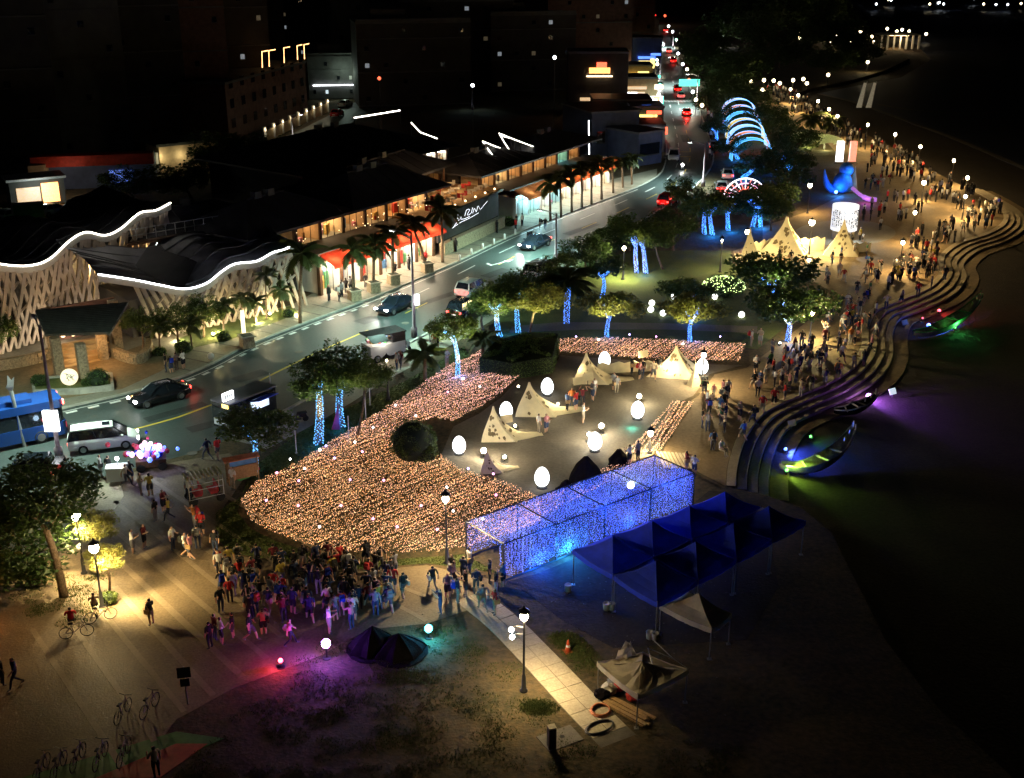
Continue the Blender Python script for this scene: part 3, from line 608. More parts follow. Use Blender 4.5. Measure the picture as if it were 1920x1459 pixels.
# big hall behind the shops
bh = thing('market_hall', 'large dark hip-roofed hall with white light lines on its ridge behind the shops', 'building')
A7, B7 = D(560, 345, 150), D(830, 300, 172); A7.z = B7.z = 0
A, u, nv, L = frame(A7, B7)
MB().box(A + u * (L / 2) + nv * 9 + Vector((0, 0, 2.7)), (L, 18, 5.4), math.atan2(u.y, u.x)).build('wall', M['wall_dark'], bh)
rooms(bh, A - nv * .8 + u * (L * .42), B7 - nv * .8, 2.7, 5.0, 7, .7, ['panel_white'], 'wall_white', 3, 'wood_dark')
hip(bh, A, B7, -1, 18, 5.7, 9.0, over=1.4)
ledline(bh, [(664, 221), (708, 214), (750, 207)], (176, 178, 180), .1); ledline(bh, [(771, 230), (788, 248), (820, 260)], (178, 177, 176), .08); ledline(bh, [(669, 271), (676, 290)], (166, 164), .07)
ws = MB(); ws.box(A + u * (L * .8) - nv * 1.7 + Vector((0, 0, 2.2)), (L * .3, .1, .3), math.atan2(u.y, u.x)); ws.build('violet_sign', glow('violet', (.3, .12, 1), 2.2), bh)
# dark blue-grey sheds beyond the gallery
def shed(name, label, px, zt, m, dep, Y=None):
    A, B = G(*px[0]), G(*px[1]); A_, u, nv, L = frame(A, B); nv = nv if nv.y > 0 else -nv; t = thing(name, label, 'building', A)
    MB().box(u * (L / 2) + nv * (dep / 2) + Vector((0, 0, zt / 2)), (L, dep, zt), math.atan2(u.y, u.x)).build('wall', M[m], t)
    MB().box(u * (L / 2) + nv * (dep / 2) + Vector((0, 0, zt + .15)), (L + .6, dep + .6, .3), math.atan2(u.y, u.x)).build('roof', M['roof_grey'], t)
    for k in range(3):
        w_ = MB().box(u * (L * (k + .7) / 3.6) - nv * .03 + Vector((0, 0, zt * .5)), (1.4, .1, 1.8), math.atan2(u.y, u.x)).build('window', M['glass'], t)
        MB().box(u * (L * (k + .7) / 3.6) - nv * .08 + Vector((0, 0, zt * .5 - .98)), (1.6, .16, .12), math.atan2(u.y, u.x)).build('sill', M['wall_grey'], w_)
    return t
shed('blue_shed', 'plain blue-grey painted building beyond the gallery by the road', [(1108, 302), (1196, 296)], 7.5, 'wall_blue', 12)
shed('blue_shed', 'small blue shed at the road corner below the white sign', [(1196, 312), (1240, 305)], 5, 'wall_blue', 8)
pst = thing('light_mast', 'slim white light mast at the end of the shop gallery', 'mast', G(1105, 318)); led(pst, [Vector((0, 0, .2)), D(1104, 226, G(1105, 318).y) - G(1105, 318)], .09, 'led_cool', 'tube'); MB().lathe([(.4, 0), (.4, .18), (.1, .2)], 10).build('base', M['concrete'], pst)
# ------------------------------------------------------------------ the dark city and the far street
def building(name, label, px, wd, dep, h, m, rows, cols, lit, rz=0, group=None, litm=('win_warm', 'win_white', 'win_dim')):
    p = G(*px); t = thing(name, label, 'building', p, rz, group)
    MB().box((0, dep / 2, h / 2), (wd, dep, h)).build('wall', M[m], t)
    rf = MB(); rf.box((0, dep / 2, h + .15), (wd + .4, dep + .4, .3)); rf.box((0, .1, h + .55), (wd, .2, .8)); rf.box((-wd * .2, dep * .5, h + 1.4), (wd * .3, dep * .35, 2.4)); rf.build('roof', M['wall_grey'], t)
    fh = h / rows; cw = wd / cols
    for r in range(rows):
        if r % 2 == 0: MB().box((0, -.12, r * fh + fh * .12), (wd + .1, .28, .22)).build('balcony_slab', M['wall_grey'], t)
        for c in range(cols):
            on = rnd.random() < lit; mm = rnd.choice(litm) if on else 'glass'
            if not on and (r + c) % 3: continue
            x = -wd / 2 + (c + .5) * cw; z = (r + .55) * fh
            wv = MB().box((x, -.02, z), (cw * .22, .1, fh * .26)).build('window', M[mm], t)
            MB().box((x, -.06, z - fh * .15), (cw * .27, .14, .1)).build('sill', M['wall_grey'], wv)
    return t
blds = [((-20, 330), 22, 14, 30, 'wall_dark', 8, 5), ((110, 300), 24, 14, 34, 'wall_grey', 9, 6), ((250, 270), 20, 14, 30, 'wall_dark', 8, 5), ((345, 262), 18, 12, 33, 'wall_brick', 9, 5), ((430, 232), 18, 14, 28, 'wall_dark', 8, 5),
        ((30, 200), 30, 16, 36, 'wall_grey', 9, 7), ((190, 185), 28, 16, 40, 'wall_dark', 10, 7), ((330, 180), 24, 16, 38, 'wall_grey', 10, 6), ((455, 170), 22, 16, 34, 'wall_dark', 9, 6),
        ((780, 200), 24, 14, 17, 'wall_dark', 5, 6), ((730, 165), 26, 14, 20, 'wall_grey', 6, 6), ((860, 172), 26, 14, 20, 'wall_dark', 6, 6), ((930, 140), 24, 14, 26, 'wall_brick', 7, 5), ((1000, 172), 20, 14, 17, 'wall_dark', 5, 5), ((1040, 128), 26, 14, 31, 'wall_dark', 9, 6),
        ((1105, 148), 22, 14, 30, 'wall_brick', 9, 6), ((700, 110), 34, 16, 30, 'wall_dark', 8, 8), ((830, 108), 34, 16, 26, 'wall_dark', 7, 7), ((600, 110), 34, 16, 32, 'wall_dark', 9, 7), ((1170, 110), 18, 16, 28, 'wall_brick', 8, 5), ((1150, 78), 24, 16, 36, 'wall_dark', 9, 5), ((960, 82), 40, 16, 34, 'wall_dark', 8, 7), ((1070, 80), 34, 16, 36, 'wall_dark', 8, 7)]
blds.sort(key=lambda b: b[0][0])
where = ['at the far left edge', 'left of the car park', 'behind the car park kiosk', 'beyond the red canopy', 'above the lattice hall', 'over the dark roofs', 'left of the orange frames', 'beside the orange frames', 'behind the market hall', 'far behind the market hall ridge', 'near the street lamp with blue glare', 'in the skyline over the mall', 'right of the blue glare lamp', 'behind the sheds', 'towards the lit street', 'left of the lit street signs', 'by the far street junction', 'near the top of the far street', 'beyond the corner diner', 'beside the far street traffic', 'against the black sky', 'in the last row', 'at the street end']
for i, (px, wd, dp, h, m, r, c) in enumerate(blds):
    kind = {'wall_dark': 'dark rendered', 'wall_grey': 'grey concrete', 'wall_brick': 'brown brick'}[m]
    building('apartment_block', '%s apartment block with few lit windows %s' % (kind, where[i]), px, wd, dp, h, m, r, c, .05 if px[0] < 460 else .09, rz=R(25) if px[0] < 500 else R(12), group='dark apartment blocks behind the mall', litm=('win_dim', 'win_dim', 'win_dim', 'win_dim', 'win_dim', 'win_dim2') if px[0] < 460 else ('win_dim', 'win_dim', 'win_dim', 'win_dim2', 'win_dim2', 'win_warm'))
# building with orange frame lights on the roof
Ab, Bb = G(470, 268), G(612, 212)
fb = thing('frame_light_building', 'brown brick block with five glowing orange angle frames along its roof edge', 'building')
A, u, nv, L = frame(Ab, Bb)
u = (Bb - Ab).normalized()
zt = V(520, 132, Ab + nv * 4, Bb + nv * 4).z
MB().box(A + u * (L / 2) + nv * 10 + Vector((0, 0, zt / 2)), (L, 12, zt), math.atan2(u.y, u.x)).build('wall', M['wall_brick'], fb)
A4_, B4_ = A + nv * 4, A + u * L + nv * 4
for (x0, y0, y1, x1) in ((492, 97, 127, 502), (505, 95, 125, 516), (533, 90, 118, 543), (558, 86, 112, 566), (571, 84, 111, 579)):
    led(fb, [V(x0, y1, A4_, B4_), V(x0 - 1, y0, A4_, B4_), V(x1, y0 - 2, A4_, B4_)], .1, 'led_orange', 'frame_light')
for k in range(8):
    for j in range(3):
        wv = MB().box(A + u * (L * (k + .5) / 8) + nv * 3.98 + Vector((0, 0, 3 + j * 3.4)), (1.5, .12, 1.6), math.atan2(u.y, u.x)).build('window', M['glass'], fb)
MB().box(A + u * (L / 2) + nv * 10 + Vector((0, 0, zt + .2)), (L + .5, 12.5, .4), math.atan2(u.y, u.x)).build('roof', M['wall_grey'], fb)
# boundary wall with lit pillars
bw_ = thing('pillar_wall', 'pale boundary wall with small lamps on its pillars along the side street', 'wall')
A, B = G(497, 266), G(614, 210); dv = B - A
for k in range(9):
    p = A.lerp(B, k / 8); MB().box((p.x, p.y, 1.3), (.5, .5, 2.6), .9).build('pillar', M['wall_white'], bw_); MB().box((p.x + .3, p.y - .35, 2.2), (.16, .16, .3)).build('wall_lamp', M['led_warm'], bw_); plight((p.x + .55, p.y - .6, 2.2), 26, (1, .88, .6), .1, bw_)
    if k < 8:
        q = A.lerp(B, (k + .5) / 8); MB().box((q.x, q.y, .9), (dv.length / 8 - .54, .25, 1.8), math.atan2(dv.y, dv.x)).build('panel', M['wall_warm'], bw_)
side = [G(420, 290), G(500, 275), G(620, 215), G(680, 185)]; mb = MB(); band(mb, side, offs(side, 7), .010); struct('side_street', mb, M['asphalt'])
# green-lit block and station forecourt
gb = building('lit_block', 'two storey block with greenish lit front beyond the pillar wall', (648, 186), 16, 10, 9, 'wall_grey', 3, 6, .12, R(8)); plight((0, -3, 6), 300, (.75, 1, .8), .3, gb)
MB().box((0, -.3, 3.1), (14, .12, .2)).build('front_light', M['led_cool'], gb)
# kiosk and red canopy in the car park (upper left)
ks = thing('car_park_kiosk', 'small kiosk with glowing cream and orange panels in the car park', 'kiosk', G(75, 385), R(30))
MB().box((0, 2.2, 1.7), (7, 4, 3.4)).build('wall', M['wall_grey'], ks); MB().box((0, 2.2, 3.55), (7.6, 4.6, .3)).build('roof', M['white_metal'], ks)
MB().box((-1.2, .12, 1.4), (3.0, .12, 2.2)).build('cream_panel', M['win_warm'], ks); MB().box((1.6, .10, 1.6), (2.2, .14, 2.6)).build('orange_panel', M['sign_orange'], ks); plight((0, -2.5, 2.6), 260, (.85, 1, .92), .2, ks)
rc = thing('red_canopy_building', 'low building with red fascia canopy and blue lit interior beside the car park', 'building', G(180, 358), R(12))
MB().box((0, 5, 2), (16, 6, 4)).build('wall', M['wall_blue'], rc); MB().box((0, 1.2, 4.3), (16.6, 2.4, 1.5)).build('red_fascia', M['awning_red'], rc)
MB().box((3.4, 1.9, 1.6), (3.2, .12, 1.8)).build('blue_window', glow('blue_win', (.15, .3, 1), .8), rc); MB().box((-7.4, .6, 2.0), (2.2, 3.6, 4.2)).build('pillar', M['wall_warm'], rc); plight((-3, -3, 3.6), 150, (1, .8, .6), .2, rc)
hb = thing('hoarding', 'white framed green hoarding standing in the car park', 'sign', G(58, 428), R(20)); MB().box((0, 0, 1.7), (3.6, .12, 2.6)).build('board', M['play_green'], hb); MB().box((0, 0, 3.15), (3.8, .2, .3)).build('top_rail', M['white_metal'], hb); MB().box((-1.8, -.6, 1.6), (.2, .2, 3.2)).build('post', M['white_metal'], hb)
ho = thing('garden_house', 'pale house with lit porch pillars among dark trees left of the side street', 'building', G(330, 322)); MB().box((0, 4, 2), (9, 6, 4), R(35)).build('wall', M['wall_warm'], ho); MB().box((0, 4, 4.2), (10, 7, .4), R(35)).build('roof', M['roof_tile'], ho)
for k in range(3): MB().box((-2.5 + 2.4 * k, -.3 + 1.6 * k, 1.5), (.4, .4, 3)).build('porch_pillar', M['wall_white'], ho)
plight((-1.5, -1.8, 2.4), 90, (1, .9, .55), .1, ho); plight((1.2, 0, 2.4), 70, (1, .9, .55), .1, ho)
# far street: small shops, signs, traffic-light glow
def shop(label, px, wd, h, m, signm, winm, rz=0):
    p = G(*px); t = thing('street_shop', label, 'shop', p, rz, 'shops along the far street'); MB().box((0, 4, h / 2), (wd, 8, h)).build('wall', M[m], t); MB().box((0, 4, h + .2), (wd + .3, 8.3, .4)).build('roof', M['roof_grey'], t)
    MB().box((0, -.1, 1.5), (wd * .55, .14, 1.5)).build('shop_window', M[winm], t); MB().box((0, -.25, 3.1), (wd * .6, .4, .6)).build('sign_board', M[signm], t); return t
shop('corner diner with glowing orange and cream roof sign', (1120, 215), 12, 12, 'wall_dark', 'win_warm', 'win_warm')
dn = thing('roof_sign', 'glowing cream and red sign box on top of the corner diner', 'sign', D(1124, 138, G(1120, 215).y)); MB().box((0, 0, .6), (4.2, .6, 1.1)).build('panel', M['sign_orange'], dn); MB().box((0, -.35, -.5), (5.2, .2, .25)).build('strip', M['led_warm'], dn); MB().box((.4, 0, 1.7), (2.0, .6, 1.0)).build('red_panel', M['sign_red'], dn)
shop('low shop with pale blue lit window left of the white street sign', (1165, 240), 11, 5, 'wall_dark', 'win_white', 'win_white')
shop('small shop with white and yellow lit front beside the road', (1212, 250), 6, 4.5, 'wall_grey', 'sign_yellow', 'win_white')
shop('shop with white lit panels just above the small blue shed', (1212, 285), 6, 4.2, 'wall_white', 'sign_white', 'win_warm')
shop('warm lit eatery with crowded forecourt beyond the diner', (1180, 192), 12, 5, 'wall_warm', 'win_warm', 'win_warm')
shop('warm lit stall row farther up the far street', (1175, 165), 12, 5, 'wall_warm', 'sign_yellow', 'win_warm')
shop('narrow shop with blue and yellow signs up the far street', (1212, 130), 8, 8, 'wall_blue', 'sign_blue', 'sign_yellow')
shop('far shop with pale lit front near the top of the street', (1208, 90), 9, 9, 'wall_brick', 'win_warm', 'win_warm')
def vsign(label, px, ytop, wd, m, text=None, tm=None):
    p = G(*px); zt = V(px[0], ytop, p, p + Vector((1, 0, 0))).z; t = thing('street_sign', label, 'sign', p, 0, 'lit signs along the far street'); MB().tube([(0, 0, 0), (0, 0, zt)], .12, 6).build('post', M['grey_metal'], t)
    pn = MB().box((0, -.2, zt * .72), (wd, .4, zt * .55)).build('panel', M[m], t)
    if text:
        k = MB(); zc = zt * .76; k.box((0, -.45, zc + .95), (1.5, .06, .4)); k.box((.3, -.45, zc + .1), (.42, .06, 1.6), 0); k.build('numeral', M[tm], t); MB().box((0, -.44, zt * .5), (wd * .9, .05, .35)).build('lower_stripe', M['sign_green'], t)
        for s_ in (-1, 1): MB().box((s_ * (wd / 2 - .1), -.43, zt * .72), (.2, .05, zt * .55)).build('green_border', M['sign_green'], t)
    return t
vsign('tall white lit sign with green border and orange numeral at the road', (1229, 232), 180, 2.6, 'sign_white', True, 'sign_orange')
vsign('slim white and yellow upright sign up the far street', (1222, 142), 110, 1.0, 'sign_yellow'); vsign('blue hanging sign beyond the yellow one', (1212, 108), 78, 2.0, 'sign_blue'); vsign('orange red upright sign in the far street', (1217, 118), 92, 2.2, 'sign_orange'); vsign('cream upright sign beside the eatery', (1190, 172), 142, .9, 'win_warm'); vsign('round red lantern sign near the shops', (1239, 262), 238, 2.2, 'sign_red')
gg = thing('gantry_sign', 'green lit road gantry sign on the right of the far street', 'sign', G(1306, 182)); zz_ = V(1306, 150, G(1306, 182), G(1306, 182) + Vector((1, 0, 0))).z; MB().tube([(0, 0, 0), (0, 0, zz_)], .15, 6).build('post', M['grey_metal'], gg); MB().box((-1.8, 0, zz_ - .6), (4.6, .2, 1.5)).build('panel', M['sign_green'], gg)
SG = ['sign_white', 'sign_yellow', 'sign_red', 'sign_orange', 'sign_blue', 'win_warm', 'sign_green', 'win_warm', 'sign_white', 'win_warm']
for i in range(18):                       # crowded small signs on the left of the far street
    q = i / 17; x = 1150 + (i * 37) % 88; y = 292 - 190 * q; p = G(x, y); t = thing('shop_sign', 'small glowing shop sign left of the far street, %s from the near end' % ORD[i], 'sign', p, 0, 'small shop signs of the far street'); h = 2.2 + (i * 7 % 5) * .8
    MB().tube([(0, 0, 0), (0, 0, h)], .07, 5).build('post', M['grey_metal'], t); MB().box((0, -.1, h), (1.0 + (i % 3) * .8, .2, .6 + (i % 2) * .4)).build('panel', M[SG[i % 10]], t)
    if i % 6 == 1: plight((0, -1.2, h), 260, (1, .85, .6), .2, t)
# ------------------------------------------------------------------ trees and plants
def leafmesh(name, clumps, per, size, m, seed, shell=True):
    r = random.Random(seed); v = []; f = []
    for (c, rad, sq) in clumps:
        n = int(per * (rad ** 2))
        for _ in range(n):
            while True:
                x, y, z = r.uniform(-1, 1), r.uniform(-1, 1), r.uniform(-1, 1); l = x * x + y * y + z * z
                if .05 < l < 1: break
            k = rad * (l ** -.5) * (r.random() ** .33 if not shell else (.55 + .5 * r.random()))
            p = (c[0] + x * k, c[1] + y * k, c[2] + z * k * sq)
            a = Vector((r.uniform(-1, 1), r.uniform(-1, 1), r.uniform(-.5, .5))).normalized(); b = a.orthogonal().normalized()
            b = (b * math.cos(r.random() * 6.3) + a.cross(b) * math.sin(r.random() * 6.3)); s = size * r.uniform(.6, 1.35)
            i = len(v); p = Vector(p)
            v += [p - a * s, p + b * s * .45, p + a * s, p - b * s * .45]; f.append((i, i + 1, i + 2, i + 3))
    me = bpy.data.meshes.new(name); me.from_pydata([tuple(q) for q in v], [], f); me.materials.append(M[m]); return me
def crown_clumps(seed, n, flat):
    r = random.Random(seed); out = []
    for i in range(n):
        a = r.random() * 6.283; q = math.sqrt(r.random()); z = r.uniform(-.8, 1) * math.sqrt(max(0, 1 - q * q * .9))
        out.append(((math.cos(a) * q * .82, math.sin(a) * q * .82, z * .72 * flat), r.uniform(.17, .34), .75 if flat > .6 else .55))
    return out
CR = {}
for kind, m in (('leaf', 'leaf'), ('leaf_dark', 'leaf_dark'), ('leaf_yellow', 'leaf_yellow')):
    for k in range(2):
        CR[kind, 'round', k] = leafmesh('crown', crown_clumps(5 + k * 7, 46, .9), 1500, .047, m, 3 + k)
        CR[kind, 'flat', k] = leafmesh('crown', crown_clumps(15 + k * 7, 42, .34), 1300, .046, m, 13 + k)
def ledwrap(paths, rads, turns_per_m, m, size):
    mb = MB()
    for pts, rd in zip(paths, rads):
        L, at = lines([Vector(p) for p in pts]); n = int(L * turns_per_m * 26)
        for i in range(n):
            s = L * i / max(1, n - 1); p, t = at(s); a = t.orthogonal().normalized(); b = t.cross(a); th = i * 2.39996 + rnd.uniform(-.4, .4); rr_ = (rd[0] + (rd[1] - rd[0]) * s / L) + .03
            mb.octa(p + (a * math.cos(th) + b * math.sin(th)) * rr_, size * rnd.uniform(.6, 1.3))
    return mb
TREEN = {}
def tree(label, base, cpx, wpx, shape='round', kind='leaf', wrap=None, trunks=1, tr=.16, hz=None, group='trees', leds=None, canopy_lights=None, z0=0):
    p = G(*base, z0); t = thing('broadleaf_tree', label, 'tree', p, 0, group)
    dist = (p - Vector((0, 0, CH))).length; rad = wpx / 2 * 1.18 * dist / FP
    c = D(cpx[0], cpx[1], p.y + (rnd.uniform(-.3, .3))) - p
    if c.z < rad * .5: c.z = rad * .6
    vz = rad * (.95 if hz is None else hz)
    k = rnd.randrange(2); cm = ob('crown', CR[kind, shape, k], t, c, rnd.random() * 6.28, (rad, rad, vz if shape == 'round' else rad * (1.0 if hz is None else hz)))
    mb = MB(); paths = []; rads = []
    offs_ = [(0, 0)] if trunks == 1 else [(-.45, .1), (.5, -.1)]
    for ox, oy in offs_:
        b0 = Vector((ox, oy, -.05)); top = Vector((c.x * .75 + ox * .6, c.y * .75, max(1.2, c.z - vz * .35)))
        md = b0.lerp(top, .5) + Vector((rnd.uniform(-.18, .18), rnd.uniform(-.15, .15), 0))
        pts = cr([b0, md, top], 4); mb.tube(pts, [tr * (1.25 - .6 * i / (len(pts) - 1)) for i in range(len(pts))], 8)
        paths.append(pts); rads.append((tr * 1.25, tr * .65))
        for j in range(5):
            a = rnd.random() * 6.28; st = pts[-3 + (j % 3)]; e = Vector((c.x + math.cos(a) * rad * .6, c.y + math.sin(a) * rad * .6, c.z + rnd.uniform(-.1, .35) * vz))
            lp = cr([st, st.lerp(e, .5) + Vector((0, 0, .1)), e], 3); mb.tube(lp, [tr * .5 * (1 - .75 * i / (len(lp) - 1)) for i in range(len(lp))], 5)
            if j < 2: paths.append(lp[:4]); rads.append((tr * .45, tr * .3))
    trk = mb.build('trunk', M['bark'], t, smooth=True)
    if wrap: plight((.2, -1.1, .7), 70 if dist < 90 else (150 if dist < 140 else 420), (.01, .20, 1), .3, t)
    if wrap: ledwrap(paths, rads, 2.2 if dist < 110 else 1.3, wrap, .045 if dist < 110 else .07).build('fairy_lights', M[wrap], t)['kind'] = 'stuff'
    return t
# wrapped trees along the path and in the park
T = 'trees with blue lights'
tree('bushy tree with forked blue-lit trunk behind the play panels', (478, 885), (478, 800), 140, 'flat', 'leaf', 'cyan_led', 1, .14, .9, T)
tree('dark tree on thick cyan-lit trunk by the path, left of the pair', (597, 832), (600, 712), 100, 'round', 'leaf_dark', 'cyan_led', 1, .26, 1.0, T)
tree('tall dark tree on thick cyan-lit trunk, right of the pair by the path', (640, 800), (640, 692), 120, 'round', 'leaf_dark', 'cyan_led', 1, .22, .9, T)
tree('slender unlit tree leaning at the edge of the amber light field', (668, 822), (690, 702), 88, 'round', 'leaf', None, 1, .09, .8, 'plain trees')
tree('small leafy tree with one curved cyan-lit trunk beside the palms', (858, 708), (846, 612), 90, 'round', 'leaf', 'cyan_led', 1, .13, .8, T)
tree('dense tree with leaning blue-lit trunk at the road side, left of the group', (938, 632), (930, 560), 80, 'round', 'leaf', 'cyan_led', 1, .17, .9, T)
tree('dense tree with bent blue-lit trunk in the middle of the group', (972, 624), (968, 548), 96, 'round', 'leaf', 'cyan_led', 1, .17, .8, T)
tree('pale barked forked tree without lights beside the blue-lit group', (990, 640), (1008, 560), 90, 'round', 'leaf_yellow', None, 1, .12, .8, 'plain trees')
tree('wide flat-crowned amber-leaved tree on a blue-lit trunk, left of two', (1137, 632), (1146, 572), 112, 'flat', 'leaf_yellow', 'blue_led', 1, .13, .9, T)
tree('wide flat-crowned amber-leaved tree on a blue-lit trunk, right of two', (1294, 640), (1296, 578), 120, 'flat', 'leaf_yellow', 'blue_led', 1, .12, .9, T)
tree('dark spreading tree with glowing blue trunk near the promenade crowd', (1477, 640), (1486, 568), 160, 'flat', 'leaf_dark', 'blue_led', 1, .17, 1.0, T)
tree('dark flat-crowned tree with blue lit fork before the cream tents', (1450, 560), (1452, 508), 160, 'flat', 'leaf_dark', 'blue_led', 1, .14, .9, T)
tree('small shadowy tree with a few blue lights behind the left amber tree', (1128, 560), (1132, 500), 70, 'round', 'leaf_dark', 'blue_led', 1, .12, .9, T)
tree('thin leaved tree with bright blue fork behind the right amber tree', (1290, 592), (1285, 542), 100, 'flat', 'leaf', 'blue_led', 1, .1, .8, T)
tree('tree standing on two splayed blue-lit trunks on the bright lawn', (1202, 512), (1196, 438), 70, 'round', 'leaf', 'blue_led', 2, .16, .8, T)
tree('leaning leafy tree on the bright lawn beside the splayed blue trunks', (1243, 505), (1222, 440), 84, 'round', 'leaf', None, 1, .11, .8, 'plain trees')
tree('rounded dark tree at the road side behind the splayed blue trunks', (1262, 470), (1262, 418), 84, 'round', 'leaf_dark', None, 1, .14, .9, 'plain trees')
tree('small round street tree standing before the red car', (1274, 384), (1274, 350), 54, 'round', 'leaf_dark', None, 1, .11, .9, 'plain trees')
for lab, b, c_, wp in [('blue-trunked tree at the left of the grove by the road', (1328, 440), (1325, 385), 84), ('blue-trunked tree in the middle of the grove by the road', (1365, 432), (1362, 378), 90), ('blue-trunked tree at the right of the grove by the road', (1418, 425), (1420, 372), 84)]:
    tree(lab, b, c_, wp, 'round', 'leaf_dark' if wp > 84 else 'leaf', 'blue_led', 2 if wp < 90 else 1, .18, .75, T)
for lab, b, c_, wp in [('tree with blue-lit trunk beside the rainbow arches, nearest', (1390, 335), (1420, 318), 74), ('tree with blue-lit trunk beside the rainbow arches, farther on', (1385, 300), (1372, 272), 60), ('blue-lit slim tree right of the rainbow arches', (1458, 318), (1470, 306), 70), ('second blue-lit slim tree right of the rainbow arches', (1475, 318), (1500, 300), 56), ('tree with blue lights near the zebra crossing', (1345, 268), (1342, 236), 52), ('blue-lit tree behind the rainbow arches at the roadside', (1352, 240), (1365, 215), 56)]:
    tree(lab, b, c_, wp, 'round', 'leaf_dark', 'blue_led', 1, .2, .8, T)
for i, (b, c_, wp, lab) in enumerate([((1440, 395), (1445, 372), 84, 'dark tree left of the first cream tent row'), ((1475, 352), (1480, 330), 80, 'dark tree in front of the blue sculpture, to its left'), ((1495, 290), (1490, 268), 84, 'dark tree left of the yellow flower canopies'), ((1445, 250), (1440, 222), 80, 'dark tree beside the far lawn, nearer one'), ((1410, 208), (1398, 180), 84, 'dark tree beside the far lawn, middle one'), ((1370, 190), (1365, 160), 84, 'dark tree right of the gantry sign'), ((1350, 215), (1338, 190), 66, 'roadside tree under the gantry sign'), ((1395, 160), (1390, 125), 100, 'large dark tree behind the first far lamps'), ((1330, 150), (1335, 118), 90, 'large dark tree right of the far street'), ((1310, 110), (1320, 80), 80, 'dark tree beside the top of the far street'), ((1460, 128), (1465, 100), 110, 'dark tree mass in the far park, left part'), ((1560, 105), (1555, 85), 120, 'dark tree mass in the far park, right part'), ((1620, 118), (1615, 100), 70, 'dark tree near the far pavilion'), ((1545, 138), (1550, 122), 66, 'low tree by the far beach path'), ((1580, 130), (1585, 118), 60, 'second low tree by the far beach path'), ((1400, 88), (1395, 70), 120, 'dark tree far behind the white floodlights'), ((1500, 70), (1500, 55), 130, 'dark tree near the horizon lights')]):
    tree(lab, b, c_, wp, 'round', 'leaf_dark', None, 1, .2, .85, 'dark trees of the far park')
for lab, b, c_, wp in [('roadside tree hiding the kerb just right of the white van', (1058, 548), (1050, 500), 70), ('roadside tree at the parked scooters, nearer', (1098, 520), (1095, 470), 84), ('roadside tree at the parked scooters, middle', (1140, 498), (1140, 452), 80), ('roadside tree at the parked scooters, farther', (1180, 470), (1178, 425), 76), ('dense roadside bush tree left of the blue-lit group', (905, 618), (905, 575), 62), ('dark roadside tree behind the dense tree group', (985, 560), (990, 528), 84), ('roadside tree above the grove of blue trunks', (1310, 412), (1300, 372), 70), ('leafy tree behind the grove, lit from the lawn', (1445, 432), (1445, 392), 70)]:
    tree(lab, b, c_, wp, 'round', 'leaf' if wp < 80 else 'leaf_dark', None, 1, .12, .8, 'kerb side trees')
# big trees at the lower left
tree('large dark tree filling the left edge in front of the lamps', (120, 1118), (62, 930), 190, 'round', 'leaf_dark', None, 1, .22, .85, 'plaza trees')
tree('large spreading tree behind the cyclists at the left edge', (80, 1095), (10, 1020), 220, 'round', 'leaf_dark', None, 1, .25, .75, 'plaza trees')
tree('small bright green tree right beside the plaza lamp', (205, 1110), (196, 1045), 62, 'round', 'leaf_yellow', None, 1, .07, .8, 'plaza trees')
tree('small yellow green tree glowing beside the upper plaza lamp', (190, 1060), (180, 985), 70, 'round', 'leaf_yellow', None, 1, .07, .8, 'plaza trees')
# garden trees in front of the pavilion
for lab, b, c_, wp in [('green tree right of the gate columns', (268, 660), (262, 600), 62), ('garden tree lit from below before the lattice legs', (335, 650), (332, 598), 74), ('garden tree at the middle of the pavilion lawn', (382, 632), (380, 580), 72), ('dark tree at the far left beside the lattice wall', (-5, 668), (-8, 620), 70)]:
    tree(lab, b, c_, wp, 'round', 'leaf', None, 1, .1, .9, 'mall garden trees', z0=.13)
for i, (b, c_, wp, lab) in enumerate([((540, 330), (520, 305), 110, 'dark treetop left of the market hall'), ((450, 330), (430, 300), 130, 'dark treetop between the side street and the halls'), ((360, 375), (340, 350), 110, 'dark treetop above the first wave roof'), ((250, 375), (240, 352), 90, 'dark treetop beside the red canopy'), ((520, 215), (530, 195), 60, 'green tree at the corner of the pillar wall')]):
    tree(lab, b, c_, wp, 'round', 'leaf_dark', None, 1, .2, .7, 'trees behind the mall')
# palms ------------------------------------------------------------
def frondmesh(L, droop, wd):
    mb = MB(); N = 9; pts = []
    for i in range(N + 1):
        q = i / N; pts.append(Vector((L * (q - .18 * q * q * droop), 0, L * (.45 * q - (.35 + .55 * droop) * q * q))))
    mb.tube(pts, [.035 * (1 - .8 * i / N) for i in range(N + 1)], 4)
    for i in range(1, N * 2 + 1):
        q = .1 + .9 * i / (N * 2); k = min(N - 1, int(q * N)); p = pts[k].lerp(pts[k + 1], q * N - k); d = (pts[k + 1] - pts[k]).normalized(); l = wd * math.sin(math.pi * (.12 + .8 * q)) * rnd.uniform(.85, 1.1)
        for sg in (-1, 1):
            tip = p + Vector((0, sg, 0)) * l * .8 + d * l * .55 - Vector((0, 0, l * (.25 + .2 * droop))); mb.add([p - d * .05, p + d * .07, tip], [(0, 1, 2)])
    return mb.mesh('frond', M['palm_leaf'])
FRONDS = [frondmesh(1, .7, .33), frondmesh(1, 1.0, .36)]
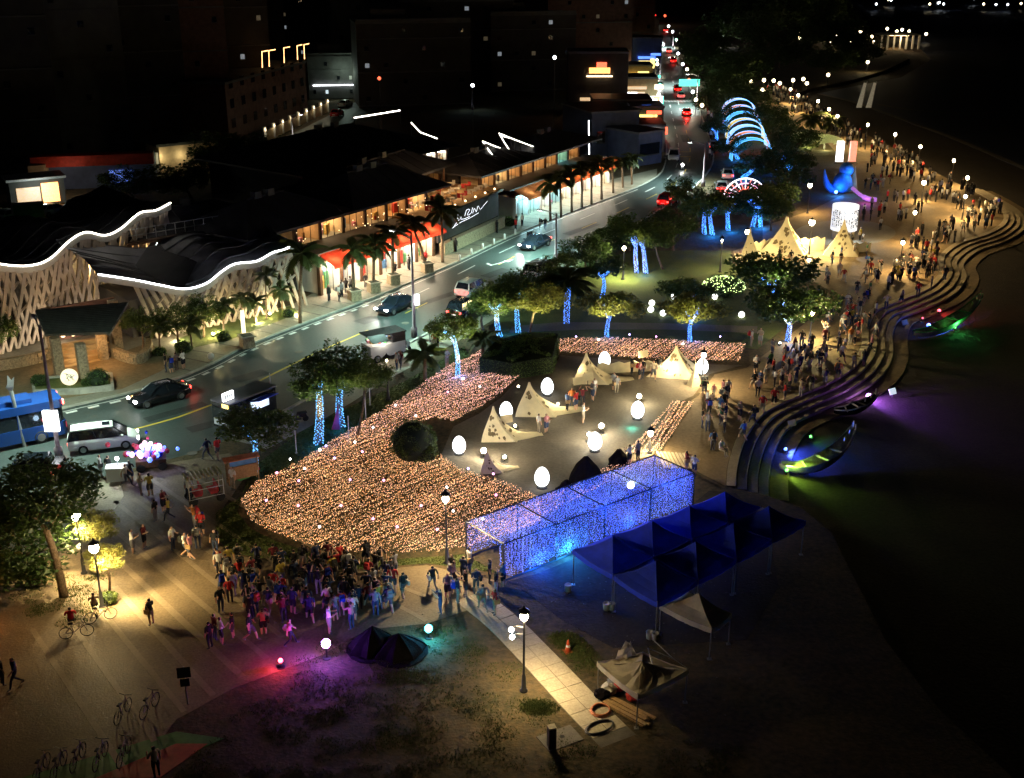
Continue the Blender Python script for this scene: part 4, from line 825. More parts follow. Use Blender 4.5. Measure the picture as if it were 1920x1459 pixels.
def palm(label, base, ctop, fl, n=15, tr=.16, wrap=None, group='palms', z0=0, planter=False, ball=False):
    p = G(*base, z0); t = thing('palm_tree', label, 'palm', p, rnd.random() * 6, group, None); t.rotation_euler = (0, 0, 0)
    c = D(ctop[0], ctop[1], p.y) - p; mb = MB(); pts = cr([Vector((0, 0, 0)), Vector((c.x * .4, 0, c.z * .5)), c], 5)
    mb.tube(pts, [tr * (1.2 - .4 * i / (len(pts) - 1)) * (1 + .06 * (i % 2)) for i in range(len(pts))], 8); tk = mb.build('trunk', M['bark'], t, smooth=True)
    for i in range(n):
        a = i * 2.4 + rnd.uniform(-.2, .2); o = ob('frond', FRONDS[i % 2], t, c, a, fl * rnd.uniform(.85, 1.1)); o.rotation_euler = (0, rnd.uniform(-.75, .35) if i % 3 else rnd.uniform(-1.0, -.5), a)
    if wrap: ledwrap([pts], [(tr * 1.2, tr)], 2.0, wrap, .05).build('fairy_lights', M[wrap], t)['kind'] = 'stuff'
    return t
PG = 'palms along the mall pavement'
for i, (b, top, fl, lab) in enumerate([((563, 606), (566, 478), 2.6, 'tall palm with lit trunk at the pavilion corner'), ((664, 560), (660, 470), 2.4, 'palm before the first red awning'), ((700, 545), (702, 458), 2.4, 'palm before the second red awning'), ((737, 530), (736, 440), 2.4, 'palm before the third red awning'), ((800, 508), (772, 420), 2.4, 'palm at the end of the red awnings'), ((830, 492), (828, 398), 2.6, 'palm left of the neon scrawl wall')]):
    t = palm(lab, b, top, fl, 15, .15, None, PG, .13)
    if i == 0: slight(Vector((.5, -.9, .15)), (0, 0, 4), 140, (1, .85, .55), 40, .5, t)
for i, (b, top, fl, lab) in enumerate([((1032, 414), (1030, 345), 2.2, 'first'), ((1052, 408), (1050, 338), 2.2, 'second'), ((1072, 398), (1071, 330), 2.2, 'third'), ((1091, 389), (1090, 322), 2.2, 'fourth'), ((1109, 383), (1108, 316), 2.2, 'fifth'), ((1128, 374), (1127, 308), 2.2, 'sixth'), ((1150, 362), (1148, 312), 2.0, 'seventh'), ((1168, 352), (1166, 305), 2.0, 'eighth'), ((1185, 346), (1184, 298), 2.0, 'ninth')]):
    t = palm('%s palm of the row before the gallery shops counting from the neon wall' % lab, b, top, fl, 13, .14, None, 'palms before the gallery', .13)
    if i % 2 == 0: slight(Vector((.5, -.8, .15)), (0, 0, 4), 90, (1, .9, .6), 45, .5, t)
palm('short bushy palm at the edge of the pedestrian path', (797, 712), (797, 668), 2.0, 20, .14, None, 'park palms')
palm('short palm behind the cyan-lit curved trunk', (905, 672), (906, 640), 1.9, 18, .15, None, 'park palms')
palm('tall palm with blue-lit trunk beside the road', (1062, 606), (1065, 535), 3.2, 20, .2, 'blue_led', 'park palms')
palm('far palm left of the promenade crowd', (1520, 248), (1520, 225), 3.0, 14, .18, None, 'park palms'); palm('far bright palm beside the promenade crowd', (1560, 252), (1558, 228), 3.2, 14, .18, None, 'park palms')
for i, (x, y, tx, ty, lab) in enumerate([(1122, 642, 1140, 575, 'under the left amber-leaved tree'), (1280, 650, 1292, 580, 'under the right amber-leaved tree'), (1005, 650, 1005, 565, 'under the pale barked forked tree'), (925, 640, 935, 565, 'under the blue-lit roadside group'), (868, 716, 852, 615, 'under the curved cyan trunk'), (1462, 648, 1480, 570, 'under the dark spreading tree'), (972, 730, 968, 690, 'at the foot of the clipped hedge'), (600, 850, 610, 720, 'under the dark pair with cyan trunks'), (1450, 575, 1452, 512, 'under the flat-crowned tree before the tents')]):
    q = thing('tree_uplight', 'small warm uplight %s' % lab, 'light', G(x, y), 0, 'tree uplights'); MB().lathe([(.12, 0), (.14, .18), (.16, .22)], 8).build('housing', M['black_metal'], q); MB().ball((0, 0, .24), .1, 8).build('bulb', M['lamp_globe'], q); slight((0, 0, .4), D(tx, ty, G(x, y).y + .3) - G(x, y), 3600, (.95, .95, .40), 85, .8, q)
GG = 'small palms of the mall garden'
for i, (b, top, lab) in enumerate([((300, 660), (298, 615), 'beside the gate stone wall'), ((360, 655), (356, 610), 'in front of the lattice legs'), ((420, 625), (418, 575), 'at the garden middle'), ((455, 612), (452, 560), 'left of the taller garden palm'), ((500, 598), (498, 520), 'rising against the lattice screen'), ((480, 606), (476, 570), 'low beside the garden lights'), ((530, 590), (528, 545), 'nearest the first shop')]):
    palm('small garden palm %s' % lab, b, top, 1.5, 12, .08, None, GG, .13)
for i, (x, y, lab) in enumerate([(400, 632, 'brightest'), (458, 625, 'middle'), (506, 594, 'farthest')]):
    q = thing('garden_uplight', '%s small yellow uplight on the mall garden lawn' % lab, 'light', G(x, y, .14), 0, 'garden uplights'); MB().lathe([(.1, 0), (.14, .2), (.16, .25)], 8).build('housing', M['black_metal'], q); MB().ball((0, 0, .3), .13, 8).build('bulb', M['lamp_globe'], q); plight((0, -.3, .7), 220, (1, .8, .35), .1, q)
# shrubs, topiary, hedge
def shrub(name, label, base, rpx, sz, m='hedge', n=3, group=None, z0=0, dens=900, leaf=.06):
    p = G(*base, z0); d = (p - Vector((0, 0, CH))).length; r_ = rpx * d / FP; t = thing(name, label, 'bush', p, 0, group)
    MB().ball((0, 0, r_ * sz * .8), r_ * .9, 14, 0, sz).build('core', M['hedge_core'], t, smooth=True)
    rr_ = random.Random(int(base[0])); cl = []
    for i in range(n * 30):
        a = rr_.random() * 6.28; q = rr_.uniform(-.5, 1); cc = math.sqrt(max(0, 1 - q * q)); cl.append(((math.cos(a) * cc * r_ * .9, math.sin(a) * cc * r_ * .9, r_ * sz * .8 + q * r_ * .9 * sz), .24 * r_ / 2 + .08, 1))
    ob('foliage', leafmesh('foliage', cl, dens, leaf, m, 5), t); return t
shrub('topiary_bush', 'large clipped round bush between the amber field and the egg plaza', (776, 862), 44, 1.0, dens=700)
shrub('topiary_bush', 'small clipped round bush against the large one', (796, 866), 26, .9, dens=700)
hp = GP([(900, 702), (960, 712), (1035, 700), (1046, 655), (985, 652), (930, 668)]); hg = thing('clipped_hedge', 'big flat-topped clipped hedge block beside the amber light field', 'hedge', hp[0])
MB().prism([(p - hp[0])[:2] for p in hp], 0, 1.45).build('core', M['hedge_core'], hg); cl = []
n_ = len(hp)
for i in range(n_):
    a, b = hp[i] - hp[0], hp[(i + 1) % n_] - hp[0]; k = max(2, int((b - a).length / .35))
    for j in range(k):
        for z in (.2, .55, .9, 1.25): cl.append((a.lerp(b, j / k) + Vector((0, 0, z)), .24, 1))
for _ in range(260):
    ws_ = [rnd.random() ** 1.2 for _ in hp]; sm_ = sum(ws_); q = sum(((p - hp[0]) * (w_ / sm_) for p, w_ in zip(hp, ws_)), Vector()); i = rnd.randrange(n_); q = q.lerp(hp[i] - hp[0], rnd.random() * .9); cl.append((q + Vector((0, 0, 1.48)), .26, .6))
ob('foliage', leafmesh('foliage', cl, 620, .06, 'hedge', 8), hg)
for i, (x, y, r_, lab) in enumerate([(75, 722, 13, 'dark shrub at the left end of the planter bed'), (185, 722, 20, 'dark wide shrub at the right end of the planter bed'), (163, 722, 8, 'small shrub beside the moon sign')]): shrub('shrub', lab, (x, y), r_, .8, 'leaf_dark', 2, 'planter shrubs', .5)
for i, (x, y, r_, lab) in enumerate([(205, 1130, 14, 'small round shrub under the plaza lamp'), (345, 662, 16, 'low shrub beside the mall lawn edge'), (300, 668, 12, 'low shrub next to the standing group'), (420, 640, 14, 'low shrub at the lit garden corner'), (540, 596, 12, 'low shrub under the corner palm'), (955, 424, 12, 'shrub at the corner of the neon wall')]): shrub('shrub', lab, (x, y), r_, .8, 'leaf', 2, 'low shrubs')
nb = shrub('lit_bush', 'broad bush netted with tiny warm green lights on the dark lawn', (1356, 552), 40, .45, 'leaf', 3, None, 0, 500, .08)
mb = MB(); d_ = (G(1356, 552) - Vector((0, 0, CH))).length; r_ = 40 * d_ / FP
for i in range(260):
    a = rnd.random() * 6.28; q = rnd.uniform(0, 1); cc = math.sqrt(1 - q * q); mb.octa((math.cos(a) * cc * r_, math.sin(a) * cc * r_, r_ * .45 * (.8 + q)), .06)
mb.build('net_lights', glow('net_green', (.75, 1, .35), 3.0), nb)['kind'] = 'stuff'
# grass tufts on the lit verges
def grass(label, polys, n, h):
    mb = MB(); 
    for poly in polys:
        P = GP(poly); xs = [p.x for p in P]; ys = [p.y for p in P]; k = 0
        while k < n:
            x, y = rnd.uniform(min(xs), max(xs)), rnd.uniform(min(ys), max(ys))
            if inside(P, x, y):
                k += 1; a = rnd.random() * 3.14; w_ = .05; hh = h * rnd.uniform(.5, 1.4); lx, ly = rnd.uniform(-.08, .08), rnd.uniform(-.08, .08)
                mb.add([(x - w_ * math.cos(a), y - w_ * math.sin(a), .0), (x + w_ * math.cos(a), y + w_ * math.sin(a), 0), (x + lx, y + ly, hh)], [(0, 1, 2)])
    o = mb.build('grass', M['lawn'], None); o['kind'] = 'stuff'; o['label'] = label; o['category'] = 'grass'
def inside(P, x, y):
    c = False; j = len(P) - 1
    for i in range(len(P)):
        if (P[i].y > y) != (P[j].y > y) and x < (P[j].x - P[i].x) * (y - P[i].y) / (P[j].y - P[i].y) + P[i].x: c = not c
        j = i
    return c
grass('short grass verge around the amber light field', [[(405, 960), (455, 930), (445, 960), (470, 992), (520, 1016), (600, 1042), (700, 1052), (870, 1040), (935, 1075), (800, 1056), (640, 1070), (430, 1036), (405, 1005)], [(560, 812), (640, 770), (760, 715), (870, 650), (880, 668), (760, 742), (640, 818), (560, 868), (480, 902), (455, 925), (470, 880)]], 9000, .06)
def patches(n, poly):                     # irregular small patches for scattered turf
    P = GP(poly); xs = [p.x for p in P]; ys = [p.y for p in P]; out = []
    while len(out) < n:
        x, y = rnd.uniform(min(xs), max(xs)), rnd.uniform(min(ys), max(ys))
        if inside(P, x, y) and min((Vector((x, y, 0)) - q_).length for q_ in pth) > 1.9: out.append((x, y, rnd.uniform(.3, 1.0)))
    return out
def turf(label, pts, per, h):
    mb = MB()
    for x0, y0, r_ in pts:
        for _ in range(int(per * r_ * r_)):
            a = rnd.random() * 6.28; q = r_ * math.sqrt(rnd.random()); x, y = x0 + math.cos(a) * q, y0 + math.sin(a) * q * .7; b = rnd.random() * 3.14; w_ = .022; hh = h * rnd.uniform(.4, 1.3)
            mb.add([(x - w_ * math.cos(b), y - w_ * math.sin(b), .01), (x + w_ * math.cos(b), y + w_ * math.sin(b), .01), (x + rnd.uniform(-.06, .06), y + rnd.uniform(-.06, .06), hh)], [(0, 1, 2)])
    o = mb.build('grass', M['lawn']); o['kind'] = 'stuff'; o['label'] = label; o['category'] = 'grass'
turf('ragged turf scattered over the dark ground at the bottom', patches(150, [(640, 1200), (900, 1160), (1000, 1250), (1130, 1400), (1350, 1380), (1400, 1459), (330, 1459), (440, 1320)]), 210, .11)
turf('ragged turf beside the slab path and sandy yard', patches(36, [(1000, 1180), (1060, 1190), (1140, 1290), (1100, 1290)]) + patches(30, [(940, 1200), (990, 1250), (1070, 1340), (1010, 1330)]) + patches(40, [(20, 1060), (200, 1080), (225, 1120), (130, 1170), (20, 1150)]), 260, .10)
pb_ = MB()
for x, y, r_ in patches(420, [(640, 1200), (935, 1100), (1130, 1060), (1400, 1000), (1450, 1150), (1350, 1380), (1300, 1459), (500, 1459)]): pb_.octa((x, y, .02), rnd.uniform(.02, .06), rnd.uniform(.015, .04))
o = pb_.build('gravel', M['concrete_dark']); o['kind'] = 'stuff'; o['label'] = 'loose pebbles strewn over the sandy yard and bare ground'; o['category'] = 'gravel'
# ------------------------------------------------------------------ light field, eggs, lanterns, tunnel, tents
FL = [glow('bulb_amber', (1, .40, .11), 2.1, True), glow('bulb_gold', (1, .56, .25), 2.6, True), glow('bulb_peach', (1, .47, .28), 2.1, True), glow('bulb_pink', (1, .50, .46), 2.3, True), mat('stem', (.05, .07, .02), .8)]
field1 = [(905, 660), (880, 675), (842, 690), (762, 746), (640, 822), (560, 872), (482, 908), (452, 945), (472, 985), (522, 1010), (600, 1034), (700, 1045), (830, 1040), (885, 1030), (1015, 985), (1010, 938), (960, 914), (860, 884), (826, 858), (780, 855), (760, 800), (820, 790), (850, 795), (900, 770), (940, 742), (978, 706), (900, 705)]
field2 = [(1030, 640), (1150, 638), (1250, 642), (1398, 650), (1386, 682), (1240, 680), (1050, 664)]
field3 = [(1262, 757), (1300, 760), (1238, 852), (1172, 858)]
field4 = [(885, 1030), (940, 1018), (1215, 872), (1170, 868), (1010, 940)]
def lightfield(label, px, dx, dr, pinky):
    P = GP(px); xs = [p.x for p in P]; ys = [p.y for p in P]; mb = MB(); ca, sa = math.cos(dr), math.sin(dr)
    cx, cy_ = sum(xs) / len(xs), sum(ys) / len(ys); R_ = max(max(xs) - min(xs), max(ys) - min(ys)); big = MB()
    n = int(R_ / .29)
    for i in range(-n, n):
        s = -R_; row = i * .29 + rnd.gauss(0, .02); dens = .62 + .38 * rnd.random() ** .5; rb = rnd.random() < .35
        wob = rnd.random() * 6
        while s < R_:
            s += dx * rnd.uniform(.7, 1.3); rr_ = row + .05 * math.sin(s * 1.1 + wob) + rnd.gauss(0, .048)
            x, y = cx + s * ca - rr_ * sa, cy_ + s * sa + rr_ * ca
            if rnd.random() > dens * (.84 + .16 * math.sin(x * .9 + 1.3 * math.sin(y * .7)) ) or not inside(P, x, y): continue
            pk = pinky(x, y); m = 3 if rnd.random() < pk * .45 else (2 if rnd.random() < .2 + pk * .5 else (1 if rnd.random() < .5 else 0))
            z = rnd.uniform(.22, .36); r_ = (rnd.uniform(.011, .021) if rnd.random() < .90 else rnd.uniform(.022, .030)) * (1.15 if rb else .95)
            mb.octa((x, y, z), r_, r_ * 1.5, m)
            if rnd.random() < .3: mb.add([(x - .012, y, 0), (x + .012, y, 0), (x, y, z)], [(0, 1, 2)], 4)
    o = mb.build('light_field', FL); o['kind'] = 'stuff'; o['label'] = label; o['category'] = 'light field'; return o
lightfield('dense field of amber and pink light bulbs on stems covering the ground', field1, .034, .80, lambda x, y: max(0, min(1, (y - 76) / 10)))
lightfield('strip of amber light bulbs behind the cream lanterns', field2, .036, 1.0, lambda x, y: .35)
lightfield('narrow strip of amber light bulbs beside the promenade', field3, .036, 1.2, lambda x, y: .2)
lightfield('amber light bulbs on the floor of the blue light tunnel', field4, .06, .80, lambda x, y: .5)
STAR = [glow('star_white', (1, .95, .9), 9), glow('star_violet', (.55, .4, 1), 8), glow('star_pink', (1, .35, .8), 6)]
sm_ = [MB().ball((0, 0, 0), .075, 8).mesh('bulb', m) for m in STAR]; stm = MB().tube([(0, 0, -.42), (0, 0, -.05)], .012, 4).mesh('stem', M['black_metal'])
SL_ = [(612, 847, 1), (666, 840, 0), (628, 870, 1), (680, 858, 2), (545, 872, 0), (520, 898, 2), (572, 890, 0), (561, 913, 2), (657, 911, 2), (720, 912, 2), (760, 868, 1), (838, 925, 0), (878, 890, 1), (925, 900, 2), (640, 960, 2), (700, 985, 2), (560, 960, 2), (600, 1000, 0), (745, 1000, 2), (790, 960, 2), (820, 1005, 2), (850, 970, 0), (905, 985, 0), (500, 950, 2), (780, 790, 0), (840, 745, 2), (900, 735, 0), (955, 690, 1), (1180, 636, 1), (1350, 640, 1), (1230, 640, 2), (1080, 640, 1), (870, 720, 2), (742, 770, 0), (700, 812, 0), (930, 940, 2)]
for i, (x, y, k) in enumerate(SL_):
    p = G(x, y); t = thing('star_light', '%s star bulb in the amber light field, %s from the left' % (['white', 'violet', 'pink'][k], ORD[sum(1 for q_ in SL_ if q_[2] == k and q_[0] + q_[1] * .001 < x + y * .001)]), 'bulb', (p.x, p.y, .45), 0, '%s star bulbs in the light field' % ['white', 'violet', 'pink'][k]); ob('bulb', sm_[k], t); ob('stem', stm, t)
# eggs
em = MB(); em.lathe([(.02, 0)] + [(.52 * math.sin(math.pi * q) * (1.0 - .13 * math.cos(math.pi * (1 - q))), .72 * (1 - math.cos(math.pi * q))) for q in [i / 16 for i in range(1, 16)]] + [(.01, 1.44)], 24); egm = em.mesh('shell', M['egg_glow'], True); bsm = MB().lathe([(.4, 0), (.38, .1), (.3, .14)], 14).mesh('base', M['black_metal'])
for lab, x, y, s in [('beside the clipped round bush', 861, 852, .9), ('between the two nearer cream lanterns', 949, 787, .95), ('behind the second cream lantern', 1026, 741, .95), ('nearest the blue light tunnel', 1016, 914, .95), ('beside the double floodlight in the plaza centre', 1115, 846, .95), ('beside the teal lit floodlight', 1195, 786, .95), ('in front of the far amber strip', 1133, 690, .95), ('behind the lamp post at the promenade corner', 1316, 703, .95)]:
    t = thing('glowing_egg', 'large glowing white egg %s' % lab, 'egg', G(x, y), 0, 'glowing eggs on the plaza', s); ob('shell', egm, t, (0, 0, .1)); ob('base', bsm, t)
for i, (x, y, lab) in enumerate([(1222, 574, 'upper of the close pair'), (1220, 586, 'lower of the close pair'), (1243, 593, 'just right of the pair'), (1262, 562, 'beside the amber tree crown'), (1340, 562, 'under the netted bush'), (1390, 596, 'alone on the right of the dark lawn')]):
    t = thing('glow_ball', 'small glowing white ball on the lawn, %s' % lab, 'ball', G(x, y), 0, 'glowing balls on the lawn'); MB().ball((0, 0, .32), .3, 14).build('globe', M['ball_glow'], t, smooth=True); MB().lathe([(.14, 0), (.12, .06)], 8).build('base', M['black_metal'], t)
# cream paper lanterns shaped like folded peaks
def peak(label, px, h, wd, rz, tail, marks=10, group='cream paper lanterns'):
    t = thing('paper_lantern', label, 'lantern', G(*px), rz, group); r_ = random.Random(int(px[0])); n = 9
    for f in range(4):                      # four curved panels
        mb = MB(); a0, a1 = f * math.pi / 2 + .5, (f + 1) * math.pi / 2 + .5; rows = []
        for i in range(n + 1):
            q = i / n; rr_ = wd / 2 * ((1 - q) ** 1.5 * .96 + .04); sq = (1.0, .55)
            A = Vector((math.cos(a0) * rr_ * 1.25, math.sin(a0) * rr_ * .8, h * q)); B = Vector((math.cos(a1) * rr_ * 1.25, math.sin(a1) * rr_ * .8, h * q))
            A.x += tail * .25 * (1 - q) ** 3; B.x += tail * .25 * (1 - q) ** 3
            rows.append([A.lerp(B, k / 5) * 1 + Vector((0, 0, -.10 * h * math.sin(math.pi * k / 5) * q * (1 - q))) for k in range(6)])
        mb.grid(rows); o = mb.build('panel', M['paper'], t, smooth=False)
        if f in (2, 3):
            mk = MB()
            for _ in range(marks):
                q = r_.uniform(.12, .72); k = r_.uniform(.2, .75); i = int(q * n); a, b = rows[i], rows[i + 1]; c = a[0].lerp(a[5], k); nn = Vector((math.cos((a0 + a1) / 2), math.sin((a0 + a1) / 2), .5)).normalized(); e = (a[5] - a[0]).normalized(); g_ = (b[2] - a[2]).normalized(); s_ = r_.uniform(.05, .16) * wd / 3
                pts = [c + nn * .03 + e * math.cos(w_) * s_ * r_.uniform(.5, 1.2) + g_ * math.sin(w_) * s_ * r_.uniform(.7, 1.6) for w_ in (0, 1.2, 2.4, 3.6, 4.9)]; mk.add(pts, [(0, 1, 2, 3, 4)])
            mk.build('cut_pattern', M['paper_mark'], o)
    if tail:
        mb = MB(); rows = []
        for i in range(8):
            q = i / 7; rows.append([Vector((wd * .35 + tail * q, yy * wd * .34 * (1 - q * .7), .03 + (.42 * (1 - q) ** 1.3 * h * .4) * (1 - abs(yy) ** 1.5) + .05 * r_.random())) for yy in (-1, -.5, 0, .5, 1)])
        mb.grid(rows); mb.build('trailing_sheet', M['paper'], t)
    mb = MB()
    for a in range(4): mb.tube([(math.cos(a * 1.57 + .5) * wd * .6, math.sin(a * 1.57 + .5) * wd * .39, .01), (math.cos(a * 1.57 + .5) * wd * .55, math.sin(a * 1.57 + .5) * wd * .36, .06), (0, 0, h * 1.02)], .025, 4)
    return t
def flood(label, px, e, col, z=.5, m='lamp_globe', r_=.17, aim=None, group='floodlights on the egg plaza'):
    t = thing('floodlight', label, 'floodlight', G(*px), 0, group); MB().lathe([(.28, 0), (.28, .04), (.04, .06), (.04, z - .12)], 10).build('stand', M['black_metal'], t); MB().box((0, .08, z), (.42, .14, .34)).build('housing', M['black_metal'], t); MB().ball((0, -.06, z), r_, 10).build('bulb', M[m], t, smooth=True)
    plight((0, -.30, z + .7), e * 1.15, col, .2, t); return t
peak('cream folded peak lantern nearest the round bush, dark pattern on its face', (925, 822), 2.5, 3.0, .2, 2.6, 14)
peak('tall triangular cream lantern with long trailing sheet in the plaza middle', (992, 774), 2.5, 3.6, .15, 3.2, 4)
peak('slim cream peak lantern beside the hedge and far egg', (1098, 714), 2.4, 3.4, .1, 2.8, 5)
peak('broad cream lantern with dark cut pattern before the far amber strip', (1266, 700), 2.4, 4.6, 0, 0, 10)
peak('small crumpled cream lantern at the front of the plaza under the brightest floodlight', (914, 884), 1.6, 1.8, .3, 1.6, 6)
peak('ragged cream lantern figure right of the teal lit egg', (1302, 722), 2.0, 1.4, .8, 0, 4)
peak('wide cream tent lantern with carved face beyond the dark flat tree', (1470, 474), 4.2, 6.4, 0, 0, 14)
peak('cream tent lantern right under the tall white column', (1577, 476), 4.0, 4.6, .1, 0, 12)
peak('tilted cream sail lantern at the left end of the far lantern group', (1402, 492), 4.0, 3.4, .2, 2, 3)
def screen(label, pts, h):
    P = GP(pts); t = thing('paper_screen', label, 'screen', P[0], 0, 'cream paper screens'); 
    for i in range(len(P) - 1):
        a, b = P[i] - P[0], P[i + 1] - P[0]; mb = MB(); rows = [[a.lerp(b, k / 6) + Vector((0, .04 * math.sin(k * 1.7), h * q * (1 + .12 * math.sin(k * 2.1)))) for k in range(7)] for q in (0, .5, 1)]; mb.grid(rows); mb.grid([[p + Vector((0, .06, 0)) for p in r_][::-1] for r_ in rows]); mb.build('panel', M['paper'], t)
screen('long low cream paper screen joining the far lanterns', [(1412, 482), (1440, 474), (1500, 474), (1545, 470)], 1.6)
screen('low cream paper screen right of the far lanterns', [(1600, 474), (1632, 472)], 1.1)
screen('low cream paper screen between the two back lanterns', [(1120, 702), (1180, 698), (1232, 696)], .9)
flood('brightest floodlight at the front left of the egg plaza', (907, 858), 420, (1, .88, .62), .55, 'lamp_globe', .2)
flood('small floodlight pointing at the crumpled lantern', (946, 866), 150, (1, .84, .55), .4, 'lamp_globe', .12)
flood('small floodlight at the foot of the nearest peak lantern', (966, 806), 110, (1, .84, .5), .35, 'lamp_globe', .1)
flood('small floodlight at the foot of the triangular lantern', (1046, 765), 110, (1, .84, .5), .35, 'lamp_globe', .1)
flood('upper of the double floodlights behind the centre egg', (1127, 812), 420, (1, .9, .66), .6, 'lamp_globe', .2)
flood('lower of the double floodlights behind the centre egg', (1104, 828), 240, (1, .9, .66), .6, 'lamp_globe', .15)
flood('floodlight above the teal lit egg', (1198, 756), 380, (1, .9, .6), .6, 'lamp_globe', .19)
flood('floodlight on the ground before the far tent lanterns', (1516, 496), 260, (1, .85, .5), .5, 'lamp_globe', .2, None, 'floodlights before the far lanterns')
plight(G(1185, 795, .35), 40, (.1, 1, .8), .1, bpy.data.objects['floodlight.006'], 'teal_light').matrix_parent_inverse = Matrix.Translation(-G(1198, 756))
for q in ((1190, 692), (1255, 706), (1085, 712)):
    flood({1190: 'hidden warm floodlight behind the back visitors', 1255: 'warm floodlight before the broad patterned lantern', 1085: 'warm floodlight by the hedge-side lantern'}[q[0]], q, 170, (1, .82, .48), .35, 'lamp_globe', .08)
for q in ((1440, 486), (1560, 486), (1400, 505)):
    flood({1440: 'warm floodlight before the wide tent lantern', 1560: 'warm floodlight before the lantern under the column', 1400: 'warm floodlight before the sail lantern'}[q[0]], q, 300, (1, .78, .36), .35, 'lamp_globe', .08, None, 'floodlights before the far lanterns')
# signboards among the lanterns
for lab, x, y in [('yellow-lit information board left of the visitors', 1084, 742), ('information board right beside the other in the plaza', 1102, 734), ('pale yellow hanging board before the broad lantern', 1205, 690), ('small tilted board beside the nearest peak lantern', 950, 815)]:
    t = thing('info_board', lab, 'sign', G(x, y), .4, 'information boards on the plaza'); MB().box((0, 0, 1.25), (.9, .06, .6), 0, 0, 1, -.3).build('panel', M['paper'], t); MB().tube([(0, .05, 0), (0, .03, 1.2)], .03, 5).build('post', M['black_metal'], t)
# blue light tunnel
p0, p1, p3 = G(945, 1090), G(875, 1046), G(1298, 950); ux = (p3 - p0); Lx = ux.length; ux.normalize(); uy = (p1 - p0); Wy = uy.length; uy.normalize(); Hz = D(940, 1020, p0.y).z
tn = thing('light_tunnel', 'long box-framed tunnel hung with dense blue light strings beside the tents', 'light tunnel', p0)
Q = lambda s, d, z: ux * s + uy * d + Vector((0, 0, z))
NB = 4
for i in range(NB + 1):
    s = Lx * i / NB
    for d in (0, Wy): MB().beam(Q(s, d, 0), Q(s, d, Hz), .07).build('frame_post', M['black_metal'], tn)
    MB().beam(Q(s, 0, Hz), Q(s, Wy, Hz), .07).build('frame_beam', M['black_metal'], tn)
for d, z in ((0, Hz), (Wy, Hz), (0, .05), (Wy, .05)): MB().beam(Q(0, d, z), Q(Lx, d, z), .07).build('frame_rail', M['black_metal'], tn)
TB = [glow('tunnel_blue', (.012, .05, 1), 1.0, True), glow('tunnel_sky', (.03, .16, 1), 1.3, True), glow('tunnel_pale', (.25, .35, 1), 1.3, True), mat('wire', (.05, .06, .12), .6)]
def strings(fn, n, ln, step, dens=1.0, wire=True):
    mb = MB()
    for i in range(n):
        if rnd.random() > dens: continue
        k0 = rnd.random() * step; m = 0 if rnd.random() < .55 else (1 if rnd.random() < .85 else 2); l = ln * rnd.uniform(.9, 1.0); z = k0
        if wire: a, b = fn(i, 0), fn(i, l); mb.tube([a, b], .004, 3, 3)
        while z < l:
            mb.octa(fn(i, z) + Vector((rnd.gauss(0, .02), rnd.gauss(0, .02), 0)), rnd.uniform(.02, .04), None, m if rnd.random() < .8 else rnd.choice((0, 0, 1, 1, 2))); z += step * rnd.uniform(.7, 1.3)
    return mb
ns = int(Lx / .10)
strings(lambda i, z: Q((i + .5) * .10, 0, Hz - z), ns, Hz - .1, .10).build('light_curtain', TB, tn)['kind'] = 'stuff'
strings(lambda i, z: Q((i + .5) * .10, Wy, Hz - z), ns, Hz - .1, .12).build('light_curtain', TB, tn)['kind'] = 'stuff'
strings(lambda i, z: Q((i + .5) * .13, z, Hz + .02 - .08 * math.sin(math.pi * z / Wy)), int(Lx / .13), Wy, .13).build('roof_strings', TB, tn)['kind'] = 'stuff'
strings(lambda i, z: Q(Lx - .02, (i + .5) * .15, Hz - z), int(Wy / .15), Hz - .1, .1, .6).build('end_curtain', TB, tn)['kind'] = 'stuff'
strings(lambda i, z: Q(.4 + (i % 8) * .28, .25 + (i // 8) * .3, Hz - z), 32, Hz - .1, .1, .7).build('hanging_cluster', TB, tn)['kind'] = 'stuff'
MB().ball(Q(Lx * .75, Wy * .5, Hz - .4), .22, 10).build('work_light', M['lamp_white'], tn); plight(Q(Lx * .75, Wy * .5, Hz - .8), 120, (.7, .85, 1), .15, tn)
plight(Q(Lx * .16, -.35, .7), 420, (.01, .10, 1), .3, tn); plight(Q(Lx * .30, -.35, .7), 420, (.02, .30, 1), .3, tn); plight(Q(Lx * .45, Wy * .5, 1.2), 420, (.02, .08, 1), .3, tn); plight(Q(Lx * .62, -.4, 1.0), 300, (.01, .08, 1), .3, tn)
plight(Q(Lx * .5, -.5, Hz + .5), 420, (.02, .08, 1), .4, tn); plight(Q(Lx * .85, -.5, Hz + .4), 420, (.02, .08, 1), .4, tn); plight(Q(Lx * .2, -.5, Hz + .4), 260, (.02, .12, 1), .4, tn)
fw = thing('walkway_boards', 'pale slatted boardwalk at the far end of the blue tunnel', 'boardwalk', G(1262, 866)); 
for k in range(9):
    a, b = G(1232 + k * 7, 848 + k * .5) - G(1262, 866), G(1236 + k * 7 + 12, 880) - G(1262, 866)
    dv = b - a; MB().box((a + b) / 2 + Vector((0, 0, .06)), (dv.length, .16, .06), math.atan2(dv.y, dv.x)).build('board', M['concrete'], fw)
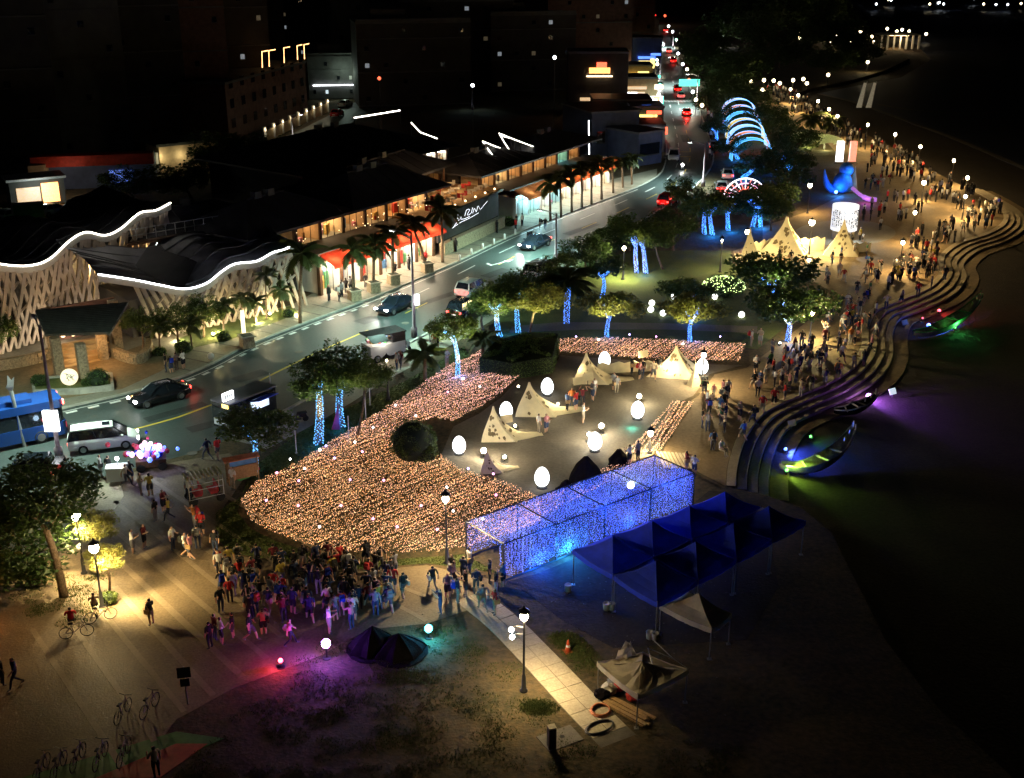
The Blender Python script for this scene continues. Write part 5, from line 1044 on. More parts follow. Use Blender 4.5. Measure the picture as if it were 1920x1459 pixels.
# dark pointed rocks beside the tunnel
for lab, x, y, h, wd in [('dark pointed rock behind the tunnel roof', 1098, 905, 1.9, 2.6), ('small dark rock behind the tunnel', 1062, 920, .8, 1.4), ('dark pointed rock near the tunnel far end', 1160, 872, 1.2, 1.6)]:
    mb = MB(); r_ = random.Random(int(x)); rows = []
    prof = [(wd * .5, 0), (wd * .42, h * .3), (wd * .25, h * .65), (wd * .03, h)]
    mb.lathe(prof, 7); mb.v = [(a + r_.uniform(-.12, .12), b + r_.uniform(-.12, .12), c) for a, b, c in mb.v]; tag(mb.build('rock', M['hull_dark'], None, G(x, y)), lab, 'rock', 'dark rocks by the tunnel')
# blue event tents, two rows of four
ze = 2.25
c00, c10, c11, c01 = G(1072, 1030, ze), G(1232, 1131, ze), G(1512, 976, ze), G(1350, 926, ze)
def bl(a, b): return (c00.lerp(c10, b)).lerp(c01.lerp(c11, b), a)
def tent(name, label, cor, zc, m, group=None, crumple=0, legs=(0, 1, 2, 3), bucket=(), val=.28, legm='grey_metal'):
    base = sum(cor, Vector()) / 4; base.z = 0; t = thing(name, label, 'tent', base, 0, group); cs = [c - base for c in cor]; pk_ = sum(cs, Vector()) / 4; pk_.z = zc; r_ = random.Random(int(cor[0].x * 10))
    mb = MB()
    for i in range(4):
        a, b = cs[i], cs[(i + 1) % 4]; rows = []
        for q in (0, .25, .5, .75, 1):
            rows.append([(a.lerp(b, k / 6)).lerp(pk_, q) - Vector((0, 0, .16 * math.sin(math.pi * q) + .10 * math.sin(math.pi * k / 6) * (1 - q) + crumple * r_.random())) for k in range(7)])
        mb.grid(rows)
    can = mb.build('canopy', M[m], t, smooth=False)
    for i in range(4):
        a, b = cs[i], cs[(i + 1) % 4]; vv = MB(); top = [a.lerp(b, k / 8) - Vector((0, 0, .10 * math.sin(math.pi * k / 8))) for k in range(9)]; out = ((a + b) / 2); out.z = 0; out = out.normalized() * .015
        vv.grid([[p + out for p in top], [p + out * 2 - Vector((0, 0, val * (1 + .1 * (k % 2)))) for k, p in enumerate(top)]]); vv.build('valance', M[m], t)
    for i in legs:
        a = cs[i]; MB().tube([Vector((a.x * .97, a.y * .97, 0)), Vector((a.x * .97, a.y * .97, a.z + .02))], .035, 6).build('leg', M[legm], t)
        MB().box((a.x * .97, a.y * .97, .015), (.22, .22, .03)).build('foot_plate', M['grey_metal'], t)
    tr_ = MB()
    for i in range(4): tr_.tube([cs[i] * .97 - Vector((0, 0, .15)), pk_ - Vector((0, 0, .5))], .02, 4)
    tr_.build('truss', M['grey_metal'], t)
    return t
names = ['nearest', 'second', 'third', 'farthest']
for i in range(4):
    for j in range(2):
        e = .004
        cor = [bl(i / 4 + e, j / 2 + e), bl(i / 4 + e, (j + 1) / 2 - e), bl((i + 1) / 4 - e, (j + 1) / 2 - e), bl((i + 1) / 4 - e, j / 2 + e)]
        tent('event_tent', '%s blue pyramid tent in the %s' % (names[i], ['row beside the light tunnel', 'dark outer row']), cor, ze + 1.05, 'canvas_blue', 'blue event tents', 0, (0, 1, 2, 3) if True else ()) if False else tent('event_tent', '%s blue pyramid tent in the %s' % (names[i], ['row beside the light tunnel', 'dark outer row'][j]), cor, ze + 1.05, 'canvas_blue', 'blue event tents')
bk = MB(); bk.lathe([(.17, 0), (.2, .38), (.21, .4), (.19, .4), (.17, .36)], 12); bkm = bk.mesh('pail', M['bucket'], True); hd = MB().tube([(-.2, 0, .38), (-.12, 0, .56), (.12, 0, .56), (.2, 0, .38)], .012, 4).mesh('handle', M['black_metal'])
for lab, x, y in [('left of two white buckets at the near tent leg', 1137, 1143), ('right of two white buckets at the near tent leg', 1147, 1143), ('white bucket at the far leg near the tunnel', 1065, 1108), ('left white bucket under the middle tent leg', 1218, 1197), ('right white bucket under the middle tent leg', 1228, 1199)]:
    t = thing('bucket', lab, 'bucket', G(x, y), 0, 'white weight buckets'); ob('pail', bkm, t); ob('handle', hd, t)
q = G(1065, 1108); 
zb = 1.85
tent('beige_tent', 'beige pyramid tent beside the dark corner of the blue tents', [G(1237, 1133, zb), G(1335, 1178, zb), G(1372, 1150, zb), G(1290, 1110, zb)], zb + .95, 'canvas_beige')
zc_ = 1.9
tent('collapsed_tent', 'sagging cream tent with torn dented roof at the slab path', [G(1120, 1240, zc_), G(1196, 1302, zc_), G(1291, 1254, zc_), G(1205, 1222, zc_)], zc_ + .45, 'canvas_beige', None, .13)
ct = bpy.data.objects['collapsed_tent']
dr = MB(); r2 = random.Random(3); rows = []
bp_ = (G(1205, 1222, zc_) - ct.location).lerp(G(1120, 1240, zc_) - ct.location, .35) - Vector((0, 0, .25))
for i in range(6):
    rows.append([bp_ + Vector(((k - 2) * .28 * (1 - i / 7), .12 * math.sin(k * 2 + i), .95 * i / 5 + r2.uniform(-.08, .08))) for k in range(5)])
dr.grid(rows); dr.build('bunched_cloth', M['canvas_beige'], ct)
sk = MB()
for a, b in (((1215, 1215), (1225, 1255)), ((1225, 1200), (1262, 1235)), ((1262, 1235), (1290, 1254)), ((1215, 1215), (1262, 1235))): sk.tube([G(*a, zc_ + .35) - ct.location, G(*b, zc_ + .1) - ct.location], .03, 4)
sk.build('bent_frame', M['grey_metal'], ct)
# boat-like sculptures on the dark beach
def boat(label, px, h, wd, m1, m2, z0=-.75, rot=0):
    P = cr([G(x, y, z0) for x, y in px], 6); o = P[0]; t = thing('boat_sculpture', label, 'sculpture', o, 0, 'boat sculptures on the beach'); n = len(P); ou = MB(); inn = MB(); rows = []; rim = []; rm2 = []
    for i, p in enumerate(P):
        q = i / (n - 1); d = (P[min(i + 1, n - 1)] - P[max(i - 1, 0)]).normalized(); sd = Vector((d.y, -d.x, 0)); w_ = wd * (math.sin(math.pi * min(1, .08 + .9 * q)) ** .7) + .03; lift = h * (q ** 3) + .18 * h * ((1 - q) ** 3); c = p - o + Vector((0, 0, lift))
        dep = .55 * wd * 1.2 * (1 - .6 * abs(2 * q - 1)) + .1
        rows.append([c + sd * (w_ / 2 * math.cos(a)) + Vector((0, 0, dep * (1 - math.sin(a)))) for a in [math.pi * k / 8 for k in range(9)]])
        rim.append(rows[-1][0]); rm2.append(rows[-1][-1])
    ou.grid(rows); hu = ou.build('hull', M[m1], t, smooth=True); MB().tube(rim, .06, 5).build('gunwale', M[m2], t); MB().tube(rm2, .06, 5).build('gunwale', M[m2], t)
    for k in (.3, .5, .68):
        i = int(k * (n - 1)); MB().beam(rim[i] - Vector((0, 0, .08)), rm2[i] - Vector((0, 0, .08)), .1).build('thwart', M[m2], t)
    for s_ in range(3):                     # upright fin plates at the raised end
        i = n - 2 - s_ * 2; c = (rim[i] + rm2[i]) / 2; MB().beam(c, c + Vector((0, 0, .5 - .1 * s_)), .08).build('fin', M[m2], t)
    return t
boat('crescent boat sculpture lit blue and green on the beach, farthest one', [(1712, 634), (1745, 632), (1785, 618), (1815, 598), (1836, 580)], 1.2, 1.3, 'driftwood', 'play_green')
boat('small crescent boat sculpture lit violet and blue on the beach, middle one', [(1563, 778), (1590, 780), (1615, 775), (1642, 762)], .8, 1.0, 'hull_dark', 'driftwood')
boat('crescent boat sculpture of pale driftwood lit green on the beach, nearest the steps', [(1462, 884), (1500, 890), (1540, 884), (1575, 862), (1598, 836)], 1.3, 1.2, 'driftwood', 'driftwood')
def drape(label, px, h, wd):
    t = thing('draped_mound', label, 'mound', G(*px), .3, 'dark draped mounds'); mb = MB(); rows = []; r_ = random.Random(int(px[0]))
    for i in range(9):
        q = i / 8; rows.append([Vector((math.cos(a * .3927) * wd * (1 - q ** 1.5) * (1 + .12 * math.cos(a * 2.8 + i * .1)), math.sin(a * .3927) * wd * .8 * (1 - q ** 1.5) * (1 + .1 * math.sin(a * 3)), h * q)) for a in range(17)])
    mb.grid(rows); mb.build('cloth', M['hull_dark'], t, smooth=False); MB().lathe([(wd * 1.1, 0), (wd * 1.12, .05), (wd, .07)], 14).build('base', M['hull_dark'], t)
drape('dark draped mound right of the violet spotlight', (700, 1216), 1.35, 1.25); drape('second dark draped mound before the cyan spotlight', (748, 1222), 1.1, 1.35)
def spot(label, px, e, col, m, r_=.14, z0=0, zz=.35, off=(0, -.2, .3), spread=None):
    t = thing('colour_spotlight', label, 'spotlight', G(*px, z0), 0, 'coloured ground spotlights'); MB().lathe([(.22, 0), (.22, .04), (.05, .06), (.05, zz - .1)], 10).build('stand', M['black_metal'], t); MB().lathe([(.1, zz - .12), (.2, zz - .02), (.2, zz)], 10).build('housing', M['black_metal'], t); MB().ball((0, 0, zz + .06), r_, 10).build('lens', M[m], t, smooth=True)
    (plight((off[0], off[1], zz + off[2]), e, col, .15, t) if z0 > -.1 else slight((0, 0, zz + .55), (2.0, -.7, -.1), e * 2.4, col, 120, .5, t), z0 > -.1 or plight((.3, -.5, zz + .5), e * .09, col, .15, t)); return t
spot('dazzling violet spotlight before the crowd at the bottom', (613, 1234), 620, (.26, .06, 1), 'spot_purple', .24, 0, .8)
spot('small red spotlight left of the violet one', (527, 1252), 150, (1, .06, .12), 'spot_red', .13)
spot('bright cyan spotlight right of the draped mounds', (804, 1196), 420, (.04, .6, 1), 'spot_cyan', .22, 0, .5)
spot('red spotlight on the beach behind the farthest boat', (1760, 590), 200, (1, .05, .05), 'spot_red', .16, -.75); spot('smaller red spotlight beside it on the beach', (1729, 604), 20, (1, .05, .05), 'spot_red', .08, -.75)
spot('blue spotlight at the farthest beach boat', (1740, 618), 1700, (.03, .12, 1), 'spot_blue', .2, -.75); spot('violet spotlight over the middle beach boat', (1628, 752), 800, (.4, .12, 1), 'spot_purple', .22, -.75)
spot('blue spotlight at the nearest beach boat', (1472, 852), 1100, (.03, .08, 1), 'spot_blue', .12, -.75); spot('green spotlight in front of the nearest beach boat', (1519, 828), 30, (.1, 1, .1), 'spot_green', .1, -.75); spot('yellow green spotlight low at the nearest beach boat', (1474, 892), 300, (.5, 1, .08), 'spot_green', .12, -.75)
spot('green spotlight in the hull of the farthest beach boat', (1790, 622), 900, (.1, 1, .2), 'spot_green', .08, -.75)
for lab, x, y in [('small pale sign on the beach below the steps, nearer', 1484, 806), ('small pale sign on the beach below the steps, farther', 1695, 615), ('small pale blue light box on the dark beach', 1672, 746)]:
    t = thing('beach_sign', lab, 'sign', G(x, y, -.75), .5, 'small signs on the beach'); MB().box((0, 0, .55), (.7, .05, .5), 0, 0, 1, -.5).build('panel', M['paper'] if 'blue' not in lab else M['win_white'], t); MB().tube([(0, 0, 0), (0, .03, .5)], .025, 4).build('post', M['grey_metal'], t)
# far attractions -----------------------------------------------------
ra = thing('rainbow_arches', 'row of glowing rainbow vault arches along the roadside park', 'light arches', G(1410, 308))
cols = [('cyan', (.06, .42, .9), .8), ('salmon', (1, .30, .10), .7), ('ice', (.55, .72, 1), .75), ('lemon', (.9, .6, .08), .75), ('sky', (.06, .42, .95), .8), ('coral', (1, .35, .22), .75), ('pearl', (.72, .65, 1), .8)]
for i, (nm, c, e) in enumerate(cols):
    q = i / 6; p = G(1408 - 24 * q, 300 - 82 * q) - G(1410, 308); r0 = 3.3; mb = MB(); rows = []
    for k in range(13):
        a = math.pi * k / 12; rows.append([p + Vector((r0 * math.cos(a), y, .4 + 3.0 * math.sin(a) ** .8 if 0 < k < 12 else 0)) for y in (-1.2, 0, 1.2)])
    mb.grid(rows); vlt = mb.build('vault', glow('arch_' + nm, c, e * 1.5, True), ra)
    rb = MB()
    for y in (-1.2, 1.2): rb.tube([r_[0] + Vector((0, 0 if y < 0 else 2.4, .05)) for r_ in rows], .05, 5)
    rb.build('rib', M['cyan_led'], vlt)
fa = thing('fan_arch', 'half round white and red patterned light arch at the park entrance', 'light arch', G(1396, 372)); d_ = 2.6
for k in range(13):
    a = math.pi * k / 12; MB().tube([(math.cos(a) * 1.1, 0, .2 + math.sin(a) * 1.1), (math.cos(a) * d_ * 1.15, 0, .2 + math.sin(a) * d_)], .07, 5).build('spoke', M['sign_red' if k % 2 else 'sign_white'], fa)
for rr_, m in ((1.1, 'sign_red'), (1.9, 'sign_pink'), (d_, 'sign_white')): MB().tube([(math.cos(math.pi * k / 16) * rr_ * 1.12, -.05, .2 + math.sin(math.pi * k / 16) * rr_) for k in range(17)], .09, 5).build('ring', M[m], fa)
col = thing('lantern_column', 'tall white glowing round column covered in small dark characters', 'lantern', G(1580, 446)); hh = D(1582, 384, G(1580, 446).y).z
MB().lathe([(1.3, 0), (1.3, .9), (1.4, 1.0)], 20).build('base', M['paper'], col, smooth=True); MB().lathe([(1.55, 1.05), (1.55, hh)], 24).build('drum', glow('column_glow', (.97, .97, 1), 1.0), col, smooth=True)
ch = MB()
for r_ in range(9):
    for k in range(14):
        a = -math.pi / 2 + (k - 6.5) * .2; z = 1.6 + (hh - 2.1) * r_ / 8
        if rnd.random() < .25: continue
        c = Vector((math.cos(a) * 1.57, math.sin(a) * 1.57, z)); t_ = Vector((-math.sin(a), math.cos(a), 0))
        for _ in range(3): ch.beam(c + t_ * rnd.uniform(-.1, .1) + Vector((0, 0, rnd.uniform(-.12, .12))), c + t_ * rnd.uniform(-.1, .1) + Vector((0, 0, rnd.uniform(-.12, .12))), .06)
ch.build('characters', M['ink'], col)
slight((0, -1.7, hh - .2), (0, -4, 0), 1800, (.85, .95, 1), 150, 1, col, .4)
bc = thing('blue_creature', 'big blue lit sculpture with curved horn beside the white pillar', 'sculpture', G(1578, 362))
MB().lathe([(.3, 0), (1.5, .5), (1.8, 1.4), (1.4, 2.6), (.7, 3.4), (.05, 3.6)], 16).build('body', M['blue_skin'], bc, smooth=True); MB().tube(cr([Vector((-1.2, 0, .4)), Vector((-2.4, 0, 1.2)), Vector((-3.0, 0, 2.6)), Vector((-3.2, 0, 4.0))], 4), [.8, .75, .7, .65, .6, .55, .5, .42, .36, .3, .22, .14, .05], 10).build('horn', M['blue_skin'], bc, smooth=True)
MB().ball((.5, .2, 3.9), 1.2, 14).build('head', M['blue_skin'], bc, smooth=True); MB().lathe([(.8, 0), (.55, 1.4), (.2, 3.2), (.03, 4.2)], 12, (2.2, 1.2, 0)).build('white_cone', M['wall_white'], bc, smooth=True)
bc.scale = (.85, .85, .85); plight((-1.4, -2.6, 1.0), 420, (.03, .22, 1), .3, bc); plight((1.2, -2.0, 3.5), 160, (.04, .4, 1), .3, bc); MB().ball((-1.4, -1.6, .5), .3, 10).build('lamp', M['spot_blue'], bc)
pt_ = thing('purple_slide', 'curved purple lit tail sculpture on the sand lawn', 'sculpture', G(1612, 378)); MB().tube(cr([Vector((-.8, 1.5, 1.6)), Vector((0, .6, .9)), Vector((1.0, 0, .4)), Vector((2.2, -.1, .25))], 5), [.25] * 8 + [.35] * 8, 10).build('tail', glow('purple_glow', (.5, .12, .9), .5), pt_, smooth=True); plight((.5, -1.4, .8), 90, (.7, .15, 1), .2, pt_)
for lab, x, m in [('white lit square pillar behind the blue sculpture', 1573, 'sign_white'), ('pink lit square pillar behind the blue sculpture', 1597, 'arch_coral')]:
    p = G(x, 306); t = thing('light_pillar', lab, 'pillar', p, 0, 'lit pillars'); zt = D(x, 265, p.y).z; MB().box((0, 0, zt / 2), (1.0, .8, zt)).build('shaft', M[m] if m in M else M['sign_pink'], t); MB().box((0, 0, .15), (1.3, 1.1, .3)).build('base', M['concrete'], t)
for lab, x, y in [('yellow green lit flower canopy, left one', 1510, 275), ('yellow green lit flower canopy, right one', 1545, 280)]:
    p = G(x, y); t = thing('flower_canopy', lab, 'canopy', p, 0, 'flower canopies'); zt = D(x, y - 22, p.y).z; MB().tube([(0, 0, 0), (0, 0, zt)], .15, 6).build('stem', M['grey_metal'], t)
    for k in range(8):
        a = k * .785; mb = MB(); rows = [[Vector((math.cos(a + w_ * .42 * (.3 + q)) * 3.2 * q, math.sin(a + w_ * .42 * (.3 + q)) * 3.2 * q, zt + .3 - .9 * q * q + .25 * math.cos(w_ * 2))) for w_ in (-1, -.5, 0, .5, 1)] for q in (.05, .4, .75, 1)]; mb.grid(rows); mb.build('petal', glow('petal_glow', (.75, .8, .2), .28) if 'petal_glow' not in M else M['petal_glow'], t)
    plight((0, -1, zt - 1.5), 180, (1, .95, .4), .3, t)
# ------------------------------------------------------------------ lamps
def park_lamp(label, base, top_y, e, col=(1, .76, .40), group='park lamp posts', m='lamp_globe', r_=.2, z0=0, hs=None, arms=False, soft=.18, pf=.18, ca=148, aim=(0, 0)):
    p = G(*base, z0); h = D(base[0], top_y, p.y).z - z0 if hs is None else hs
    t = thing('park_lamp', label, 'lamp post', p, 0, group)
    MB().lathe([(.2, 0), (.2, .08), (.12, .14), (.1, .9), (.06, 1.0), (.05, h - .55), (.09, h - .5), (.09, h - .42)], 10).build('pole', M['black_metal'], t, smooth=True)
    MB().ball((0, 0, h - .18), r_, 12, 0, 1.15).build('globe', M[m], t, smooth=True)
    MB().lathe([(.30, h + .10), (.26, h + .16), (.08, h + .30), (.03, h + .42)], 10).build('cap', M['black_metal'], t)
    if arms:
        for s_, dz in ((-.75, -.75), (-.7, -1.15)):
            MB().tube([(0, 0, h + dz), (s_ * .5, -.1, h + dz + .1), (s_ * .7, -.1, h + dz)], .03, 5).build('arm', M['black_metal'], t); MB().ball((s_ * .8, -.15, h + dz - .05), .13, 8).build('spot_head', M['lamp_white'], t)
    slight((0, 0, h - .18 - r_ * 1.2), (aim[0], aim[1], -9), e, col, ca, 1.0, t, soft); plight((0, -.34, h - .16), e * pf, col, soft, t); return t
park_lamp('black lamp post between the amber field and the light tunnel', (838, 1056), 930, 2200, pf=.6)
park_lamp('black lamp post with two extra spot heads beside the slab path', (982, 1296), 1150, 3300, (1, .76, .38), arms=True, pf=.1)
park_lamp('black lamp post in front of the far egg at the promenade corner', (1316, 724), 662, 2400, pf=.55)
park_lamp('black lamp post beside the narrow amber strip', (1218, 850), 808, 1300, pf=.6)
park_lamp('lamp post glowing among leaves at the upper left of the plaza', (158, 1075), 962, 9500, (1, .76, .36), r_=.26, pf=.04)
park_lamp('lamp post at the plaza edge above the cyclists', (192, 1138), 1022, 11500, (1, .74, .33), r_=.26, pf=.05, ca=120, aim=(6.5, 6))
park_lamp('lamp post with the widest glare behind the far tent lanterns', (1517, 476), 414, 8000, (1, .72, .30), r_=.34)
park_lamp('lamp post left of the wide tent lantern', (1398, 480), 432, 2400, (1, .80, .42), r_=.26)
park_lamp('lamp post on the bright green lawn beside the splayed blue trunks', (1168, 524), 462, 5200, (1, .92, .45), r_=.2)
park_lamp('thin lamp post above the netted bush', (1350, 510), 448, 1200, (1, .8, .42), r_=.1)
park_lamp('lamp post in the leaves of the dark spreading tree', (1518, 640), 584, 1500, (1, .80, .36), r_=.15, pf=.8)
park_lamp('roadside lamp post left of the dark pair of trees, unlit panel', (728, 750), 672, 160, r_=.08)
seq = ['first', 'second', 'third', 'fourth', 'fifth', 'sixth', 'seventh', 'eighth', 'ninth', 'tenth', 'eleventh', 'twelfth', 'thirteenth', 'fourteenth', 'fifteenth', 'sixteenth', 'seventeenth', 'eighteenth']
pl_ = [((1686, 512), 452), ((1708, 460), 396), ((1804, 412), 366), ((1806, 392), 331), ((1782, 350), 299), ((1720, 322), 273), ((1673, 300), 250), ((1622, 280), 232), ((1566, 262), 216), ((1550, 250), 203), ((1530, 235), 188), ((1494, 212), 177), ((1480, 195), 166), ((1514, 400), 345), ((1728, 378), 340)]
for i, (b, ty) in enumerate(pl_):
    park_lamp('%s lit lamp post along the promenade counting from the near end' % seq[i] if i < 13 else ['lamp post on the lawn left of the blue sculpture', 'short lamp post on the bright promenade sand'][i - 13], b, ty, 3000 if i < 7 else 2400, (1, .66, .26), 'promenade lamp posts', 'lamp_globe', .2 + .006 * i, pf=.34)
far = [(1371, 133, 20, 1), (1350, 133, 18, 1), (1407, 155, 20, 0), (1431, 152, 18, 0), (1449, 153, 20, 0), (1460, 158, 24, 0), (1485, 152, 24, 0), (1504, 150, 24, 0), (1511, 158, 20, 0), (1428, 170, 12, 0), (1386, 150, 18, 0), (1551, 142, 18, 0), (1625, 118, 18, 0), (1555, 80, 14, 0), (1568, 68, 14, 0), (1557, 65, 12, 0), (1575, 78, 14, 0), (1594, 82, 14, 0), (1612, 60, 14, 0), (1633, 70, 14, 0), (1637, 80, 14, 0), (1616, 84, 14, 0), (1662, 55, 14, 0), (1680, 60, 12, 0), (1690, 57, 12, 0), (1703, 60, 14, 0), (1735, 65, 12, 0), (1498, 72, 14, 0), (1498, 62, 12, 0), (1350, 70, 16, 1), (1354, 72, 16, 1), (1420, 66, 14, 1), (1424, 66, 14, 1)]
def ordn(x, k): return ORD[sum(1 for f_ in far if f_[3] == k and f_[0] + f_[1] * .001 < x + y * .001)]
for i, (x, y, dy, k) in enumerate(far):
    y2 = y + dy; p = G(x, y2); h = D(x, y, p.y).z; t = thing('park_lamp', ('distant %s park lamp at the top right, %s from the left' % ('white' if k else 'warm', ordn(x, k))), 'lamp post', p, 0, 'distant %s park lamps' % ('white' if k else 'warm'))
    MB().tube([(0, 0, 0), (0, 0, h)], .08, 5).build('pole', M['black_metal'], t); MB().ball((0, 0, h + .2), .22 + .0007 * p.y, 8).build('globe', M['far_white' if k else 'far_lamp'], t)
    if i % 3 == 0: plight((0, -.8, h), 450, (1, .78, .42) if not k else (.9, .95, 1), .3, t)
HL = [1456, 1466, 1500, 1530, 1595, 1642, 1665, 1670, 1734, 1742, 1758, 1768, 1843, 1866, 1888, 1913, 1825, 1760]
for i, (x, y) in enumerate([(1456, 2), (1466, 5), (1500, 3), (1530, 5), (1595, 4), (1642, 15), (1665, 6), (1670, 7), (1734, 4), (1742, 15), (1758, 13), (1768, 15), (1843, 15), (1866, 16), (1888, 16), (1913, 14), (1825, 4), (1760, 12)]):
    p = G(x, y + 3); t = thing('harbour_light', 'tiny light on the far shore, %s from the left' % ORD[sum(1 for q_ in HL if q_ < x)], 'light', p, 0, 'far shore lights'); MB().tube([(0, 0, 0), (0, 0, 2)], .2, 4).build('pole', M['black_metal'], t); MB().ball((0, 0, 2.6), .55, 8).build('globe', M['far_white' if i % 3 else 'far_lamp'], t)
for i in range(22):                     # small lights up both sides of the far street
    q = (i // 2) / 10; side = i % 2; x = (1240 - 18 * q if side == 0 else 1312 - 66 * q) + rnd.uniform(-6, 3) * (1 - q); y = 235 - 190 * q + rnd.uniform(-6, 6); p = G(x, y); t = thing('shop_lamp', 'small shop-front lamp on the %s of the far street, %s from the near end' % (('left', 'right')[side], ORD[i // 2]), 'lamp', p, 0, 'shop-front lamps of the far street')
    h = rnd.uniform(2.6, 4.5); MB().tube([(0, 0, 0), (0, 0, h)], .06, 5).build('pole', M['black_metal'], t); MB().ball((0, 0, h + .15), .22 + .0006 * p.y, 8).build('globe', M[rnd.choice(['far_lamp', 'far_white', 'sign_red', 'sign_yellow', 'far_lamp', 'sign_green', 'far_white'])], t)
    if i % 5 == 0: plight((0, -.8, h), 700, (1, .85, .6), .2, t)
# tall street lamps on grey poles beside the road (lit downwards)
def street_lamp(label, base, top_y, toward, e, col=(.58, 1, .84), lean=0, sign=None):
    p = G(*base); h = D(base[0], top_y, p.y).z; t = thing('street_lamp', label, 'street lamp', p, 0, 'tall street lamps'); tw = Vector(toward).normalized()
    MB().lathe([(.3, 0), (.3, .9), (.16, 1.0), (.11, h * .6), (.09, h)], 10).build('pole', M['purple_pole'], t, smooth=True)
    a = tw * 2.2; MB().tube([(0, 0, h - .3), (a.x * .5, a.y * .5, h + .1), (a.x, a.y, h + .15)], .05, 6).build('arm', M['grey_metal'], t); MB().box((a.x, a.y, h + .1), (.7, .28, .14), math.atan2(a.y, a.x)).build('head', M['grey_metal'], t); MB().box((a.x, a.y, h + .015), (.5, .2, .02), math.atan2(a.y, a.x)).build('lens', M['lamp_white'], t)
    slight((a.x, a.y, h - .06), (a.x * 1.6, a.y * 1.6, 0), e * 5.5, col, 146, .8, t, .2)
    if sign:
        MB().box((sign[0], -.2, sign[1]), (sign[2], .25, sign[3])).build('lit_panel', M['sign_white'], t); plight((sign[0], -.7, sign[1]), 60, (.85, .95, 1), .2, t)
    return t
left = Vector((-.8, .6, 0))
street_lamp('tall grey street lamp with small lit panel beside the black sedan', (777, 632), 440, left, 2600, sign=(.35, 3.6, .45, .95))
street_lamp('tall leaning lamp pole with white lit sign box beside the bus', (112, 862), 612, (-.5, .85, 0), 2200, (.75, 1, .8), sign=(-.1, 3.0, 1.0, 1.5))
street_lamp('thin street lamp beyond the dark sedan on the right kerb', (1042, 492), 400, left, 2600)
street_lamp('street lamp at the bend of the road near the red car', (1318, 350), 268, (-1, .1, 0), 2600, (.75, 1, .95))
street_lamp('street lamp along the far street beside the gantry', (1306, 200), 140, (-1, 0, 0), 2600, (.8, 1, .95)); street_lamp('street lamp on the left of the far street junction', (1236, 160), 108, (1, 0, 0), 2400, (.85, 1, .95)); street_lamp('street lamp near the top end of the far street', (1262, 90), 60, (-1, 0, 0), 3000, (.85, 1, .95))
street_lamp('short street lamp in the side street by the pillar wall', (550, 272), 214, (.7, -.4, 0), 700, (.85, 1, .85)); street_lamp('street lamp among the dark roofs with cold blue glare', (886, 205), 160, (.2, -1, 0), 40, (.5, .8, 1))
for lab, x, y in [('cold blue glaring lamp over the dark roofs', 886, 160), ('small lamp in the dark lane left of the pillar wall', 428, 236), ('white lamp high between the dark blocks', 1040, 108), ('red beacon light on the dark roof', 711, 147), ('cyan lit window strip on the far tower', 462, 71), ('white lit window below the cyan strip', 460, 90), ('pale twin lights at the top left', 38, 24), ('teal light at the upper left corner', 9, 27)]:
    p = D(x, y, 236 if x < 500 else 196); t = thing('city_light', lab, 'light', p); m = 'sign_red' if 'red' in lab else ('sign_blue' if 'blue' in lab else ('far_white' if 'white' in lab or 'pale' in lab else ('win_white' if 'cyan' in lab or 'teal' in lab else 'far_lamp')))
    MB().tube([(0, .25, -p.z), (0, .25, .1)], .07, 5).build('pole', M['black_metal'], t)
    if 'strip' in lab or 'twin' in lab: MB().box((0, 0, 0), (2.2, .3, .5)).build('pane', M[m], t); MB().box((0, .2, 0), (2.6, .2, .8)).build('frame', M['black_metal'], t)
    else: MB().ball((0, 0, 0), .3, 8).build('globe', M['far_white' if 'blue' in lab else m], t)
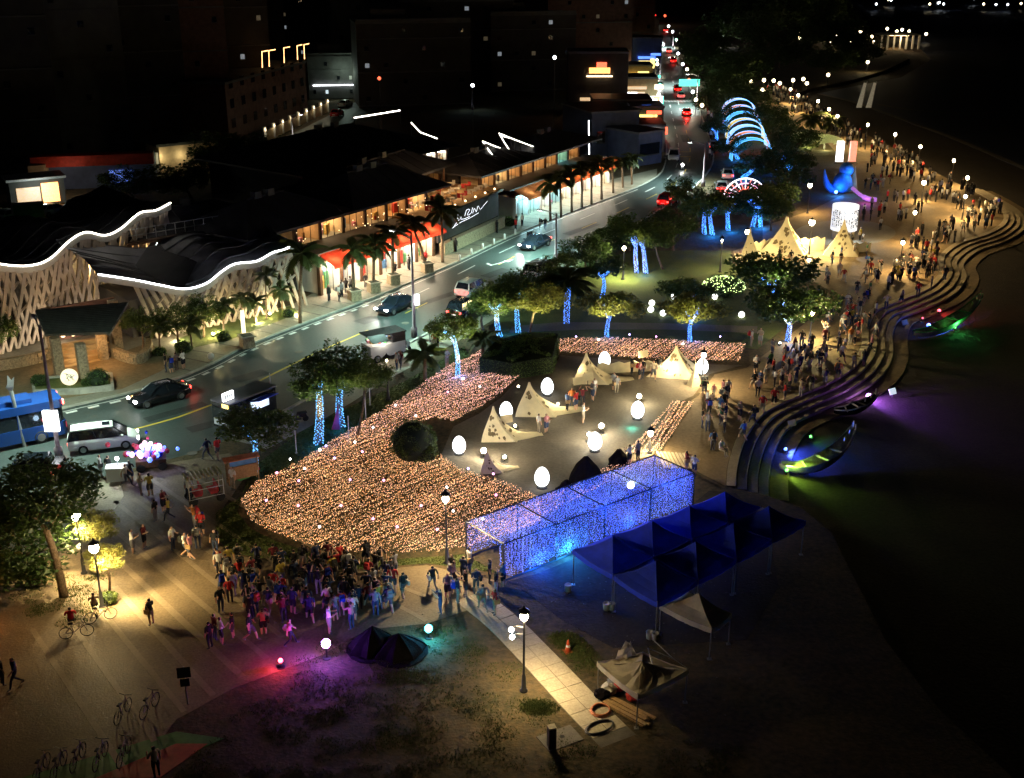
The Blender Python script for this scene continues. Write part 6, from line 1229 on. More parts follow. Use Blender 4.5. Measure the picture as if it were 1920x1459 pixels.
# ------------------------------------------------------------------ vehicles
def carmesh(kind):
    if kind == 'sedan':
        st = [(-2.36, .45, .78, .66), (-2.28, .30, .94, .80), (-1.6, .22, 1.02, .9), (-.4, .2, .96, .91), (.9, .2, .94, .9), (1.55, .22, .86, .88), (2.15, .28, .74, .8), (2.34, .40, .62, .64)]
        cab = (-1.85, 1.08, -1.05, .28, .93, 1.44, .80, .60); L = 4.7
    elif kind == 'van':
        st = [(-2.42, .45, .95, .76), (-2.38, .30, 1.08, .88), (-1.6, .22, 1.08, .92), (0, .2, 1.06, .93), (1.2, .2, 1.04, .92), (1.7, .22, .98, .9), (2.2, .28, .80, .84), (2.4, .40, .62, .66)]
        cab = (-2.36, 1.62, -2.12, .70, 1.02, 1.74, .84, .70); L = 4.8
    else:                                     # suv
        st = [(-2.2, .5, .95, .72), (-2.14, .34, 1.08, .86), (-1.4, .26, 1.08, .92), (0, .24, 1.04, .93), (1.0, .24, 1.02, .92), (1.6, .26, .96, .9), (2.1, .32, .82, .84), (2.25, .45, .66, .66)]
        cab = (-2.08, 1.15, -1.75, .35, 1.0, 1.66, .83, .66); L = 4.5
    body = MB(); rows = []
    for x, zb, zt, w_ in st: rows.append([(x, -w_ * .86, zb), (x, -w_, zb + .14), (x, -w_ * 1.0, (zb + zt) / 2 + .05), (x, -w_ * .95, zt - .06), (x, -w_ * .82, zt), (x, 0, zt + .035), (x, w_ * .82, zt), (x, w_ * .95, zt - .06), (x, w_, (zb + zt) / 2 + .05), (x, w_, zb + .14), (x, w_ * .86, zb)])
    body.grid(rows); body.add(rows[0], [tuple(range(11))]); body.add(rows[-1], [tuple(range(11))[::-1]]); body.grid([[r_[0] for r_ in rows], [r_[-1] for r_ in rows]])
    x0, x1, t0, t1, zb, zt, wb, wt = cab
    gl_ = MB(); N = 5; lo = [(x0 + (x1 - x0) * k / N) for k in range(N + 1)]; hi = [(t0 + (t1 - t0) * k / N) for k in range(N + 1)]
    for s_ in (-1, 1): gl_.grid([[(a, s_ * wb, zb) for a in lo], [(b, s_ * wt, zt - .04) for b in hi]][::s_])
    gl_.quad((x1, -wb, zb), (x1, wb, zb), (t1, wt, zt - .04), (t1, -wt, zt - .04)); gl_.quad((x0, wb, zb), (x0, -wb, zb), (t0, -wt, zt - .04), (t0, wt, zt - .04))
    rf = MB(); rf.grid([[(b, y * wt * 1.02, zt + (.0 if abs(y) == 1 else .05) - (.05 if k in (0, N) else 0)) for y in (-1, -.6, 0, .6, 1)] for k, b in enumerate(hi)][::-1])
    pil = MB()
    for s_ in (-1, 1):
        pil.tube([(x1, s_ * wb, zb), (t1, s_ * wt, zt)], .05, 4); pil.tube([(x0, s_ * wb, zb), (t0, s_ * wt, zt)], .07, 4); pil.tube([(t0, s_ * wt, zt), (t1, s_ * wt, zt)], .05, 4); m_ = (x0 + x1) / 2 - .1; pil.tube([(m_, s_ * (wb + .01), zb), ((t0 + t1) / 2, s_ * (wt + .01), zt)], .04, 4)
    return dict(body=body, glass=gl_, roof=rf, pillar=pil, L=L, st=st, cab=cab)
CM = {}
for k in ('sedan', 'van', 'suv'):
    c = carmesh(k); CM[k] = dict(L=c['L'], st=c['st'], cab=c['cab'])
    for nm in ('body', 'glass', 'roof', 'pillar'): CM[k][nm] = c[nm]
wh = MB(); wh.lathe([(.20, -.10), (.33, -.11), (.34, 0), (.33, .11), (.20, .10)], 16); tym = wh.mesh('tyre', M['tyre'], True); rm_ = MB().lathe([(.02, -.115), (.21, -.105), (.21, .105), (.02, .115)], 12).mesh('rim', M['rim'])
CMESH = {}
def car(label, kind, px, to, paint, head=0, tail=0, name='car', hl=1.0, z0=.01, group='cars on the road', sunroof=False):
    p, q = G(*px, z0), G(*to, z0); d = q - p; t = thing(name, label, 'car', p, math.atan2(d.y, d.x), group); c = CM[kind]
    def gm(nm, m):
        k_ = (kind, nm, m)
        if k_ not in CMESH: CMESH[k_] = c[nm].mesh(nm, M[m], nm in ('body', 'roof'))
        return CMESH[k_]
    b = ob('body', gm('body', paint), t); ob('window_glass', gm('glass', 'glass'), t); ob('roof', gm('roof', paint), t); ob('pillar', gm('pillar', paint if kind != 'van' else 'black_metal'), t)
    if sunroof: MB().box((.25, 0, c['cab'][5] + .065), (.5, .62, .02)).build('sunroof', M['glass'], t)
    for x in (-1.42, 1.42):
        for y in (-.84, .84):
            w_ = ob('wheel', tym, t, (x, y, .34)); w_.rotation_euler = (R(90), 0, 0); r_ = ob('rim', rm_, w_)
    fx, rx = c['st'][-1][0], c['st'][0][0]
    for y in (-.6, .6):
        MB().box((fx - .10, y, .66), (.16, .34, .15)).build('headlight', M['head_light'] if head else M['white_metal'], t); MB().box((rx + .05, y * 1.05, .82), (.1, .3, .2)).build('tail_light', M['tail_light'] if tail else M['play_red'], t)
    for y in (-1, 1): MB().box((c['cab'][1] - .35, y * 1.0, c['cab'][4] + .08), (.14, .2, .13)).build('mirror', M[paint], b)
    MB().box((fx - .03, 0, .42), (.06, .9, .16)).build('grille', M['black_metal'], t); MB().box((rx - .0, 0, .6), (.03, .5, .12)).build('number_plate', M['white_metal'], t)
    if head: slight((fx + .05, 0, .72), (fx + 8, 0, .1), head, (1, .97, .9), 80, .7, t, .15)
    if tail: plight((rx - .5, 0, .8), tail, (1, .03, .02), .15, t)
    return t
car('white minivan with black sunroof waiting at the plaza edge', 'van', (197, 838), (262, 830), 'car_white', 60, 14, 'minivan', sunroof=True)
car('black saloon driving past the mall gate', 'sedan', (300, 752), (238, 768), 'car_black', 250, 26)
car('dark saloon with bright headlights approaching past the shops', 'sedan', (742, 582), (705, 597), 'car_navy', 900, 0)
car('white hatchback with red tail lights driving away', 'suv', (886, 552), (925, 533), 'car_white', 0, 30)
car('black car half hidden behind the roadside bushes', 'suv', (872, 590), (905, 572), 'car_black', 0, 12)
car('dark saloon with headlights beaming onto the lane arrow', 'sedan', (1003, 464), (975, 474), 'car_navy', 1200, 8)
car('white van parked at the right kerb beyond the bushes', 'van', (1014, 518), (1050, 500), 'car_white', 0, 0)
car('red car braking beside the round street tree', 'suv', (1252, 384), (1272, 372), 'car_red', 0, 40); car('white car at the road bend facing the camera', 'suv', (1263, 300), (1262, 306), 'car_white', 0, 0)
car('car with glaring red tail lights stopped at the park entrance', 'sedan', (1353, 358), (1352, 348), 'car_silver', 0, 160); car('silver car parked behind the blue-lit trees', 'sedan', (1364, 334), (1363, 326), 'car_silver', 0, 10)
car('car with strong red brake glow on the far street', 'sedan', (1287, 216), (1285, 208), 'car_red', 0, 320); car('silver parked car at the right of the far street, nearest', 'sedan', (1338, 280), (1335, 270), 'car_silver', 0, 10)
for i, (x, y, tx, ty, kind, pn, hd, tl, lab) in enumerate([(1270, 172, 1268, 166, 'suv', 'car_red', 0, 60, 'red-lit car queuing up the far street'), (1276, 184, 1274, 178, 'sedan', 'car_silver', 0, 40, 'silver car queuing behind the red-lit one'), (1236, 166, 1236, 172, 'suv', 'car_white', 500, 0, 'car with white headlights coming down the far street'), (1262, 118, 1260, 112, 'suv', 'car_red', 0, 80, 'far car with red lights at the crossing'), (1254, 100, 1253, 95, 'suv', 'car_silver', 0, 60, 'farther car with red lights up the street'), (1231, 76, 1231, 80, 'suv', 'car_white', 900, 0, 'distant car with white glare up the street'), (1228, 42, 1227, 40, 'suv', 'car_red', 0, 160, 'most distant red-lit car at the street top'), (1240, 88, 1240, 92, 'sedan', 'car_white', 400, 0, 'distant approaching car below the white glare'), (1248, 60, 1247, 57, 'suv', 'car_silver', 0, 60, 'distant silver car near the street top'), (1226, 32, 1225, 31, 'suv', 'car_silver', 0, 100, 'tiny far car at the end of the street')]): car(lab, kind, (x, y), (tx, ty), pn, hd, tl, group='cars up the far street')
for i, (x, y, tx, ty, pn, lab) in enumerate([(100, 402, 130, 395, 'car_white', 'white car parked beside the car park kiosk'), (150, 392, 178, 384, 'car_white', 'white car parked below the red canopy'), (20, 412, 48, 404, 'car_silver', 'silver car parked at the far left of the car park'), (648, 200, 660, 196, 'car_white', 'white car parked by the green-lit block'), (632, 218, 640, 214, 'car_red', 'red car parked in the side street')]): car(lab, 'sedan', (x, y), (tx, ty), pn, 0, 0, group='cars parked behind the mall')
# city bus
bs = thing('city_bus', 'blue and orange city bus leaving the frame at the left edge', 'bus', G(-10, 838), math.atan2((G(130, 812) - G(-40, 848)).y, (G(130, 812) - G(-40, 848)).x))
bm_ = MB(); bm_.prism([(-6.5, -1.25), (4.6, -1.25), (4.85, -1.0), (4.85, 1.0), (4.6, 1.25), (-6.5, 1.25)], .35, 1.35); bm_.build('body', M['bus_blue'], bs); bm_ = MB(); bm_.prism([(-6.45, -1.2), (4.5, -1.2), (4.72, -.95), (4.72, .95), (4.5, 1.2), (-6.45, 1.2)], 1.35, 2.45); bm_.build('window_band', M['glass'], bs)
MB().prism([(-1.0, -1.24), (4.55, -1.24), (4.78, -1), (4.78, 1), (4.55, 1.24), (-1.0, 1.24)], 2.45, 3.05).build('roof', M['bus_blue'], bs); MB().prism([(-2.6, -1.24), (-1.01, -1.24), (-1.01, 1.24), (-2.6, 1.24)], 2.45, 3.04).build('white_roof_band', M['car_white'], bs); MB().prism([(-6.5, -1.24), (-2.61, -1.24), (-2.61, 1.24), (-6.5, 1.24)], 2.45, 3.05).build('orange_roof_band', M['car_orange'], bs)
MB().box((1.5, 0, 3.2), (2.6, 1.5, .3)).build('air_unit', M['bus_blue'], bs); MB().box((-3, -1.27, 1.9), (2.4, .05, .4)).build('route_display', M['sign_orange'], bs); MB().box((-1, -1.27, 1.9), (.5, .05, .35)).build('green_display', M['sign_green'], bs)
for y in (-.9, .9): MB().box((4.83, y, 1.0), (.1, .3, .4)).build('headlight', M['play_red'], bs); MB().box((4.83, y, 2.75), (.12, .35, .3)).build('marker_light', M['tail_light'], bs)
for x in (-4.5, 3):
    for y in (-1.1, 1.1): w_ = ob('wheel', tym, bs, (x, y, .48), 0, 1.42); w_.rotation_euler = (R(90), 0, 0); ob('rim', rm_, w_)
for k in range(6): MB().box((-5.4 + k * 1.75, -1.215, 1.9), (.07, .04, 1.1)).build('window_post', M['bus_blue'], bs)
plight((5.3, -.6, 1.1), 22, (1, .05, .03), .1, bs); plight((3, -2.2, 1.6), 25, (.5, .75, 1), .2, bs)
ta = thing('scooter_taxi', 'car with red tail lights half hidden behind the large dark tree', 'car', G(75, 895)); MB().box((0, 0, .75), (3.6, 1.6, .8), .2, 0, .9).build('body', M['car_black'], ta); MB().box((-.1, 0, 1.35), (2.2, 1.4, .5), .2, 0, .8).build('cabin', M['glass'], ta)
for y in (-.5, .5): MB().box((1.5, -.8 + y, .9), (.3, .2, .2), .2).build('tail_light', M['tail_light'], ta); MB().lathe([(.3, -.1), (.3, .1)], 10, (y * 2.4, -.7, .3)).build('wheel', M['tyre'], ta)
# food truck and carts
ft = thing('food_truck', 'dark food truck with white roof sign and lit serving hatch by the kerb', 'food truck', G(462, 795), math.atan2((G(520, 768) - G(420, 812)).y, (G(520, 768) - G(420, 812)).x))
MB().box((0, 0, 1.45), (4.6, 1.9, 2.0)).build('body', M['car_black'], ft); MB().box((0, 0, 2.5), (4.7, 2.0, .12)).build('roof', M['roof_grey'], ft); MB().box((-1.9, -.4, 2.95), (1.0, .15, .6)).build('roof_sign', M['sign_white'], ft)
for k in range(4): MB().box((-2.2 + k * .2, -.49, 2.95), (.1, .03, .3)).build('sign_letter', M['ink'], ft)
MB().box((-2.33, 0, 1.6), (.06, 1.4, .9)).build('windscreen', M['glass'], ft); MB().box((-2.34, -.5, 2.3), (.08, .6, .3)).build('yellow_panel', M['sign_yellow'], ft); MB().box((-2.37, 0, .95), (.05, 1.5, .5)).build('front_panel', M['car_white'], ft); MB().box((.6, -.98, 1.7), (1.8, .06, .8)).build('hatch_light', M['win_white'], ft); MB().box((.6, -1.5, 2.25), (2.0, 1.0, .06), 0, 0, 1, -.25).build('hatch_flap', M['canvas_blue'], ft); plight((.6, -1.4, 1.9), 40, (.6, .75, 1), .15, ft)
for x in (-1.5, 1.5):
    for y in (-.85, .85): w_ = ob('wheel', tym, ft, (x, y, .34)); w_.rotation_euler = (R(90), 0, 0); ob('rim', rm_, w_)
sn = thing('snack_van', 'open-backed snack van with bright counter and raised dark flaps', 'food truck', G(722, 672), .62)
MB().box((0, .2, .95), (3.4, 1.7, 1.1)).build('body', M['car_silver'], sn); MB().box((0, .2, 2.35), (3.6, 1.9, .1)).build('roof', M['car_black'], sn); MB().box((-1.2, -1.1, 2.3), (1.6, 1.0, .06), 0, 0, 1, .35).build('flap', M['car_black'], sn); MB().box((1.1, .2, 1.9), (1.3, 1.6, .8)).build('cab', M['car_black'], sn); MB().box((-.4, .5, 2.2), (1.8, .6, .06)).build('counter_light', M['panel_white'], sn)
gd = MB()
for k in range(26): gd.box((rnd.uniform(-1.5, .3), rnd.uniform(-.5, .8), 1.6 + rnd.random() * .3), (.2, .2, .25), 0, rnd.randrange(8))
gd.build('goods', GOODS, sn); plight((-.5, -.9, 2.0), 160, (1, .9, .7), .2, sn)
for x in (-1.1, 1.1):
    for y in (-.65, 1.05): w_ = ob('wheel', tym, sn, (x, y, .34)); w_.rotation_euler = (R(90), 0, 0); ob('rim', rm_, w_)
tc = thing('toy_cart', 'toy seller cart heaped with glowing blue and violet balloons', 'cart', G(285, 878), .3)
MB().box((0, 0, .55), (2.0, 1.1, .5)).build('tray', M['wood_dark'], tc)
for i in range(46):
    c = Vector((rnd.gauss(0, .75), rnd.gauss(0, .4), 1.0 + abs(rnd.gauss(0, .5)))); MB().ball(c, rnd.uniform(.1, .22), 8, 0, 1.15).build('balloon', M[rnd.choice(['deep_blue_led', 'sign_pink', 'violet', 'sign_blue', 'canvas_blue', 'play_red'])], tc, smooth=True)
plight((0, -.6, 2.2), 90, (.45, .5, 1), .2, tc); MB().ball((.1, -.2, 1.9), .14, 8).build('lamp', M['lamp_white'], tc); MB().tube([(.1, -.2, .6), (.1, -.2, 1.8)], .03, 5).build('mast', M['grey_metal'], tc)
for x in (-.7, .7): w_ = MB().lathe([(.28, -.04), (.3, 0), (.28, .04)], 12).build('wheel', M['tyre'], tc, (x, -.58, .3)); w_.rotation_euler = (R(90), 0, 0)
rk = thing('pedal_cart', 'four-wheeled canopy pedal cart with pale slatted roof near the lawn', 'cart', G(385, 938), .5)
for k in range(9): MB().box((-1.1 + .27 * k, 0, 1.9), (.12, 1.3, .05)).build('roof_slat', M['paper'], rk)
for x in (-1.1, 1.1):
    for y in (-.6, .6): MB().tube([(x, y, .35), (x, y, 1.9)], .03, 5).build('post', M['white_metal'], rk); w_ = MB().lathe([(.27, -.03), (.3, 0), (.27, .03)], 14).build('wheel', M['tyre'], rk, (x * .8, y, .3)); w_.rotation_euler = (R(90), 0, 0)
for x in (-.5, .5): MB().box((x, 0, .65), (.45, 1.1, .1)).build('seat', M['pile_red'], rk); MB().box((x + .25, 0, .95), (.06, 1.1, .5)).build('backrest', M['pile_red'], rk)
for z in (.5, 1.1, 1.5): MB().tube([(-1.1, -.62, z), (1.1, -.62, z)], .025, 5).build('rail', M['white_metal'], rk)
wk = thing('snack_cart', 'small white snack cart with bright lamp beside the minivan', 'cart', G(222, 905), .2); MB().box((0, 0, .7), (1.3, .8, .9)).build('box', M['car_white'], wk); MB().ball((.1, 0, 1.75), .13, 8).build('lamp', M['lamp_white'], wk); MB().tube([(.1, 0, 1.1), (.1, 0, 1.7)], .03, 5).build('mast', M['grey_metal'], wk); plight((.1, -.4, 1.9), 120, (.9, .97, 1), .15, wk); MB().box((0, 0, 1.2), (1.4, .9, .06)).build('counter', M['white_metal'], wk)
# scooters parked along the kerb
def scooter():
    t = thing('motor_scooter', 'dark motor scooter', 'scooter', (0, 0, 0)); MB().box((-.25, 0, .55), (.8, .32, .3), 0, 0, .8).build('body', M['car_black'], t); MB().box((-.3, 0, .75), (.7, .28, .1)).build('seat', M['rubber'], t); MB().box((.45, 0, .55), (.1, .36, .6), 0, 0, .8).build('leg_shield', M['car_silver'], t); MB().tube([(.45, 0, .8), (.4, 0, 1.0)], .03, 5).build('stem', M['black_metal'], t); MB().tube([(.38, -.33, 1.02), (.38, .33, 1.02)], .02, 5).build('handlebar', M['black_metal'], t); MB().box((.1, 0, .3), (.6, .3, .08)).build('footboard', M['black_metal'], t)
    for x in (-.55, .6): w_ = MB().lathe([(.18, -.05), (.24, 0), (.18, .05)], 12).build('wheel', M['tyre'], t, (x, 0, .24)); w_.rotation_euler = (R(90), 0, 0)
    return remember(t)
s0_ = scooter(); n_sc = 0
for i in range(16):
    q = i / 15; p = G(985 + 195 * q, 512 - 62 * q) + Vector((rnd.uniform(-.3, .3), rnd.uniform(-.3, .3), 0)); lab = 'dark scooter in the row parked along the right kerb, %s from the near end' % (seq[i] if i < 18 else 'next')
    if i == 0: s0_.location = p; s0_.rotation_euler = (0, 0, 1.2); s0_['label'] = lab; s0_['group'] = 'scooters parked along the kerb'
    else: dup(s0_, p, 1.2 + rnd.uniform(-.25, .25), lab)
for i, (x, y, lab) in enumerate([(1278, 318, 'scooter with bright headlight riding at the bend'), (996, 446, 'scooter standing at the kerb by the pavement bollards'), (760, 655, 'scooter parked beside the snack van'), (560, 792, 'scooter parked behind the blue-lit trees'), (1245, 300, 'scooter parked at the blue shed corner'), (1232, 292, 'second scooter parked at the blue shed corner')]):
    t = dup(s0_, G(x, y), rnd.random() * 6, lab)
    if i == 0: MB().ball((.55, 0, .85), .22, 8).build('headlight', M['head_light'], t); t.rotation_euler = (0, 0, -1.5); slight((.7, 0, .9), (6, 0, .1), 500, (1, .98, .95), 70, .6, t)
# bicycles
def ring(c, r_, tk, n=18, ax='y'):
    return [(c[0] + r_ * math.cos(2 * math.pi * k / n), c[1], c[2] + r_ * math.sin(2 * math.pi * k / n)) for k in range(n + 1)]
def bicycle():
    t = thing('bicycle', 'bicycle', 'bicycle')
    for x in (-.52, .52):
        w_ = MB().tube(ring((x, 0, .34), .33, 0), .022, 5).build('wheel', M['tyre'], t); sp_ = MB()
        for k in range(8): sp_.tube([(x, 0, .34), (x + .32 * math.cos(k * .785), 0, .34 + .32 * math.sin(k * .785))], .005, 3)
        sp_.build('spoke', M['grey_metal'], w_)
    f_ = MB()
    for a, b in (((-.52, 0, .34), (-.12, 0, .32)), ((-.12, 0, .32), (-.22, 0, .82)), ((-.22, 0, .78), (.36, 0, .82)), ((-.12, 0, .32), (.38, 0, .74)), ((-.52, 0, .34), (-.21, 0, .74)), ((.34, 0, .95), (.52, 0, .34))): f_.tube([a, b], .022, 5)
    f_.build('frame', M['purple_pole'], t); MB().box((-.24, 0, .88), (.26, .14, .06), 0, 0, .8).build('saddle', M['rubber'], t); MB().tube([(.42, -.3, 1.0), (.34, 0, 1.0), (.42, .3, 1.0)], .018, 5).build('handlebar', M['black_metal'], t); MB().tube([(-.2, -.12, .3), (-.04, .12, .34)], .02, 4).build('pedal', M['black_metal'], t)
    return remember(t)
b0_ = bicycle(); BK = [(145, 1195, .3, 'bicycle ridden by the cyclist in red at the plaza edge'), (190, 1165, .5, 'bicycle of the cyclist in the pale cap under the lamp'), (232, 1345, 1.4, 'left of two bicycles parked below the dark plaza'), (282, 1335, 1.3, 'right of two bicycles parked below the dark plaza'), (148, 1432, 1.5, 'leftmost bicycle in the rack on the red strip'), (190, 1430, 1.5, 'second bicycle in the rack on the red strip'), (234, 1424, 1.5, 'third bicycle in the rack on the red strip'), (80, 1452, 1.5, 'bicycle at the dark bottom left corner'), (112, 1448, 1.5, 'bicycle next to the bottom left corner one')]
for i, (x, y, a, lab) in enumerate(BK):
    if i == 0: b0_.location = G(x, y, .014); b0_.rotation_euler = (0, 0, a); b0_['label'] = lab; b0_['group'] = 'bicycles on the plaza'
    else: dup(b0_, G(x, y, .014), a, lab)
slab('cycle_lane', [(40, 1459), (330, 1372), (420, 1385), (250, 1459)], .016, 'paint_green'); slab('cycle_lane_strip', [(180, 1459), (330, 1395), (390, 1395), (300, 1459)], .020, 'paint_red')
# ------------------------------------------------------------------ people
mat('cloth', (.95, .95, .95), .85, .12, 6, obcol=True)
SK = mat('skin', (.55, .33, .22), .6, .1, 5); HR = mat('hair', (.012, .009, .008), .5, .2, 8); SH = mat('shoe', (.12, .12, .12), .7, .3, 3)
TRS = [mat('trousers_%d' % i, c, .85, .15, 6) for i, c in enumerate([(.018, .02, .03), (.04, .06, .12), (.30, .26, .20), (.10, .10, .11), (.45, .44, .42)])]
def body(pose):
    # joints: pelvis, waist, chest, neck, head base, crown, then limbs; the figure faces +Y
    V_ = [(0, 0, .94), (0, .005, 1.10), (0, .01, 1.30), (0, 0, 1.46), (0, .02, 1.54), (0, .015, 1.65)]
    Rr = [(.145, .105), (.125, .095), (.155, .11), (.055, .055), (.082, .09), (.085, .095)]
    E = [(0, 1, 'shirt'), (1, 2, 'shirt'), (2, 3, 'shirt'), (3, 4, 'neck'), (4, 5, 'head')]
    def chain(root, pts, rads, tags):
        pr = root
        for p, r_, tg in zip(pts, rads, tags): V_.append(p); Rr.append((r_, r_)); E.append((pr, len(V_) - 1, tg)); pr = len(V_) - 1
    A = pose['arms']; Lg = pose['legs']
    for s_, (el, wr, hd) in zip((-1, 1), A):
        sh = (s_ * .185, 0, 1.39); f = lambda q: (sh[0] + s_ * q[0], sh[1] + q[1], sh[2] + q[2])
        chain(2, [sh, f(el), f(wr), f(hd)], [.062, .046, .034, .036], ['shirt', 'shirt', 'arm', 'hand'])
    for s_, (kn, an) in zip((-1, 1), Lg):
        hp_ = (s_ * .09, 0, .88); k_ = (s_ * .10, kn[0], kn[1]); a_ = (s_ * .10, an[0], an[1]); toe = (s_ * .12, an[0] + .15, max(.035, an[1] - .05))
        wide = pose.get('skirt', 0)
        chain(0, [hp_, (s_ * .10, kn[0] * .5, (.88 + kn[1]) / 2), k_, a_, toe], [.09 + wide, .082 + wide, .058 + wide * .6, .04, .038], ['trs', 'trs', 'trs', pose.get('shin', 'trs'), 'shoe'])
    me = bpy.data.meshes.new('sk'); me.from_pydata(V_, [(a, b) for a, b, _ in E], []); o = bpy.data.objects.new('sk', me); C.objects.link(o)
    md = o.modifiers.new('s', 'SKIN'); md.use_smooth_shade = True
    for i, sv in enumerate(me.skin_vertices[0].data): sv.radius = Rr[i]; sv.use_root = (i == 0)
    o.modifiers.new('u', 'SUBSURF').levels = 1; o.modifiers['u'].render_levels = 1
    dg = bpy.context.evaluated_depsgraph_get(); out = bpy.data.meshes.new_from_object(o.evaluated_get(dg)); bpy.data.objects.remove(o); out.name = 'body'
    out.materials.clear(); segs = [(Vector(V_[a]), Vector(V_[b]), tg) for a, b, tg in E]; idx = []
    SL = {'shirt': 0, 'neck': 1, 'head': 1, 'arm': 1, 'hand': 1, 'trs': 2, 'shoe': 4, 'skinleg': 1}
    for p in out.polygons:
        c = p.center; best = None
        for a, b, tg in segs:
            ab = b - a; t = max(0, min(1, (c - a).dot(ab) / ab.length_squared)); d = (c - a - ab * t).length
            if best is None or d < best[0]: best = (d, tg, t)
        m = SL[best[1]]
        if best[1] in ('head', 'neck') and c.z > 1.5 and (c.y < .015 or c.z > 1.66): m = 3
        if pose.get('long') and c.z > 1.36 and c.y < -.03 and best[1] in ('neck', 'head'): m = 3
        idx.append(m)
    out['idx'] = 0
    return out, idx
st_ = ((.0, .88), (.0, .06)); L0 = ((.02, .48), (-.02, .07))
stand = [((.02, .48), (-.02, .07))] * 2
walk = [((.22, .50), (.30, .08)), ((.02, .48), (-.34, .12))]
walk2 = [((.05, .48), (-.30, .12)), ((.20, .50), (.26, .08))]
hang = ((.05, 0, -.29), (.06, .05, -.54), (.06, .07, -.63)); swf = ((.04, .10, -.28), (.04, .28, -.47), (.04, .34, -.54)); swb = ((.06, -.13, -.26), (.06, -.16, -.52), (.05, -.14, -.61)); phone = ((.06, .08, -.28), (-.05, .32, -.20), (-.09, .38, -.14)); up_ = ((.12, .16, -.10), (.02, .34, .14), (-.03, .38, .22)); bag = ((.10, .02, -.28), (.05, .16, -.42), (.0, .24, -.44))
POSES = [dict(arms=[hang, hang], legs=stand), dict(arms=[hang, phone], legs=stand, shin='skinleg'), dict(arms=[swf, swb], legs=walk), dict(arms=[swb, swf], legs=walk2, shin='skinleg'), dict(arms=[up_, up_], legs=stand), dict(arms=[phone, phone], legs=stand, skirt=.035, shin='skinleg', long=1), dict(arms=[bag, hang], legs=walk, skirt=.03, shin='skinleg', long=1), dict(arms=[phone, hang], legs=stand)]
SIT = dict(arms=[((.05, .12, -.26), (.0, .34, -.30), (-.02, .42, -.3))] * 2, legs=[((.42, .90), (.46, .48))] * 2)
PB = []
for ps in POSES + [SIT]:
    bm_, ix = body(ps)
    vs = []
    for k in range(len(TRS)):
        m_ = bm_ if k == 0 else bm_.copy()
        m_.materials.clear()
        for mm in (M['cloth'], SK, TRS[k], HR, SH): m_.materials.append(mm)
        m_.polygons.foreach_set('material_index', ix); m_.update(); vs.append(m_)
    PB.append(vs)
COL = {'white': (.78, .77, .74), 'black': (.02, .02, .022), 'grey': (.25, .25, .26), 'navy': (.03, .045, .12), 'red': (.55, .03, .03), 'yellow': (.62, .48, .08), 'pink': (.65, .28, .30), 'beige': (.55, .45, .32), 'orange': (.65, .22, .05), 'blue': (.08, .20, .50), 'green': (.08, .22, .09), 'maroon': (.18, .02, .03)}
WCOL = ['white'] * 6 + ['black'] * 9 + ['grey'] * 4 + ['navy'] * 4 + ['red'] * 2 + ['pink', 'pink', 'beige', 'beige', 'blue', 'yellow', 'maroon', 'maroon', 'green', 'orange']
PN = ['standing', 'using phone', 'walking', 'striding', 'arms raised', 'long haired', 'long haired walking', 'hand raised']
TN = ['black', 'denim', 'tan', 'grey', 'pale']
used = {}; NP = [0]
def person(p, where, group, col=None, pose=None, rz=None, child=False, tr=None, fixed_=False, cols_=None, poses_=None):
    col = col or rnd.choice(WCOL); pose = rnd.randrange(8) if pose is None else pose; tr = rnd.choice([0, 0, 0, 1, 1, 2, 3, 3, 4]) if tr is None else tr
    who = ('child' if child else 'person')
    for _ in range(60):
        lab = '%s in %s top, %s %s, %s, %s' % (who, col, TN[tr], 'shorts' if pose in (1, 3, 5, 6) else 'trousers', PN[pose] if pose < 8 else 'seated', where)
        if lab not in used: break
        if not fixed_: tr = (tr + 1) % 5; nt_ = (nt_ + 1) if 'nt_' in dir() else 1; pose = pose if nt_ < 5 or pose > 7 else rnd.randrange(8); continue
        pose = rnd.choice(poses_) if poses_ else rnd.randrange(8); tr = rnd.randrange(5); col = rnd.choice(cols_ or WCOL)
    used[lab] = 1
    s = rnd.uniform(.93, 1.04) * (.66 if child else 1)
    o = ob('person', PB[pose][tr], None, p, rnd.random() * 6.28 if rz is None else rz, (s * 1.14, s * 1.14, s)); c = COL[col]; k = rnd.uniform(.8, 1.15); o.color = (min(1, c[0] * k), min(1, c[1] * k), min(1, c[2] * k), 1)
    tag(o, lab, 'person', group); NP[0] += 1; q_ = rnd.random()
    if q_ < .2 and pose < 8: ob('backpack', rnd.choice(BPM), o, (0, -.19, 1.26))
    elif q_ < .38 and pose < 8: ob('shoulder_bag', rnd.choice(TOT), o, (.23 * rnd.choice((-1, 1)), -.03, .95))
    return o
bpk = MB(); bpk.box((0, 0, 0), (.28, .16, .40), 0, 0, .8); bpk.box((0, -.1, -.06), (.2, .06, .2)); BPM = [bpk.mesh('backpack', M[m]) for m in ('rubber', 'canvas_blue', 'pile_red', 'canvas_grey')]
tot = MB(); tot.box((0, 0, 0), (.1, .3, .28), 0, 0, 1.1); tot.tube([(0, -.1, .13), (0, -.06, .38), (0, .06, .38), (0, .1, .13)], .012, 4); TOT = [tot.mesh('shoulder_bag', M[m]) for m in ('pile_cloth', 'plank', 'rubber')]
placed = []
def free(p, d):
    for q in placed:
        if (q - p).length < d: return False
    placed.append(p.copy()); return True
